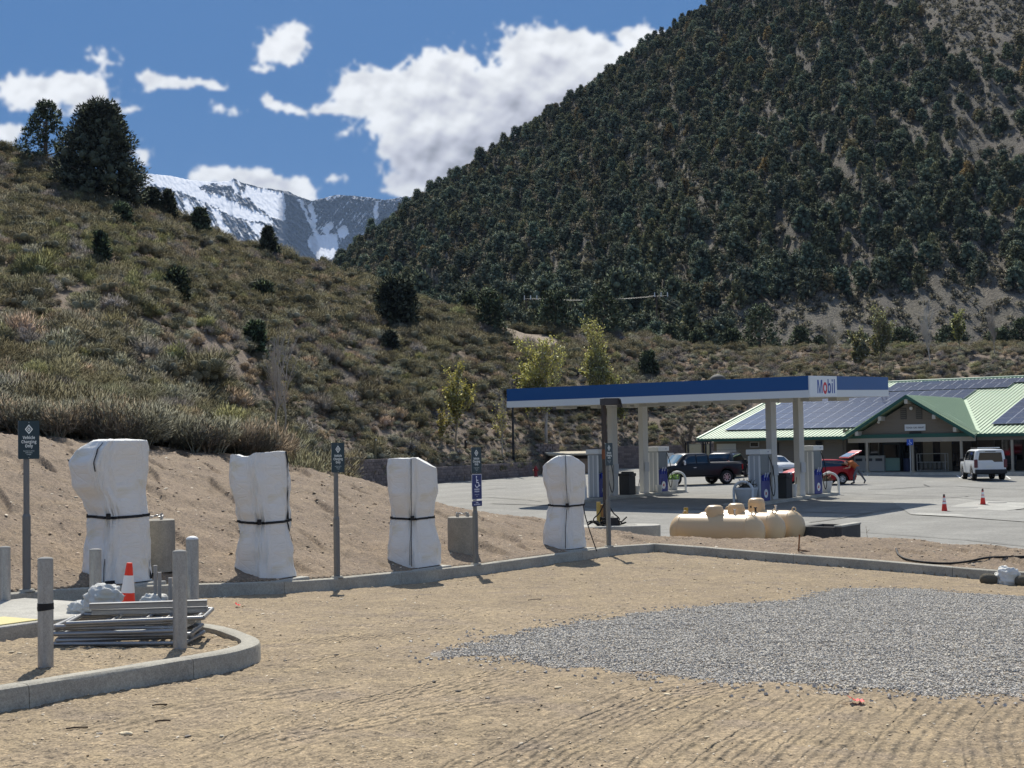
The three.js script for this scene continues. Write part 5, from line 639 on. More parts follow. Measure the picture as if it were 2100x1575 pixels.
  for (const isle of [0, 9]) for (const w of [4.3, 7.4]) { const X = 9.9 + U2[0] * isle + V2[0] * w, D = 64.6 + U2[1] * isle + V2[1] * w, y0 = lotH(X, D), v = (X - cA.x) * V2[0] + (D - 62) * V2[1], top = cA.y - H + 0.03 + 0.02 * v, col = obj('column', off(worldUV(box(0.36, top - y0 - 0.1, 0.36, X, (top + y0) / 2, -D, 0.63)), t), offWhite, t); obj('column_cap', off(box(0.62, 0.16, 0.62, X, top - 0.02, -D, 0.63), t), offWhite, col); obj('notice_plate', off(box(0.3, 0.5, 0.02, X + 0.15, y0 + 1.55, -D + 0.24, 0.63), t), std('#b9bcbd', 0.5), col); }
}
const islandXY = (isle, w, s = 0) => [9.9 + U2[0] * (isle + s) + V2[0] * w, 64.6 + U2[1] * (isle + s) + V2[1] * w];
const IT = Math.atan2(V2[1], V2[0]);        // turn that lays local x along the islands
{ const P = []; for (const [u, v] of [[-3, -1.5], [16.5, -1.5], [16.5, 12], [-3, 12]]) { const X = 12.98 + U2[0] * u + V2[0] * v, D = 62 + U2[1] * u + V2[1] * v; P.push([X, D]); } const g = sheet(30, 24, (i, j) => { const s = i / 29, r = j / 23, X = lerp(lerp(P[0][0], P[1][0], s), lerp(P[3][0], P[2][0], s), r), D = lerp(lerp(P[0][1], P[1][1], s), lerp(P[3][1], P[2][1], s), r); return { p: [X, lotH(X, D) + 0.02, -D] }; }); struct('pump_slab', g, concrete('#a19e97', { map: setRep(greyMap, 1 / 4) })); }
const pegTex = canvasTex(256, 256, (g) => { g.fillStyle = '#e8e6e0'; g.beginPath(); g.arc(128, 128, 126, 0, 7); g.fill(); g.fillStyle = '#b8362f'; g.beginPath(); g.moveTo(60, 150); g.lineTo(95, 120); g.lineTo(80, 70); g.lineTo(135, 105); g.lineTo(175, 80); g.lineTo(195, 95); g.lineTo(168, 118); g.lineTo(170, 150); g.lineTo(195, 185); g.lineTo(150, 160); g.lineTo(115, 165); g.lineTo(85, 195); g.lineTo(92, 158); g.closePath(); g.fill(); });
const numTex = canvasTex(256, 48, (g) => { g.fillStyle = '#d6d7d5'; g.fillRect(0, 0, 256, 48); g.fillStyle = '#3b4a66'; g.font = 'bold 34px sans-serif'; g.textAlign = 'center'; g.fillText('Mobil', 150, 36); });
const pumpBlue = std('#16277c', 0.4), pumpGrey = std('#a9adaf', 0.5, { metalness: 0.2 }), pumpDark = std('#6d7477', 0.4, { metalness: 0.3 });
function pump(isle, w, label) {
  const [X, D] = islandXY(isle, w), t = thing('fuel_pump', label, 'fuel pump', V(X, lotH(X, D) + 0.15, -D), IT, 'fuel pumps on the islands');
  obj('cabinet', [rbox(1.0, 2.2, 0.56, 0.02, 0, 1.1, 0)], pumpGrey, t); for (const x of [-0.5, 0.5]) for (const z of [-0.27, 0, 0.27]) obj('side_pilaster', box(0.03, 2.1, z ? 0.09 : 0.05, x, 1.08, z), white, t);
  obj('header', rbox(1.22, 0.24, 0.74, 0.02, 0, 2.32, 0), white, t);
  for (const s of [-1, 1]) { const z = s * 0.29; obj('display_panel', box(0.86, 0.95, 0.03, 0, 1.7, z), pumpDark, t); const pn = obj('blue_panel', rbox(0.9, 1.18, 0.06, 0.015, 0, 0.6, z + s * 0.01), pumpBlue, t), d = new THREE.CircleGeometry(0.21, 28); d.rotateY(s > 0 ? 0 : Math.PI); d.translate(0, 0.36, z + s * 0.045); obj('emblem', d, std(lin(1, 1, 1), 0.5, { map: pegTex }), pn); const nm = new THREE.PlaneGeometry(0.5, 0.1); nm.rotateY(s > 0 ? 0 : Math.PI); nm.translate(0.2, 2.32, z + s * 0.084); obj('header_lettering', nm, std(lin(1, 1, 1), 0.5, { map: numTex }), t); for (const x of [-0.25, 0, 0.25]) { obj('nozzle_boot', rbox(0.14, 0.3, 0.08, 0.03, x, 1.1, z + s * 0.06), std('#22379a', 0.45), t); const c = std('#c9ccd6', 0.4); obj('nozzle', rod(V(x, 1.12, z + s * 0.11), V(x + 0.02, 1.34, z + s * 0.16), 0.03, 6), x === 0.25 ? dark : c, t); } const hx = 0.52; obj('hose', tube([V(hx - 0.1, 2.15, z), V(hx + 0.06, 1.6, z + s * 0.12), V(hx + 0.12, 0.6, z + s * 0.2), V(hx - 0.04, 0.22, z + s * 0.2), V(hx - 0.2, 0.7, z + s * 0.14), V(0.25, 1.15, z + s * 0.14)], 0.022, 6, 40), rubber, t); }
  return t;
}
for (const [isle, n] of [[9, 'left'], [0, 'right']]) {
  const s = new THREE.Shape(), L = 11.2, W = 0.62; s.moveTo(0.6, -W); s.lineTo(L - 0.6, -W); s.absarc(L - 0.6, 0, W, -Math.PI / 2, Math.PI / 2); s.lineTo(0.6, W); s.absarc(0.6, 0, W, Math.PI / 2, Math.PI * 1.5);
  const [X, D] = islandXY(isle, 0), g = new THREE.ExtrudeGeometry(s, { depth: 0.4, bevelEnabled: true, bevelSize: 0.02, bevelThickness: 0.02, bevelSegments: 2 }); g.rotateX(-Math.PI / 2); const [Xe, De] = islandXY(isle, 11.2), rise = lotH(Xe, De) - lotH(X, D), m = tag(obj('pump_island', worldUV(g), slabMat), n === 'left' ? 'raised concrete pump island beside the brown lamp pole' : 'raised concrete pump island with the hoop guarded planter', 'pump island'); m.position.set(X, lotH(X, D) - 0.26, -D); m.rotation.y = IT; m.rotation.z = Math.atan2(rise, 11.2);
}
pump(9, 2.9, 'fuel pump behind the domed charger cover'); pump(9, 8.9, 'fuel pump beside the pickup truck'); pump(0, 2.9, 'fuel pump behind the planter hoop'); pump(0, 8.9, 'fuel pump in front of the red car');
const pipeWhite = std('#d5d6d3', 0.45);
function hoop(isle, w, label, turned = 0) { const [X, D] = islandXY(isle, w), t = thing('hoop_guard', label, 'hoop guard', V(X, lotH(X, D), -D), IT + Math.PI / 2 + turned, 'white hoop guards at the pumps'), P = [V(-0.48, -0.05, 0), V(-0.48, 0.6, 0)]; for (let k = 0; k <= 8; k++) { const a = Math.PI - k / 8 * Math.PI; P.push(V(Math.cos(a) * 0.48, 0.72 + Math.sin(a) * 0.42, 0)); } P.push(V(0.48, 0.6, 0), V(0.48, -0.05, 0)); obj('hoop', tube(P, 0.062, 12, 70), pipeWhite, t); for (const x of [-0.48, 0.48]) obj('foot_collar', cyl(0.085, 0.09, 0.06, x, 0.03, 0, 16), pipeWhite, t); return t; }
hoop(0, 1.2, 'white hoop guard round the flower tub'); hoop(0, 11.0, 'white hoop guard in front of the red car', 0.1); hoop(9, 11.0, 'white hoop guard by the pickup front', 0.1); hoop(9, 0.9, 'white hoop guard beside the domed charger cover');
function tub(isle, w, label, plant, r = 0.42, h = 0.62, s = 0) { const [X, D] = islandXY(isle, w, s), t = thing('flower_tub', label, 'planter', V(X, lotH(X, D) + 0.14, -D)); obj('pot', new THREE.LatheGeometry([[0, 0], [r * 0.74, 0], [r * 0.96, h - 0.1], [r, h - 0.1], [r, h], [r * 0.9, h], [r * 0.88, h - 0.08], [0, h - 0.08]].map(([x, y]) => new THREE.Vector2(x, y)), 28), std('#c3c4c2', 0.7), t); const lv = brush(900 + plant * 7 + isle, { w: r * 1.8, h: 0.42, n: 120, len: 0.16, bw: 0.05, col: plant ? [0.1, 0.2, 0.04] : [0.08, 0.07, 0.05], tip: plant ? [0.2, 0.36, 0.08] : [0.12, 0.1, 0.06] }); lv.translate(0, h - 0.16, 0); obj('plants', lv, brushMat, t); return t; }
tub(0, 1.5, 'large pale flower tub with dead stems inside the hoop guard', 0, 0.55, 0.72); tub(9, 10.4, 'pale tub with green leaves beside the pickup', 1, 0.36, 0.6); tub(0, 10.4, 'pale tub with dry stems in front of the red car', 0, 0.4, 0.6);
function bin(isle, w, label) { const [X, D] = islandXY(isle, w, -0.1), t = thing('trash_bin', label, 'trash bin', V(X, lotH(X, D) + 0.14, -D), IT, 'dark trash bins on the islands'); obj('body', rbox(0.68, 0.98, 0.62, 0.03, 0, 0.49, 0), std('#3d3c3a', 0.8), t); obj('lid', [rbox(0.74, 0.16, 0.68, 0.03, 0, 1.06, 0), rbox(0.5, 0.12, 0.5, 0.03, 0.05, 1.16, 0)], std('#302f2e', 0.7), t); obj('flap', box(0.4, 0.16, 0.02, 0, 1.05, 0.345), dark, t); return t; }
bin(0, 5.3, 'dark square trash bin by the planter island'); bin(9, 5.5, 'dark square trash bin behind the brown lamp pole');
function bucket(isle, w, s, label, h = 0.42) { const [X, D] = islandXY(isle, w, s), t = thing('squeegee_bucket', label, 'bucket', V(X, lotH(X, D) + 0.14, -D), 0, 'washing buckets at the pumps'); obj('pail', new THREE.LatheGeometry([[0, 0.01], [0.15, 0.01], [0.2, h], [0.185, h], [0.14, 0.04], [0, 0.04]].map(([x, y]) => new THREE.Vector2(x, y)), 22), std('#cfd0cc', 0.6), t); obj('squeegee', rod(V(0.05, 0.05, 0), V(0.18, h + 0.35, 0.03), 0.016, 6), dark, t); return t; }
bucket(9, 6.4, -0.1, 'white washing bucket with a handle between bin and column'); bucket(0, 6.5, -0.05, 'white washing bucket beside the canopy column', 0.62); bucket(9, 8.1, -0.5, 'white washing bucket at the pump by the pickup'); 
// tanks
{
  const tan = std('#cdb187', 0.42), yel = std('#d8ac2e', 0.6), ax = V(KD, 0, KX), ac = [KX, KD];
  const names = ['tan propane tank with a short fill dome beside the yellow beam', 'middle tan propane tank of the three', 'tan propane tank with the tallest fill dome beside the block wall'];
  for (let k = 0; k < 3; k++) {
    const c = pix(1470, 1084, 40), X = c.x + ac[0] * 1.22 * k + 0.1 * k, D = 40 + ac[1] * 1.22 * k, y0 = lotH(X, D), t = thing('propane_tank', names[k], 'propane tank', V(X, y0, -D), -Math.atan2(KX, KD), 'propane tanks beside the paved lot'), r = 0.48, L = 2.05, cy = 0.62;
    const prof = []; for (let i = 0; i <= 10; i++) { const a = i / 10 * Math.PI / 2; prof.push(new THREE.Vector2(r * Math.sin(a) + 1e-4, -L / 2 - r * 0.82 * Math.cos(a))); } for (let i = 0; i <= 10; i++) { const a = Math.PI / 2 - i / 10 * Math.PI / 2; prof.push(new THREE.Vector2(r * Math.sin(a) + 1e-4, L / 2 + r * 0.82 * Math.cos(a))); }
    const sh = obj('shell', at(new THREE.LatheGeometry(prof, 44), 0, cy, 0, 0, 0, Math.PI / 2), tan, t); for (const x of [-L / 2, L / 2]) obj('weld_seam', at(new THREE.TorusGeometry(r + 0.001, 0.008, 6, 44), x, cy, 0, 0, Math.PI / 2, 0), tan, sh);
    const dh = [0.26, 0.26, 0.36][k], dy = cy + r; obj('fill_dome', [at(new THREE.LatheGeometry([[0, dh], [0.16, dh - 0.01], [0.22, dh - 0.05], [0.235, dh - 0.1], [0.235, dh - 0.13], [0.25, dh - 0.14], [0.25, -0.12]].map(([x, y]) => new THREE.Vector2(x, y)), 32), -0.05, dy, 0)], tan, t); if (k === 2) obj('dome_hole', at(new THREE.CylinderGeometry(0.035, 0.035, 0.02, 14).rotateX(Math.PI / 2), -0.12, dy + 0.1, 0.235), dark, t);
    for (const x of [-L / 2 + 0.05, L / 2 + 0.1]) obj('lifting_lug', at(new THREE.TorusGeometry(0.055, 0.016, 8, 16), x, dy + 0.03, 0, 0, 0.5, 0), tan, t);
    for (const x of [-0.75, 0.75]) obj('saddle', box(0.14, 0.24, 0.7, x, 0.1, 0), offWhite, t);
    obj('valve', [cyl(0.03, 0.03, 0.12, 0.55, dy + 0.06, 0, 8), cyl(0.05, 0.05, 0.03, 0.55, dy + 0.13, 0, 10)], k === 1 ? dark : chrome, t);
  }
  const b = pix(1376, 1102, 39.5), bm = thing('yellow_beam', 'short yellow beam at the end of the propane tanks', 'beam', V(b.x, lotH(b.x, 39.5), -39.5), 0.3); obj('beam', rbox(0.5, 0.3, 0.14, 0.01, 0, 0.36, 0), yel, bm); for (const x of [-0.18, 0.18]) obj('stub_leg', box(0.08, 0.26, 0.1, x, 0.1, 0), yel, bm);
  const q = pix(1702, 1090, 42), wl = thing('block_planter', 'low dark block enclosure beside the propane tanks', 'block enclosure', V(q.x, lotH(q.x, 42), -42), FACE); for (const z of [0, 1]) obj('wall', worldUV(box(1.6, 0.62, 0.2, 0, 0.3, z ? -0.55 : 0.55)), concrete('#5d5a58'), wl); for (const x of [-0.72, 0.72]) obj('end_wall', worldUV(box(0.18, 0.616, 0.89, x, 0.3, 0)), concrete('#66625f'), wl); obj('coping', worldUV(box(1.64, 0.05, 0.24, 0, 0.638, 0.55)), slabMat, wl);
  const p1 = pix(1407, 1062, 46), ps = thing('timber_post', 'weathered yellow timber post beyond the propane tanks', 'post', V(p1.x, lotH(p1.x, 46), -46)); obj('shaft', box(0.13, 1.02, 0.13, 0, 0.5, 0), std('#b3913f', 0.85), ps); obj('cut_top', box(0.12, 0.02, 0.12, 0, 1.02, 0), std('#8e7a4c', 0.9), ps);
}
// kerbed traffic island with the brown lamp pole
{
  const c = pix(1292, 1088, 44), y0 = lotH(c.x, 44), t = group('traffic_island', 'structure'); const s = new THREE.Shape(); s.moveTo(-2.3, -0.62); s.lineTo(0.3, -0.62); s.absarc(0.3, 0, 0.62, -Math.PI / 2, Math.PI / 2); s.lineTo(-2.3, 0.62); s.closePath(); const hole = new THREE.Path(); hole.absarc(0.1, 0, 0.24, 0, 7); const g = new THREE.ExtrudeGeometry(s, { depth: 0.7, bevelEnabled: true, bevelSize: 0.03, bevelThickness: 0.03, bevelSegments: 2 }); g.rotateX(-Math.PI / 2); const m = obj('island_top', worldUV(g), slabMat, t); m.position.set(c.x, y0 - 0.12, c.z); m.rotation.y = 0.12; const rg = obj('manhole_ring', at(new THREE.RingGeometry(0.26, 0.33, 32), c.x - 0.1, y0 + 0.615, c.z - 0.02, -Math.PI / 2), std('#8d8a82', 0.9), t);
  const lp = pix(1243, 1088, 44), L = thing('lamp_pole', 'brown square lamp pole with a boxy lamp head at the lot edge', 'lamp pole', V(lp.x, y0 + 0.6, lp.z)), brown = std('#3d342d', 0.7), hgt = rel(1240, 826, 44) - (y0 + 0.6); obj('pole', box(0.115, hgt, 0.115, 0, hgt / 2, 0, 0.4), brown, L); obj('rust_plate', box(0.13, 0.3, 0.13, -0.0, hgt * 0.58, 0, 0.4), std('#7a4a2c', 0.9), L); const hd = obj('lamp_head', rbox(0.54, 0.22, 0.4, 0.02, 0.2, hgt + 0.03, 0.02, 0.25), std('#3b3a3b', 0.6, {}), L); obj('visor', at(box(0.03, 0.27, 0.4), 0.48, hgt - 0.02, 0.06, 0, 0.25, 0.25), dark, hd); obj('lens', box(0.34, 0.012, 0.26, 0.2, hgt - 0.09, 0.02, 0.25), std('#c9c9c4', 0.3), hd); obj('base_plate', box(0.42, 0.03, 0.42, 0, 0.015, 0, 0.4), brown, L);
  for (const [px, h, l] of [[1228, 0.7, 'yellow timber post left of the lamp pole'], [1236, 0.62, 'rust-stained timber post against the lamp pole']]) { const p = pix(px, 1075, 44.6), q = thing('timber_post', l, 'post', V(p.x, y0 + 0.6, p.z)); obj('shaft', box(0.11, h, 0.11, 0, h / 2, 0, 0.2), std(px === 1228 ? '#b39a55' : '#8f6a3d', 0.9), q); obj('cut_top', box(0.1, 0.015, 0.1, 0, h + 0.006, 0, 0.2), std('#c2ac74', 0.9), q); }
  const r = rng(91), d = thing('cable_tangle', 'tangle of black cables heaped round the lamp pole foot', 'cables', V(lp.x, y0 + 0.6, lp.z + 0.15)); for (let k = 0; k < 12; k++) { const P = []; let a = r() * 6.28, q = V((r() - 0.5) * 0.5, 0.02, (r() - 0.5) * 0.2); for (let i = 0; i < 6; i++) { P.push(q.clone()); q = q.clone().add(V((r() - 0.5) * 0.5, 0, (r() - 0.5) * 0.16)); q.y = 0.02 + 0.34 * r() * r(); } obj('cable', tube(P, 0.018 + 0.01 * r(), 5, 26), rubber, d); } for (const s of [-1, 1]) obj('cable', tube([V(s * 0.05, 0.7, 0.05), V(s * 0.22, 0.4, 0.1), V(s * 0.4, 0.2, 0.1), V(s * 0.25, 0.05, 0.1)], 0.02, 5, 24), rubber, d); obj('junction_box', rbox(0.3, 0.26, 0.2, 0.02, 0.22, 0.13, 0.02), dark, d);
}
// cones and patches on the paved lot
for (const [x, y, l] of [[1937, 1050, 'tall red cone on the pale patch nearer the propane tanks'], [2016, 1036, 'tall red cone on the pale patch nearer the white car']]) { const p = hit(x, y, lotH, 30, 90); cone(p, 0.71, l, 'tall'); }
const onLot = (L, name, m, lift) => { const P = L.map(([x, y]) => { const p = hit(x, y, lotH, 30, 130); return [p.x, -p.z]; }), s = new THREE.ShapeGeometry(new THREE.Shape(P.map(([a, b]) => new THREE.Vector2(a, b)))), q = s.attributes.position, uv = s.attributes.uv; for (let i = 0; i < q.count; i++) { const X = q.getX(i), D = q.getY(i); q.setXYZ(i, X, lotH(X, D) + lift, -D); uv.setXY(i, X, D); } s.computeVertexNormals(); return struct(name, s, m); };
onLot([[1868, 1056], [1905, 1049], [1995, 1030], [2066, 1029], [2200, 1036], [2200, 1052], [2100, 1044], [1965, 1061]], 'concrete_patch', concrete('#d5d2c8', { map: setRep(greyMap, 1 / 3) }), 0.03);
onLot([[1700, 1030], [1830, 1030], [1868, 1056], [1965, 1061], [2250, 1082], [2250, 1070], [2100, 1050], [1990, 1030], [2200, 1030], [2200, 1022], [1700, 1018]], 'pale_apron', concrete('#b6b3ab', { map: setRep(greyMap, 1 / 5) }), 0.022);
for (const [x, y] of [[1985, 1042], [2045, 1032]]) { const p = hit(x, y, lotH, 30, 90); const m = obj('manhole_cover', cyl(0.42, 0.42, 0.012, p.x, p.y + 0.036, p.z, 32), std('#8d8b85', 0.7)); tag(m, x < 2000 ? 'round cover set in the pale patch between the tall cones' : 'round cover in the pale patch beyond the tall cones', 'manhole cover'); }
const paint = std('#d4d3cc', 0.8);
for (const L of [[[1777, 976], [1780, 976], [1783, 969], [1780.5, 969]], [[1806, 971], [1842, 972.5], [1843, 968.5], [1810, 968]], [[1960, 974], [1963, 974], [1972, 981], [1968, 981]], [[2058, 973], [2061, 973], [2074, 983], [2070, 983]]]) onLot(L, 'parking_line', paint, 0.012);
{ const cr = std('#6a6863', 0.95), line = (L, w) => { const P = L.map(([x, y]) => hit(x, y, lotH, 30, 130)), q = [], ii = []; P.forEach((p, i) => { const a = P[Math.max(0, i - 1)], b = P[Math.min(P.length - 1, i + 1)], d = b.clone().sub(a).setY(0).normalize(), n = V(-d.z, 0, d.x).multiplyScalar(w); q.push(p.x - n.x, p.y + 0.03, p.z - n.z, p.x + n.x, p.y + 0.03, p.z + n.z); if (i) { const k = 2 * i; ii.push(k - 2, k, k - 1, k - 1, k, k + 1); } }); struct('crack_seal', quadsGeo(q, ii), cr); };
  line([[1780, 1004], [1830, 1003], [1870, 1000], [1905, 998], [1960, 997], [2030, 1002], [2110, 1004]], 0.08); line([[1895, 994], [1905, 998]], 0.06); line([[1700, 1010], [1800, 1015], [1950, 1021], [2110, 1032]], 0.05); line([[1660, 1072], [1720, 1064], [1790, 1052]], 0.06); line([[900, 1022], [1000, 1020], [1080, 1026], [1110, 1030]], 0.06); line([[1000, 1004], [1040, 1001], [1090, 1000]], 0.06); line([[1735, 1090], [1850, 1098], [1980, 1108], [2110, 1122]], 0.04); }

// ---------------------------------------------------------------- the store
{
  const D0 = 108, X0 = (1433 - 1050) / F * D0, base = lotH(0, 104), t = thing('store_building', 'long store with green metal roof, solar panels and a gabled porch', 'building', V(X0, base, -D0), -35 * Math.PI / 180);
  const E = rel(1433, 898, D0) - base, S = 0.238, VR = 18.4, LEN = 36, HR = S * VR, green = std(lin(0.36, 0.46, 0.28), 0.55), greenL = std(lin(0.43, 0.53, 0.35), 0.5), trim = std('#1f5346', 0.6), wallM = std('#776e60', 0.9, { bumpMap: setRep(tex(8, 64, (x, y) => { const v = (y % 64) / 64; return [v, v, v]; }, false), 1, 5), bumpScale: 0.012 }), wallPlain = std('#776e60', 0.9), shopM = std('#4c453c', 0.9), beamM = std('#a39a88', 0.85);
  // local axes: x along the front, z towards the lot, y up. front eave at z = 0
  const P = (s, v, up = 0) => V(s, E + S * v + up, -v);
  const gs = 16.7, hw = 4.35, q0 = 1.6, pk = 2.64, vEnd = pk / S, GS = pk / hw;
  const inGable = (s, v) => Math.abs(s - gs) < hw * (1 - v / vEnd);
  const roof = obj('roof', hexa([P(0, -0.35, -0.16), P(LEN, -0.35, -0.16), P(LEN, VR, -0.16), P(0, VR, -0.16)], [P(0, -0.35), P(LEN, -0.35), P(LEN, VR), P(0, VR)]), green, t);
  obj('rear_roof', hexa([V(0, E + HR - 0.16, -VR), V(LEN, E + HR - 0.16, -VR), V(LEN, E - 0.16, -2 * VR), V(0, E - 0.16, -2 * VR)], [V(0, E + HR, -VR), V(LEN, E + HR, -VR), V(LEN, E, -2 * VR), V(0, E, -2 * VR)]), green, t);
  const rib = (a, b, w = 0.05, h = 0.05) => { const d = b.clone().sub(a).normalize(), sd = V(0, 1, 0).cross(d).normalize().multiplyScalar(w), u = V(0, h, 0); return hexa([a.clone().sub(sd), a.clone().add(sd), b.clone().add(sd), b.clone().sub(sd)], [a.clone().sub(sd).add(u), a.clone().add(sd).add(u), b.clone().add(sd).add(u), b.clone().sub(sd).add(u)]); };
  const ribs = []; for (let s = 0.3; s < LEN; s += 0.3) { const v0 = Math.abs(s - gs) < hw ? vEnd * (1 - Math.abs(s - gs) / hw) : -0.34; ribs.push(rib(P(s, v0), P(s, VR))); } const rb = obj('roof_ribs', ribs, greenL, roof); rb.userData.kind = 'stuff';
  obj('ridge_cap', rod(V(0, E + HR + 0.03, -VR), V(LEN, E + HR + 0.03, -VR), 0.14, 6), greenL, roof);
  obj('rake_trim', [rib(P(-0.05, -0.35, -0.1), P(-0.05, VR, -0.1), 0.09, 0.2)], std(lin(0.52, 0.6, 0.42), 0.55), roof);
  obj('eave_trim', [box(gs - hw, 0.2, 0.05, (gs - hw) / 2, E - 0.2, 0.37), box(LEN - gs - hw, 0.2, 0.05, (LEN + gs + hw) / 2, E - 0.2, 0.37)], trim, roof);
  // porch gable
  const pkP = V(gs, E + pk, q0), pkB = V(gs, E + pk, -vEnd - 0.1), th = 0.14; for (const sg of [-1, 1]) { const lo = V(gs + sg * (hw + 0.25), E - 0.25 * GS, q0), lb = V(gs + sg * hw, E, 0.02), up = V(0, th, 0), lo0 = V(gs + sg * (hw + 0.25), E - 0.25 * GS, 0.02); const a = [lo, pkP, pkB, lb.clone()]; const bt = sg > 0 ? a : [...a].reverse(); const gr = obj('porch_roof', hexa(bt.map((p) => p.clone().sub(up)), bt), sg > 0 ? green : green, t); const rr2 = []; for (let z = q0 - 0.15; z > -vEnd; z -= 0.3) { const k = z > 0 ? 1 : 1 + z / vEnd; rr2.push(rib(V(gs + sg * hw * (k + (z > 0 ? 0.05 : 0)), E + pk * (1 - k), z), V(gs + sg * 0.02, E + pk, z), 0.045, 0.04)); } const r2 = obj('porch_ribs', rr2, greenL, gr); r2.userData.kind = 'stuff'; obj('barge_board', [rib(V(gs + sg * (hw + 0.28), E - 0.28 * GS - 0.24, q0 + 0.03), V(gs, E + pk - 0.2, q0 + 0.03), 0.03, 0.24)], trim, gr); obj('valley_flashing', [rib(V(gs + sg * hw, E + 0.02, 0), V(gs, E + pk + 0.02, -vEnd), 0.2, 0.03)], std(lin(0.5, 0.62, 0.4), 0.5), gr); }
  const gw = extrude([[gs - hw + 0.5, E - 0.12], [gs + hw - 0.5, E - 0.12], [gs + hw - 0.75, E + 0.12], [gs, E + pk - 0.45], [gs - hw + 0.75, E + 0.12]], 0.15); gw.translate(0, 0, q0 - 0.9); const gable = obj('gable_wall', worldUV(gw), wallM, t);
  for (const x of [-0.55, 0.55]) { const v = obj('gable_vent', box(0.42, 0.78, 0.05, gs + x + 0.1, E + 1.4, q0 - 0.72), std('#4e4a42', 0.9), gable); for (let k = 0; k < 5; k++) obj('louvre', box(0.36, 0.05, 0.04, gs + x + 0.1, E + 1.12 + k * 0.14, q0 - 0.69), std('#6b665b', 0.9), v); }
  const sgT = canvasTex(512, 144, (g) => { g.fillStyle = '#d4d6d3'; g.fillRect(0, 0, 512, 144); g.fillStyle = '#2b2f33'; g.font = 'bold 58px sans-serif'; g.textAlign = 'center'; g.fillText('TIOGA GAS MART', 256, 94); }), sg2T = canvasTex(256, 64, (g) => { g.fillStyle = '#2a2520'; g.fillRect(0, 0, 256, 64); g.fillStyle = '#cfc7b4'; g.font = 'bold 34px sans-serif'; g.textAlign = 'center'; g.fillText('DELI', 128, 44); });
  const board = obj('name_board', box(1.45, 0.44, 0.05, gs + 0.35, E + 0.42, q0 - 0.7), std('#d4d6d3', 0.6), gable), pl = new THREE.PlaneGeometry(1.4, 0.4); pl.translate(gs + 0.35, E + 0.42, q0 - 0.672); obj('name_lettering', pl, std(lin(1, 1, 1), 0.6, { map: sgT }), board); const b2 = obj('small_board', box(0.82, 0.17, 0.05, gs + 0.35, E + 0.06, q0 - 0.7), std('#2a2520', 0.7), gable);
  obj('gable_lamp', at(new THREE.SphereGeometry(0.13, 12, 10), gs + 0.15, E + 1.75, q0 - 0.6), std('#d8d6cc', 0.5), gable); obj('gable_lamp', at(new THREE.SphereGeometry(0.11, 12, 10), gs - 2.2, E + 0.85, q0 - 0.6), std('#d8d6cc', 0.5), gable);
  obj('green_band', box(2 * hw - 0.5, 0.26, 0.12, gs, E - 0.02 - 0.12, q0 - 0.62), trim, t); obj('porch_beam', box(2 * hw + 0.2, 0.3, 0.2, gs, E - 0.42, q0 - 0.66), beamM, t); obj('eave_beam', box(LEN - gs - hw, 0.22, 0.18, (LEN + gs + hw) / 2, E - 0.42, 0.1), std('#6d665a', 0.9), t);
  for (const [dx, dy] of [[-3.6, 0.22], [-1.9, 1.22], [0, 2.36], [1.9, 1.26], [3.3, 0.36]]) obj('beam_end', rbox(0.24, 0.32, 1.3, 0.03, gs + dx, E + dy - 0.14, q0 - 0.62), std('#b9b3a4', 0.8), t);
  // walls
  const wallF = (a, b, v, m = wallM) => obj('wall', worldUV(box(b - a, E - 0.1 + S * v, 0.2, (a + b) / 2, (E - 0.1 + S * v) / 2, -v - 0.1)), m, t);
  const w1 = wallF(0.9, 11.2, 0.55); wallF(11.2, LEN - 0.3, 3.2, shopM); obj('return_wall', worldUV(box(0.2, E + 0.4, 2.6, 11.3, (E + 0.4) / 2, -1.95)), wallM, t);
  { const g = extrude([[0.9, 0], [2 * VR - 0.9, 0], [2 * VR - 0.9, E], [VR, E + HR - 0.2], [0.9, E]], 0.2); g.rotateY(Math.PI / 2); g.translate(0.9, 0, 0); obj('end_wall', worldUV(g), wallM, t); } wallF(0.9, LEN - 0.3, 2 * VR - 0.8, wallPlain).position.y = -HR;
  const sAt = (px, v) => { const A = X0 + 0.574 * v, B = D0 + 0.819 * v, u = (px - 1050) / F; return (u * B - A) / (0.819 + 0.574 * u); };
  const gd = obj('garage_door', box(sAt(1506, 0.5) - sAt(1467, 0.5), 2.3, 0.06, (sAt(1506, 0.5) + sAt(1467, 0.5)) / 2, 1.15, -0.53), std('#c3c2bb', 0.7), w1); for (let k = 1; k < 5; k++) obj('door_rail', box(sAt(1506, 0.5) - sAt(1467, 0.5), 0.03, 0.02, (sAt(1506, 0.5) + sAt(1467, 0.5)) / 2, k * 0.46, -0.49), std('#9c9b95', 0.7), gd);
  const win = (pa, pb, y0, y1, v, par, frame = '#b9b6ab') => { const a = sAt(pa, v), b = sAt(pb, v), f = obj('window', box(b - a, y1 - y0, 0.08, (a + b) / 2, (y0 + y1) / 2, -v + 0.02), std(frame, 0.7), par ?? t); const n = Math.max(1, Math.round((b - a) / 0.9)); for (let k = 0; k < n; k++) { const w = (b - a) / n; obj('pane', box(w - 0.1, y1 - y0 - 0.12, 0.02, a + w * (k + 0.5), (y0 + y1) / 2, -v + 0.066), glassDark, f); } return f; };
  win(1536, 1554, 2.0, 2.42, 0.5, w1); win(1583, 1594, 1.5, 2.35, 0.5, w1, '#2c2b2a'); win(1670, 1684, 1.7, 2.4, 0.5, w1, '#3a3937');
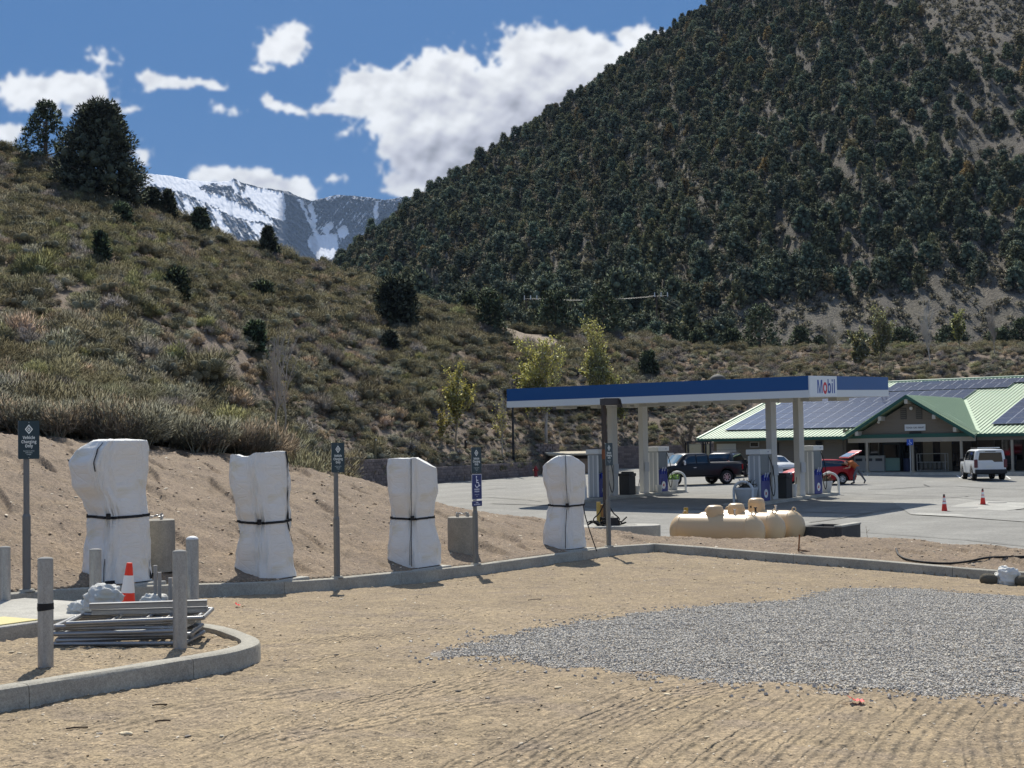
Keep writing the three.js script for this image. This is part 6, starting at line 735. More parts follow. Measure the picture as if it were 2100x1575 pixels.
  const door = (pa, pb, v, col, h = 2.1) => { const a = sAt(pa, v), b = sAt(pb, v), d = obj('door', box(b - a, h, 0.06, (a + b) / 2, h / 2 + 0.12, -v + 0.03), std(col, 0.6), t); obj('door_window', box((b - a) * 0.4, 0.5, 0.02, (a + b) / 2, h * 0.72 + 0.12, -v + 0.07), glassDark, d); obj('handle', box(0.05, 0.14, 0.05, b - 0.12, 1.1, -v + 0.08), chrome, d); };
  door(1726, 1741, 3.15, '#8f9396'); win(1746, 1772, 1.0, 2.3, 3.15); win(1780, 1800, 0.9, 2.3, 3.15); door(1848, 1866, 3.15, '#23221f', 2.2); door(1867, 1886, 3.15, '#23221f', 2.2); win(1806, 1846, 0.5, 2.45, 3.15, null, '#3a352e'); win(1908, 1926, 0.5, 2.45, 3.15, null, '#4a463f'); win(1946, 1992, 0.4, 2.45, 3.15, null, '#2b2926'); win(2000, 2040, 0.8, 2.45, 3.15, null, '#3a352e'); win(2050, 2095, 0.8, 2.45, 3.15, null, '#3a352e'); win(2105, 2160, 0.8, 2.45, 3.15, null, '#3a352e');
  obj('wall_pilaster', [box(0.7, E, 0.08, sAt(1900, 3.1), E / 2, -3.06), box(0.8, E, 0.08, sAt(1937, 3.1), E / 2, -3.06)], std('#9a907e', 0.9), t);
  const postAt = (px, v) => { const s = sAt(px, v); obj('porch_post', [box(0.15, E - 0.55, 0.15, s, (E - 0.55) / 2 + 0.1, -v), box(0.24, 0.14, 0.24, s, 0.18, -v)], beamM, t); };
  for (const [px, v] of [[1775, -0.95], [1868, -0.95], [1968, -0.95], [2072, -0.1], [2165, -0.1]]) postAt(px, v);
  const pvM = canvasTex(128, 208, (g, w, h) => { g.fillStyle = '#b9bcc4'; g.fillRect(0, 0, w, h); g.fillStyle = '#37405a'; g.fillRect(4, 4, w - 8, h - 8); g.strokeStyle = '#46506c'; g.lineWidth = 1.5; for (let i = 1; i < 6; i++) { g.beginPath(); g.moveTo(4 + i * (w - 8) / 6, 4); g.lineTo(4 + i * (w - 8) / 6, h - 4); g.stroke(); } for (let i = 1; i < 10; i++) { g.beginPath(); g.moveTo(4, 4 + i * (h - 8) / 10); g.lineTo(w - 4, 4 + i * (h - 8) / 10); g.stroke(); } });
  const pvMat = phys(lin(1, 1, 1), 0.22, { map: pvM, clearcoat: 0.6, clearcoatRoughness: 0.12 }), pvG = new THREE.BoxGeometry(0.99, 0.045, 1.66), tilt = Math.atan(S);
  const pv = (s, v) => { if (v < vEnd && Math.abs(s - gs) < hw * (1 - (v - 0.9) / vEnd) + 0.6) return; const m = new THREE.Mesh(pvG, pvMat); m.name = 'solar_panel'; m.castShadow = m.receiveShadow = true; m.position.copy(P(s, v, 0.14)); m.rotation.x = tilt; t.add(m); };
  for (let r = 0; r < 7; r++) { const v = 2.6 + r * 1.72; for (let s = 1.7 + (r > 4 ? 0.6 : 0); s < gs; s += 1.01) pv(s, v); for (let s = gs + hw + 0.9; s < LEN - 0.6; s += 1.01) pv(s, v); }
  for (let r = 0; r < 2; r++) for (let k = 0; k < 11; k++) pv(8.6 + k * 1.01 + r * 1.2, 14.9 + r * 1.72);
  const vt = V(sAt(1847, 17), E + S * 12.5, -12.5); obj('roof_pipe', [tube([P(9.2, 13.9, 0), P(9.2, 13.9, 0.9), P(9.2, 13.9, 1.2).add(V(0.12, 0.1, 0)), P(9.2, 13.9, 1.0).add(V(0.3, 0.1, 0)), P(9.2, 13.9, 0).add(V(0.3, 0, 0))], 0.06, 8, 40)], dark, roof);
  for (const [s, v] of [[12.2, 17.4], [24, 16.6]]) obj('roof_hatch', box(1.3, 0.16, 0.7, s, E + S * v + 0.1, -v), std('#cfd2cf', 0.6), roof);
  // walk under the porch
  const wk = obj('store_walk', worldUV(box(LEN + 2, 0.5, 5.4, LEN / 2 + 5, -0.13, -0.8)), slabMat); wk.position.copy(t.position); wk.rotation.copy(t.rotation); wk.userData.kind = 'structure';
  const put = (px, v, y = 0.12) => { const s = sAt(px, v); return t.localToWorld(V(s, y, -v)); };
  t.updateMatrixWorld(true);
  const turn = t.rotation.y;
  { const p = put(1782, 2.2), o = thing('ice_chest', 'white ice chest with three hatches on the store porch', 'ice chest', p, turn); obj('body', rbox(2.3, 1.15, 0.8, 0.03, 0, 0.58, 0), std('#b4b3ad', 0.6), o); for (const x of [-0.75, 0, 0.75]) obj('hatch', rbox(0.5, 0.2, 0.04, 0.01, x, 0.85, 0.41), std('#3c4046', 0.5), o); }
  { const p = put(1828, 2.4), o = thing('drinks_cooler', 'tall glass-doored cooler with a pale teal base on the store porch', 'cooler', p, turn); obj('cabinet', rbox(1.3, 2.1, 0.7, 0.03, 0, 1.05, 0), std('#2d3436', 0.6), o); obj('glass_door', box(1.1, 0.9, 0.03, 0, 1.45, 0.36), glassDark, o); obj('kick_panel', box(1.2, 0.9, 0.03, 0, 0.5, 0.36), std('#88a89b', 0.6), o); }
  { const p = put(1857, 1.8), o = thing('blue_drum', 'dark blue drum beside the porch post', 'drum', p, turn); obj('barrel', cyl(0.3, 0.3, 0.9, 0, 0.45, 0, 24), std('#1f2b4d', 0.5), o); obj('rim', at(new THREE.TorusGeometry(0.3, 0.025, 8, 24), 0, 0.9, 0, Math.PI / 2), std('#26345a', 0.5), o); }
  { const p = put(1908, 1.9), o = thing('bottle_cage', 'wire cage of gas bottles on the store porch', 'bottle cage', p, turn), R3 = []; for (const x of [-1.0, 1.0]) for (const z of [-0.3, 0.3]) obj('corner_post', rod(V(x, 0, z), V(x, 1.25, z), 0.025, 6), offWhite, o); for (const y of [0.08, 0.65, 1.24]) obj('shelf_rail', [rod(V(-1, y, 0.3), V(1, y, 0.3), 0.02, 6), rod(V(-1, y, -0.3), V(1, y, -0.3), 0.02, 6)], offWhite, o); for (let k = 0; k < 6; k++) obj('gas_bottle', at(new THREE.CapsuleGeometry(0.13, 0.3, 5, 14), -0.8 + k * 0.32, 0.4, 0), std('#77756e', 0.6), o); }
  { const p = put(1990, 1.6), o = thing('porch_bench', 'dark bench against the store wall behind the white car', 'bench', put(2048, 2.2), turn); obj('seat', box(2.0, 0.08, 0.5, 0, 0.45, 0), dark, o); obj('backrest', box(2.0, 0.5, 0.06, 0, 0.8, -0.24), dark, o); for (const x of [-0.9, 0.9]) obj('leg', box(0.08, 0.44, 0.45, x, 0.22, 0), dark, o); }
  { const s = put(1863, -1.25, -0.1), o = thing('accessible_sign', 'blue wheelchair parking sign on a white post before the porch', 'sign', s, turn + 0.3); obj('post', cyl(0.03, 0.03, 2.3, 0, 1.15, 0, 10), offWhite, o); const bl = canvasTex(96, 96, (g) => { g.fillStyle = '#1c4fb4'; g.fillRect(0, 0, 96, 96); g.strokeStyle = g.fillStyle = '#e8eefa'; g.lineWidth = 6; g.beginPath(); g.arc(44, 18, 6, 0, 7); g.fill(); g.beginPath(); g.moveTo(44, 28); g.lineTo(46, 52); g.lineTo(64, 52); g.lineTo(72, 74); g.stroke(); g.beginPath(); g.arc(48, 60, 20, 2.9, 0.4, true); g.stroke(); }); const pn = obj('sign_panel', box(0.42, 0.42, 0.02, 0, 2.3, 0.04), std('#1c4fb4', 0.5), o), f = new THREE.PlaneGeometry(0.42, 0.42); f.translate(0, 2.3, 0.052); obj('sign_face', f, std(lin(1, 1, 1), 0.5, { map: bl }), pn); }
}

// ---------------------------------------------------------------- vehicles: a shell lofted over length, x forward
function carShell(o) {
  const { L, W, top, bot, belt } = o, xs = [], N = 64; for (let i = 0; i <= N; i++) xs.push(-L / 2 + L * i / N);
  const w = (x) => W / 2 * (1 - 0.16 * Math.abs(x / (L / 2)) ** (o.box ?? 6));
  const arch = (x) => { let b = bot(x); for (const [cx, r] of o.arches) { const d = Math.abs(x - cx); if (d < r) b = Math.max(b, o.axle + Math.sqrt(r * r - d * d)); } return b; };
  const ring = (x) => { const t = top(x), bl = Math.min(belt(x), t - 0.03), b = Math.min(arch(x), bl - 0.05), q = w(x), k = o.tumble ?? 1; return [[q * 0.86, b], [q * 0.985, b + 0.05], [q * 1.0, lerp(b, bl, 0.5)], [q * 0.985, bl - 0.06], [q * 0.965, bl], [q * lerp(1, 0.92, k), bl + (t - bl) * 0.35], [q * lerp(1, 0.845, k), bl + (t - bl) * 0.75], [q * lerp(1, 0.79, k), t - (t - bl) * 0.1], [q * lerp(0.95, 0.68, k), t - 0.004], [q * 0.35, t + 0.012], [0, t + 0.016]]; };
  const pt = (x, s, offs = 0) => { const R = ring(x), a = Math.abs(s), i = Math.min(9, Math.floor(a)), f = a - i; const z = lerp(R[i][0], R[i + 1][0], f), y = lerp(R[i][1], R[i + 1][1], f), nz = R[i + 1][1] - R[i][1], ny = R[i][0] - R[i + 1][0], l = Math.hypot(nz, ny) || 1; return V(x, y + offs * ny / l, Math.sign(s || 1) * (z + offs * nz / l)); };
  const patch = (x0, x1, s0, s1, n, m, offs, sides = [1, -1], skew) => sides.map((sg) => { const pos = [], idx = []; for (let j = 0; j <= m; j++) for (let i = 0; i <= n; i++) { const sv = lerp(s0, s1, j / m), k = skew ? skew(j / m) : [0, 0], p = pt(lerp(x0 + k[0], x1 + k[1], i / n), sg * sv, offs); pos.push(p.x, p.y, p.z); } for (let j = 0; j < m; j++) for (let i = 0; i < n; i++) { const a = j * (n + 1) + i, b = a + 1, c = a + n + 1, d = c + 1; sg > 0 ? idx.push(a, b, c, b, d, c) : idx.push(a, c, b, b, c, d); } return quadsGeo(pos, idx); });
  const body = []; for (const sg of [1, -1]) { const pos = [], idx = []; for (let i = 0; i <= N; i++) for (let j = 0; j <= 10; j++) { const p = pt(xs[i], sg * (j + 1e-6)); pos.push(p.x, p.y, j === 10 ? 0 : p.z); } for (let i = 0; i < N; i++) for (let j = 0; j < 10; j++) { const a = i * 11 + j, b = a + 1, c = a + 11, d = c + 1; sg > 0 ? idx.push(a, c, b, b, c, d) : idx.push(a, b, c, b, d, c); } for (const i of [0, N]) { const o0 = i * 11; for (let j = 0; j < 10; j++) { const q = pos.length / 3; pos.push(xs[i], pos[(o0 + j) * 3 + 1], 0, xs[i], pos[(o0 + j + 1) * 3 + 1], 0); (i === 0) === (sg > 0) ? idx.push(o0 + j, o0 + j + 1, q, o0 + j + 1, q + 1, q) : idx.push(o0 + j, q, o0 + j + 1, o0 + j + 1, q, q + 1); } } body.push(quadsGeo(pos, idx)); }
  const under = box(L * 0.94, 0.2, W * 0.8, 0, bot(0) + 0.06, 0);
  return { body: toCreasedNormals(merge(body), 0.7), under, pt, patch };
}
function wheels(t, list, r, w, track, rim) { for (const x of list) for (const s of [1, -1]) { const g = new THREE.Group(); g.name = 'wheel'; t.add(g); g.position.set(x, r, s * track / 2); const tyre = new THREE.LatheGeometry([[r * 0.62, -w / 2], [r * 0.95, -w / 2], [r, -w / 2 + 0.03], [r, w / 2 - 0.03], [r * 0.95, w / 2], [r * 0.62, w / 2]].map(([a, b]) => new THREE.Vector2(a, b)), 32).rotateX(Math.PI / 2); obj('tyre', tyre, rubber, g); const sp = [cyl(r * 0.12, r * 0.12, 0.05, 0, 0, 0, 14).rotateX(Math.PI / 2).translate(0, 0, s * w * 0.38), new THREE.TorusGeometry(r * 0.6, r * 0.05, 8, 30).translate(0, 0, s * w * 0.42)]; for (let k = 0; k < 7; k++) { const a = k / 7 * 6.283; sp.push(at(box(r * 0.52, r * 0.13, 0.03), Math.cos(a) * r * 0.34, Math.sin(a) * r * 0.34, s * w * 0.38, 0, 0, a)); } obj('rim', sp.map(clean), rim, g); obj('brake_disc', cyl(r * 0.5, r * 0.5, 0.03, 0, 0, 0, 24).rotateX(Math.PI / 2), dark, g); } }
const prof = (L) => curve1(L.map((p) => p[0]), L.map((p) => p[1]));
const lineP = (L) => (x) => { if (x <= L[0][0]) return L[0][1]; for (let i = 1; i < L.length; i++) if (x <= L[i][0]) return lerp(L[i - 1][1], L[i][1], (x - L[i - 1][0]) / (L[i][0] - L[i - 1][0])); return L[L.length - 1][1]; };
const rimM = std(lin(0.55, 0.55, 0.56), 0.3, { metalness: 0.8 }), redLens = std('#8e1216', 0.25), clearLens = std('#d9dde0', 0.15), plate = std('#d7d8d2', 0.6);
const carPaint = (hex, m = 0.3) => phys(hex, 0.4, { metalness: m * 0.4, clearcoat: 0.25, clearcoatRoughness: 0.1, specularIntensity: 0.5 });
const place = (name, label, px, py, D, head, cat) => { const p = pix(px, py, D); p.y = lotH(p.x, D) + 0.022; return thing(name, label, cat, p, Math.atan2(head[1], head[0])); };   // heading [x, depth]
{ // pickup
  const t = place('pickup_truck', 'dark navy crew cab pickup truck passing behind the pumps', 1424, 985, 88, [-0.92, -0.38], 'pickup truck');
  const c = carShell({ L: 5.95, W: 2.0, axle: 0.42, arches: [[1.85, 0.52], [-1.75, 0.52]], top: lineP([[-2.98, 1.3], [-0.66, 1.33], [-0.6, 1.86], [-0.35, 1.93], [0.9, 1.93], [1.15, 1.86], [1.75, 1.28], [2.0, 1.24], [2.85, 1.16], [2.98, 1.0]]), bot: () => 0.52, belt: lineP([[-2.98, 1.24], [3, 1.2]]), box: 10 });
  const p = carPaint('#070a14', 0.2); obj('body', c.body, p, t); obj('underbody', c.under, dark, t); obj('side_window', [...c.patch(-0.42, 0.32, 4.35, 6.9, 6, 3, 0.008), ...c.patch(0.4, 1.35, 4.35, 6.9, 6, 3, 0.008, [1, -1], (k) => [0, -0.45 * k])], glassDark, t); obj('windscreen', c.patch(1.18, 1.72, 8, 10, 4, 4, 0.01), phys('#6d8a96', 0.05, { clearcoat: 1 }), t); obj('bed_liner', box(2.1, 0.02, 1.5, -1.8, 1.345, 0), dark, t); obj('bed_rail', [box(2.25, 0.03, 0.07, -1.82, 1.34, 0.86), box(2.25, 0.03, 0.07, -1.82, 1.34, -0.86)], std('#5f636b', 0.4), t); obj('rear_bumper', rbox(0.2, 0.2, 1.9, 0.03, -3.05, 0.62, 0), std('#2a2c31', 0.4, { metalness: 0.6 }), t); obj('front_bumper', rbox(0.2, 0.26, 1.95, 0.05, 3.0, 0.62, 0), chrome, t); obj('grille', rbox(0.06, 0.34, 1.2, 0.02, 2.98, 0.92, 0), chrome, t);
  for (const s of [1, -1]) { obj('tail_light', rbox(0.1, 0.34, 0.12, 0.02, -2.95, 1.05, s * 0.83), redLens, t); obj('headlight', rbox(0.12, 0.2, 0.34, 0.02, 2.9, 1.0, s * 0.72), clearLens, t); obj('mirror', rbox(0.14, 0.28, 0.2, 0.04, 1.3, 1.36, s * 1.12), chrome, t); obj('door_handle', box(0.2, 0.03, 0.03, 0.5, 1.06, s * 0.99), chrome, t); obj('mud_flap', box(0.02, 0.3, 0.3, -2.3, 0.4, s * 0.82), rubber, t); } obj('hitch', box(0.3, 0.06, 0.06, -3.2, 0.48, 0), dark, t); wheels(t, [1.85, -1.75], 0.42, 0.28, 1.74, rimM);
}
{ // dark suv
  const t = place('dark_suv', 'dark blue sport utility car with roof rails beside the store garage door', 1494, 972, 99, [0.45, 0.9], 'car');
  const c = carShell({ L: 4.7, W: 1.92, axle: 0.36, arches: [[1.4, 0.45], [-1.35, 0.45]], top: lineP([[-2.35, 1.1], [-2.25, 1.25], [-1.85, 1.66], [-1.3, 1.73], [0.2, 1.72], [0.55, 1.64], [1.2, 1.14], [2.1, 1.0], [2.35, 0.8]]), bot: () => 0.32, belt: () => 1.08 });
  obj('body', c.body, carPaint('#080c18', 0.2), t); obj('underbody', c.under, dark, t); obj('side_window', c.patch(-1.55, 0.75, 4.35, 6.9, 10, 3, 0.008, [1, -1], (k) => [0.1 * k, -0.45 * k]), glassDark, t); obj('rear_window', c.patch(-2.2, -1.9, 7, 10, 4, 5, 0.012), glassDark, t); obj('windscreen', c.patch(0.6, 1.15, 8, 10, 4, 4, 0.01), glassDark, t); for (const s of [1, -1]) { obj('roof_rail', rod(V(-1.6, 1.79, s * 0.62), V(0.2, 1.79, s * 0.62), 0.025, 6), chrome, t); obj('tail_light', rbox(0.1, 0.3, 0.2, 0.02, -2.28, 1.0, s * 0.74), redLens, t); obj('mirror', rbox(0.12, 0.16, 0.2, 0.03, 0.7, 1.14, s * 1.04), dark, t); obj('headlight', rbox(0.1, 0.14, 0.3, 0.02, 2.25, 0.8, s * 0.66), clearLens, t); } obj('licence_plate', box(0.02, 0.15, 0.32, -2.37, 0.78, 0), plate, t); obj('rear_bumper', rbox(0.16, 0.22, 1.7, 0.04, -2.36, 0.5, 0), dark, t); wheels(t, [1.4, -1.35], 0.36, 0.24, 1.62, rimM);
}
{ // silver sedan
  const t = place('silver_sedan', 'silver sedan parked by the store wall behind the pump column', 1585, 974, 97.5, [0.3, -0.95], 'car');
  const c = carShell({ L: 4.6, W: 1.82, axle: 0.33, arches: [[1.4, 0.42], [-1.3, 0.42]], top: lineP([[-2.3, 0.9], [-1.5, 1.02], [-0.95, 1.38], [0.1, 1.45], [0.45, 1.38], [1.2, 0.98], [2.1, 0.86], [2.3, 0.68]]), bot: () => 0.26, belt: () => 0.95 });
  obj('body', c.body, carPaint('#b9bcbe', 0.6), t); obj('underbody', c.under, dark, t); obj('side_window', c.patch(-1.1, 0.75, 4.35, 6.9, 10, 3, 0.008, [1, -1], (k) => [0.3 * k, -0.4 * k]), glassDark, t); obj('windscreen', c.patch(0.5, 1.15, 8, 10, 4, 4, 0.01), glassDark, t); obj('rear_window', c.patch(-1.45, -1.0, 8, 10, 4, 4, 0.01), glassDark, t); for (const s of [1, -1]) { obj('headlight', rbox(0.12, 0.14, 0.34, 0.03, 2.2, 0.72, s * 0.62), clearLens, t); obj('mirror', rbox(0.12, 0.14, 0.2, 0.03, 0.75, 1.0, s * 0.98), dark, t); obj('tail_light', rbox(0.1, 0.14, 0.34, 0.02, -2.26, 0.8, s * 0.62), redLens, t); } obj('grille', rbox(0.05, 0.14, 0.9, 0.02, 2.29, 0.5, 0), dark, t); wheels(t, [1.4, -1.3], 0.33, 0.22, 1.54, rimM);
}
{ // red hatchback, tailgate up
  const t = place('red_hatchback', 'red hatchback with its tailgate raised in front of the store', 1676, 998, 85, [-0.975, -0.22], 'car');
  const c = carShell({ L: 4.35, W: 1.74, axle: 0.31, arches: [[1.38, 0.39], [-1.25, 0.39]], top: lineP([[-2.17, 0.95], [-2.05, 1.2], [-1.9, 1.36], [-1.1, 1.47], [-0.1, 1.5], [0.4, 1.42], [1.35, 0.95], [1.9, 0.78], [2.17, 0.6]]), bot: () => 0.22, belt: lineP([[-2.2, 1.05], [0.9, 0.9], [2.2, 0.8]]) });
  const p = carPaint('#a8121c', 0.2); obj('body', c.body, p, t); obj('underbody', c.under, dark, t); obj('side_window', c.patch(-1.55, 0.95, 4.4, 6.8, 12, 3, 0.008, [1, -1], (k) => [0.25 * k, -0.5 * k]), glassDark, t); obj('windscreen', c.patch(0.45, 1.3, 8, 10, 5, 4, 0.01), glassDark, t); obj('cargo_opening', at(box(0.1, 0.62, 1.2), -2.12, 1.0, 0, 0, 0, -0.2), dark, t);
  const gate = new THREE.Group(); gate.name = 'tailgate'; t.add(gate); gate.position.set(-1.8, 1.42, 0); gate.rotation.z = -0.45; obj('gate_skin', rbox(0.95, 0.07, 1.35, 0.03, -0.5, 0.12, 0), p, gate); obj('gate_glass', box(0.5, 0.03, 1.1, -0.34, 0.17, 0), phys('#aab6bd', 0.08, { clearcoat: 1 }), gate); obj('gate_lamp', rbox(0.12, 0.08, 1.2, 0.02, -0.92, 0.13, 0), std('#d8a9a6', 0.3), gate); for (const s of [1, -1]) { obj('gas_strut', rod(V(-0.05, -0.35, s * 0.6), V(-0.45, 0.08, s * 0.6), 0.014, 6), dark, gate); obj('headlight', rbox(0.36, 0.14, 0.22, 0.04, 1.95, 0.7, s * 0.66), clearLens, t); obj('tail_light', rbox(0.1, 0.26, 0.14, 0.02, -2.08, 0.98, s * 0.7), std('#e3d2cf', 0.3), t); obj('mirror', rbox(0.12, 0.14, 0.18, 0.03, 0.8, 0.98, s * 0.94), p, t); obj('door_handle', box(0.16, 0.025, 0.03, -0.35, 0.82, s * 0.875), chrome, t); } obj('rear_bumper', rbox(0.16, 0.28, 1.55, 0.05, -2.14, 0.5, 0), p, t); wheels(t, [1.38, -1.25], 0.315, 0.21, 1.5, rimM);
}
{ // white suv
  const t = place('white_suv', 'boxy white sport utility car parked facing the store porch', 2016, 980, 88, [0.12, 0.99], 'car');
  const c = carShell({ L: 4.7, W: 1.98, axle: 0.38, arches: [[1.45, 0.48], [-1.4, 0.48]], top: lineP([[-2.35, 1.7], [-2.3, 1.8], [-2.2, 1.86], [-0.4, 1.88], [0.3, 1.82], [0.55, 1.74], [1.15, 1.2], [2.2, 1.1], [2.35, 0.95]]), bot: () => 0.4, belt: () => 1.12, box: 12, tumble: 0.7 });
  obj('body', c.body, carPaint('#dcdedd', 0.05), t); obj('underbody', c.under, dark, t); obj('side_window', c.patch(-2.0, 0.7, 4.4, 6.8, 12, 3, 0.008, [1, -1], (k) => [0.0, -0.4 * k]), glassDark, t); obj('windscreen', c.patch(0.6, 1.12, 8, 10, 4, 4, 0.01), glassDark, t);
  obj('rear_window', extrude([[-0.72, 1.22], [0.1, 1.22], [0.28, 1.05], [0.72, 1.05], [0.64, 1.68], [-0.64, 1.68]], 0.02).rotateY(-Math.PI / 2).translate(-2.345, 0, 0), glassDark, t); obj('tailgate', rbox(0.05, 0.5, 1.44, 0.02, -2.36, 0.86, 0), carPaint('#d5d7d6', 0.05), t); obj('spoiler', rbox(0.2, 0.06, 1.4, 0.02, -2.3, 1.8, 0), carPaint('#d5d7d6', 0.05), t); obj('brake_light', box(0.02, 0.05, 0.6, -2.37, 1.76, 0), dark, t);
  for (const s of [1, -1]) { obj('tail_light', rbox(0.1, 0.5, 0.2, 0.02, -2.32, 1.02, s * 0.86), std('#5d2226', 0.3), t); obj('mirror', rbox(0.12, 0.2, 0.24, 0.03, 0.75, 1.22, s * 1.1), dark, t); obj('headlight', rbox(0.1, 0.22, 0.3, 0.02, 2.28, 0.96, s * 0.74), clearLens, t); obj('roof_rail', rod(V(-1.8, 1.95, s * 0.66), V(0.1, 1.95, s * 0.66), 0.025, 6), dark, t); } obj('roof_bar', box(0.1, 0.05, 1.3, -1.9, 1.97, 0), white, t); obj('licence_plate', box(0.02, 0.15, 0.34, -2.39, 0.86, -0.1), plate, t); obj('rear_bumper', rbox(0.2, 0.26, 1.86, 0.04, -2.36, 0.53, 0), dark, t); wheels(t, [1.45, -1.4], 0.38, 0.27, 1.66, rimM);
}
{ // person leaning into the boot; joints x right, y up, z towards the camera
  const p = pix(1752, 998, 84.4); p.y = lotH(p.x, 84.4) + 0.022;
  const J = { hip: [0.2, 0.96, 0, 0.16], belly: [0.06, 1.1, 0, 0.155], chest: [-0.14, 1.24, 0, 0.165], neck: [-0.32, 1.3, 0, 0.07], head: [-0.45, 1.27, 0.02, 0.105], hl: [0.17, 0.92, 0.1, 0.1], kl: [-0.02, 0.5, 0.11, 0.066], al: [-0.04, 0.1, 0.1, 0.047], tl: [-0.2, 0.045, 0.11, 0.04], hr: [0.22, 0.92, -0.1, 0.1], kr: [0.45, 0.56, -0.1, 0.066], ar: [0.68, 0.2, -0.1, 0.046], tr: [0.62, 0.05, -0.1, 0.038], sl: [-0.2, 1.27, 0.19, 0.066], el: [-0.3, 1.0, 0.24, 0.05], wl: [-0.5, 0.96, 0.16, 0.036], sr: [-0.2, 1.27, -0.19, 0.066], er: [-0.36, 1.02, -0.24, 0.05], wr: [-0.55, 0.98, -0.12, 0.036] };
  const bones = [['hip', 'belly'], ['belly', 'chest'], ['chest', 'neck'], ['neck', 'head'], ['head', 'head'], ['hip', 'hl'], ['hl', 'kl'], ['kl', 'al'], ['al', 'tl'], ['hip', 'hr'], ['hr', 'kr'], ['kr', 'ar'], ['ar', 'tr'], ['chest', 'sl'], ['sl', 'el'], ['el', 'wl'], ['chest', 'sr'], ['sr', 'er'], ['er', 'wr']];
  const K = 84, mc = new MarchingCubes(K, dark, false, false, 60000); mc.isolation = 0; const S = 0.85, cx = 0.05, cy = 0.72;
  for (let z = 0; z < K; z++) for (let y = 0; y < K; y++) for (let x = 0; x < K; x++) { const px = cx + (x / K * 2 - 1) * S, py = cy + (y / K * 2 - 1) * S, pz = (z / K * 2 - 1) * S; let d = 9; for (const [a, b] of bones) { const A = J[a], B = J[b], bx = B[0] - A[0], by = B[1] - A[1], bz = B[2] - A[2], l2 = bx * bx + by * by + bz * bz, h = l2 ? clamp(((px - A[0]) * bx + (py - A[1]) * by + (pz - A[2]) * bz) / l2) : 0, q = Math.hypot(px - A[0] - bx * h, py - A[1] - by * h, (pz - A[2] - bz * h)) - lerp(A[3], B[3], h), k = 0.05, m = clamp(0.5 + 0.5 * (d - q) / k); d = lerp(d, q, m) - k * m * (1 - m); } mc.field[x + y * K + z * K * K] = -d; }
  mc.update(); const n = mc.count, pos = new Float32Array(n * 3), nor = new Float32Array(n * 3), col = new Float32Array(n * 3);
  for (let i = 0; i < n; i++) { const x = cx + mc.positionArray[3 * i] * S, y = cy + mc.positionArray[3 * i + 1] * S, z = mc.positionArray[3 * i + 2] * S; pos.set([x, y, z], 3 * i); nor.set([mc.normalArray[3 * i], mc.normalArray[3 * i + 1], mc.normalArray[3 * i + 2]], 3 * i); const arm = Math.min(Math.hypot(x + 0.36, y - 0.99), 1) < 0.2 && Math.abs(z) > 0.1; col.set(y < 0.13 ? [0.02, 0.02, 0.02] : arm && x < -0.3 ? [0.5, 0.3, 0.2] : x - 0.6 * (y - 1.0) > 0.1 && y < 1.06 ? [0.12, 0.125, 0.14] : x < -0.36 ? [0.5, 0.3, 0.2] : [0.42, 0.12, 0.03], 3 * i); }
  const g = new THREE.BufferGeometry(); g.setAttribute('position', new THREE.BufferAttribute(pos, 3)); g.setAttribute('normal', new THREE.BufferAttribute(nor, 3)); g.setAttribute('color', new THREE.BufferAttribute(col, 3)); g.setAttribute('uv', new THREE.BufferAttribute(new Float32Array(n * 2), 2));
  const fingers = []; for (const [w, s] of [['wl', 1], ['wr', -1]]) { const W = J[w]; fingers.push(at(new THREE.SphereGeometry(0.045, 10, 8).scale(1.1, 0.5, 0.95), W[0] - 0.05, W[1] - 0.01, W[2])); for (let k = 0; k < 4; k++) { const z = W[2] + (k - 1.5) * 0.021, l = [0.07, 0.08, 0.075, 0.06][k], a = V(W[0] - 0.08, W[1] - 0.01, z), b = V(W[0] - 0.08 - l * 0.6, W[1] - 0.02, z), c = V(W[0] - 0.08 - l, W[1] - 0.05, z); fingers.push(rod(a, b, 0.009, 6), rod(b, c, 0.009, 6, 0.007)); } fingers.push(rod(V(W[0] - 0.03, W[1], W[2] - s * 0.04), V(W[0] - 0.07, W[1] - 0.03, W[2] - s * 0.07), 0.011, 6, 0.008)); }
  const fg = merge(fingers.map(clean)), fc = new Float32Array(fg.attributes.position.count * 3); for (let i = 0; i < fc.length; i += 3) fc.set([0.5, 0.3, 0.2], i); fg.setAttribute('color', new THREE.BufferAttribute(fc, 3));
  const face = [at(new THREE.ConeGeometry(0.018, 0.04, 8), -0.55, 1.23, 0.02, 0, 0, 2.2), ...[1, -1].map((s) => at(new THREE.SphereGeometry(0.012, 8, 6), -0.535, 1.27, 0.02 + s * 0.035)), ...[1, -1].map((s) => at(new THREE.SphereGeometry(0.022, 8, 6).scale(0.6, 1, 0.4), -0.44, 1.26, 0.02 + s * 0.105)), at(box(0.01, 0.012, 0.045), -0.535, 1.2, 0.02)], kg = merge(face.map(clean)), kc = new Float32Array(kg.attributes.position.count * 3); for (let i = 0; i < kc.length; i += 3) kc.set([0.42, 0.24, 0.16], i); kg.setAttribute('color', new THREE.BufferAttribute(kc, 3));
  const t = thing('person', 'person in orange top and grey trousers leaning into the red car boot', 'person', p, 0); obj('body', mergeGeometries([clean(g), fg, kg]), std(lin(1, 1, 1), 0.9, { vertexColors: true }), t);
  obj('hair', at(new THREE.SphereGeometry(0.115, 20, 14, 0, 6.3, 0, 1.7).scale(1, 1, 0.98), -0.44, 1.285, 0.02, 0, 0, -0.5), std('#2a1d14', 0.9), t);
}

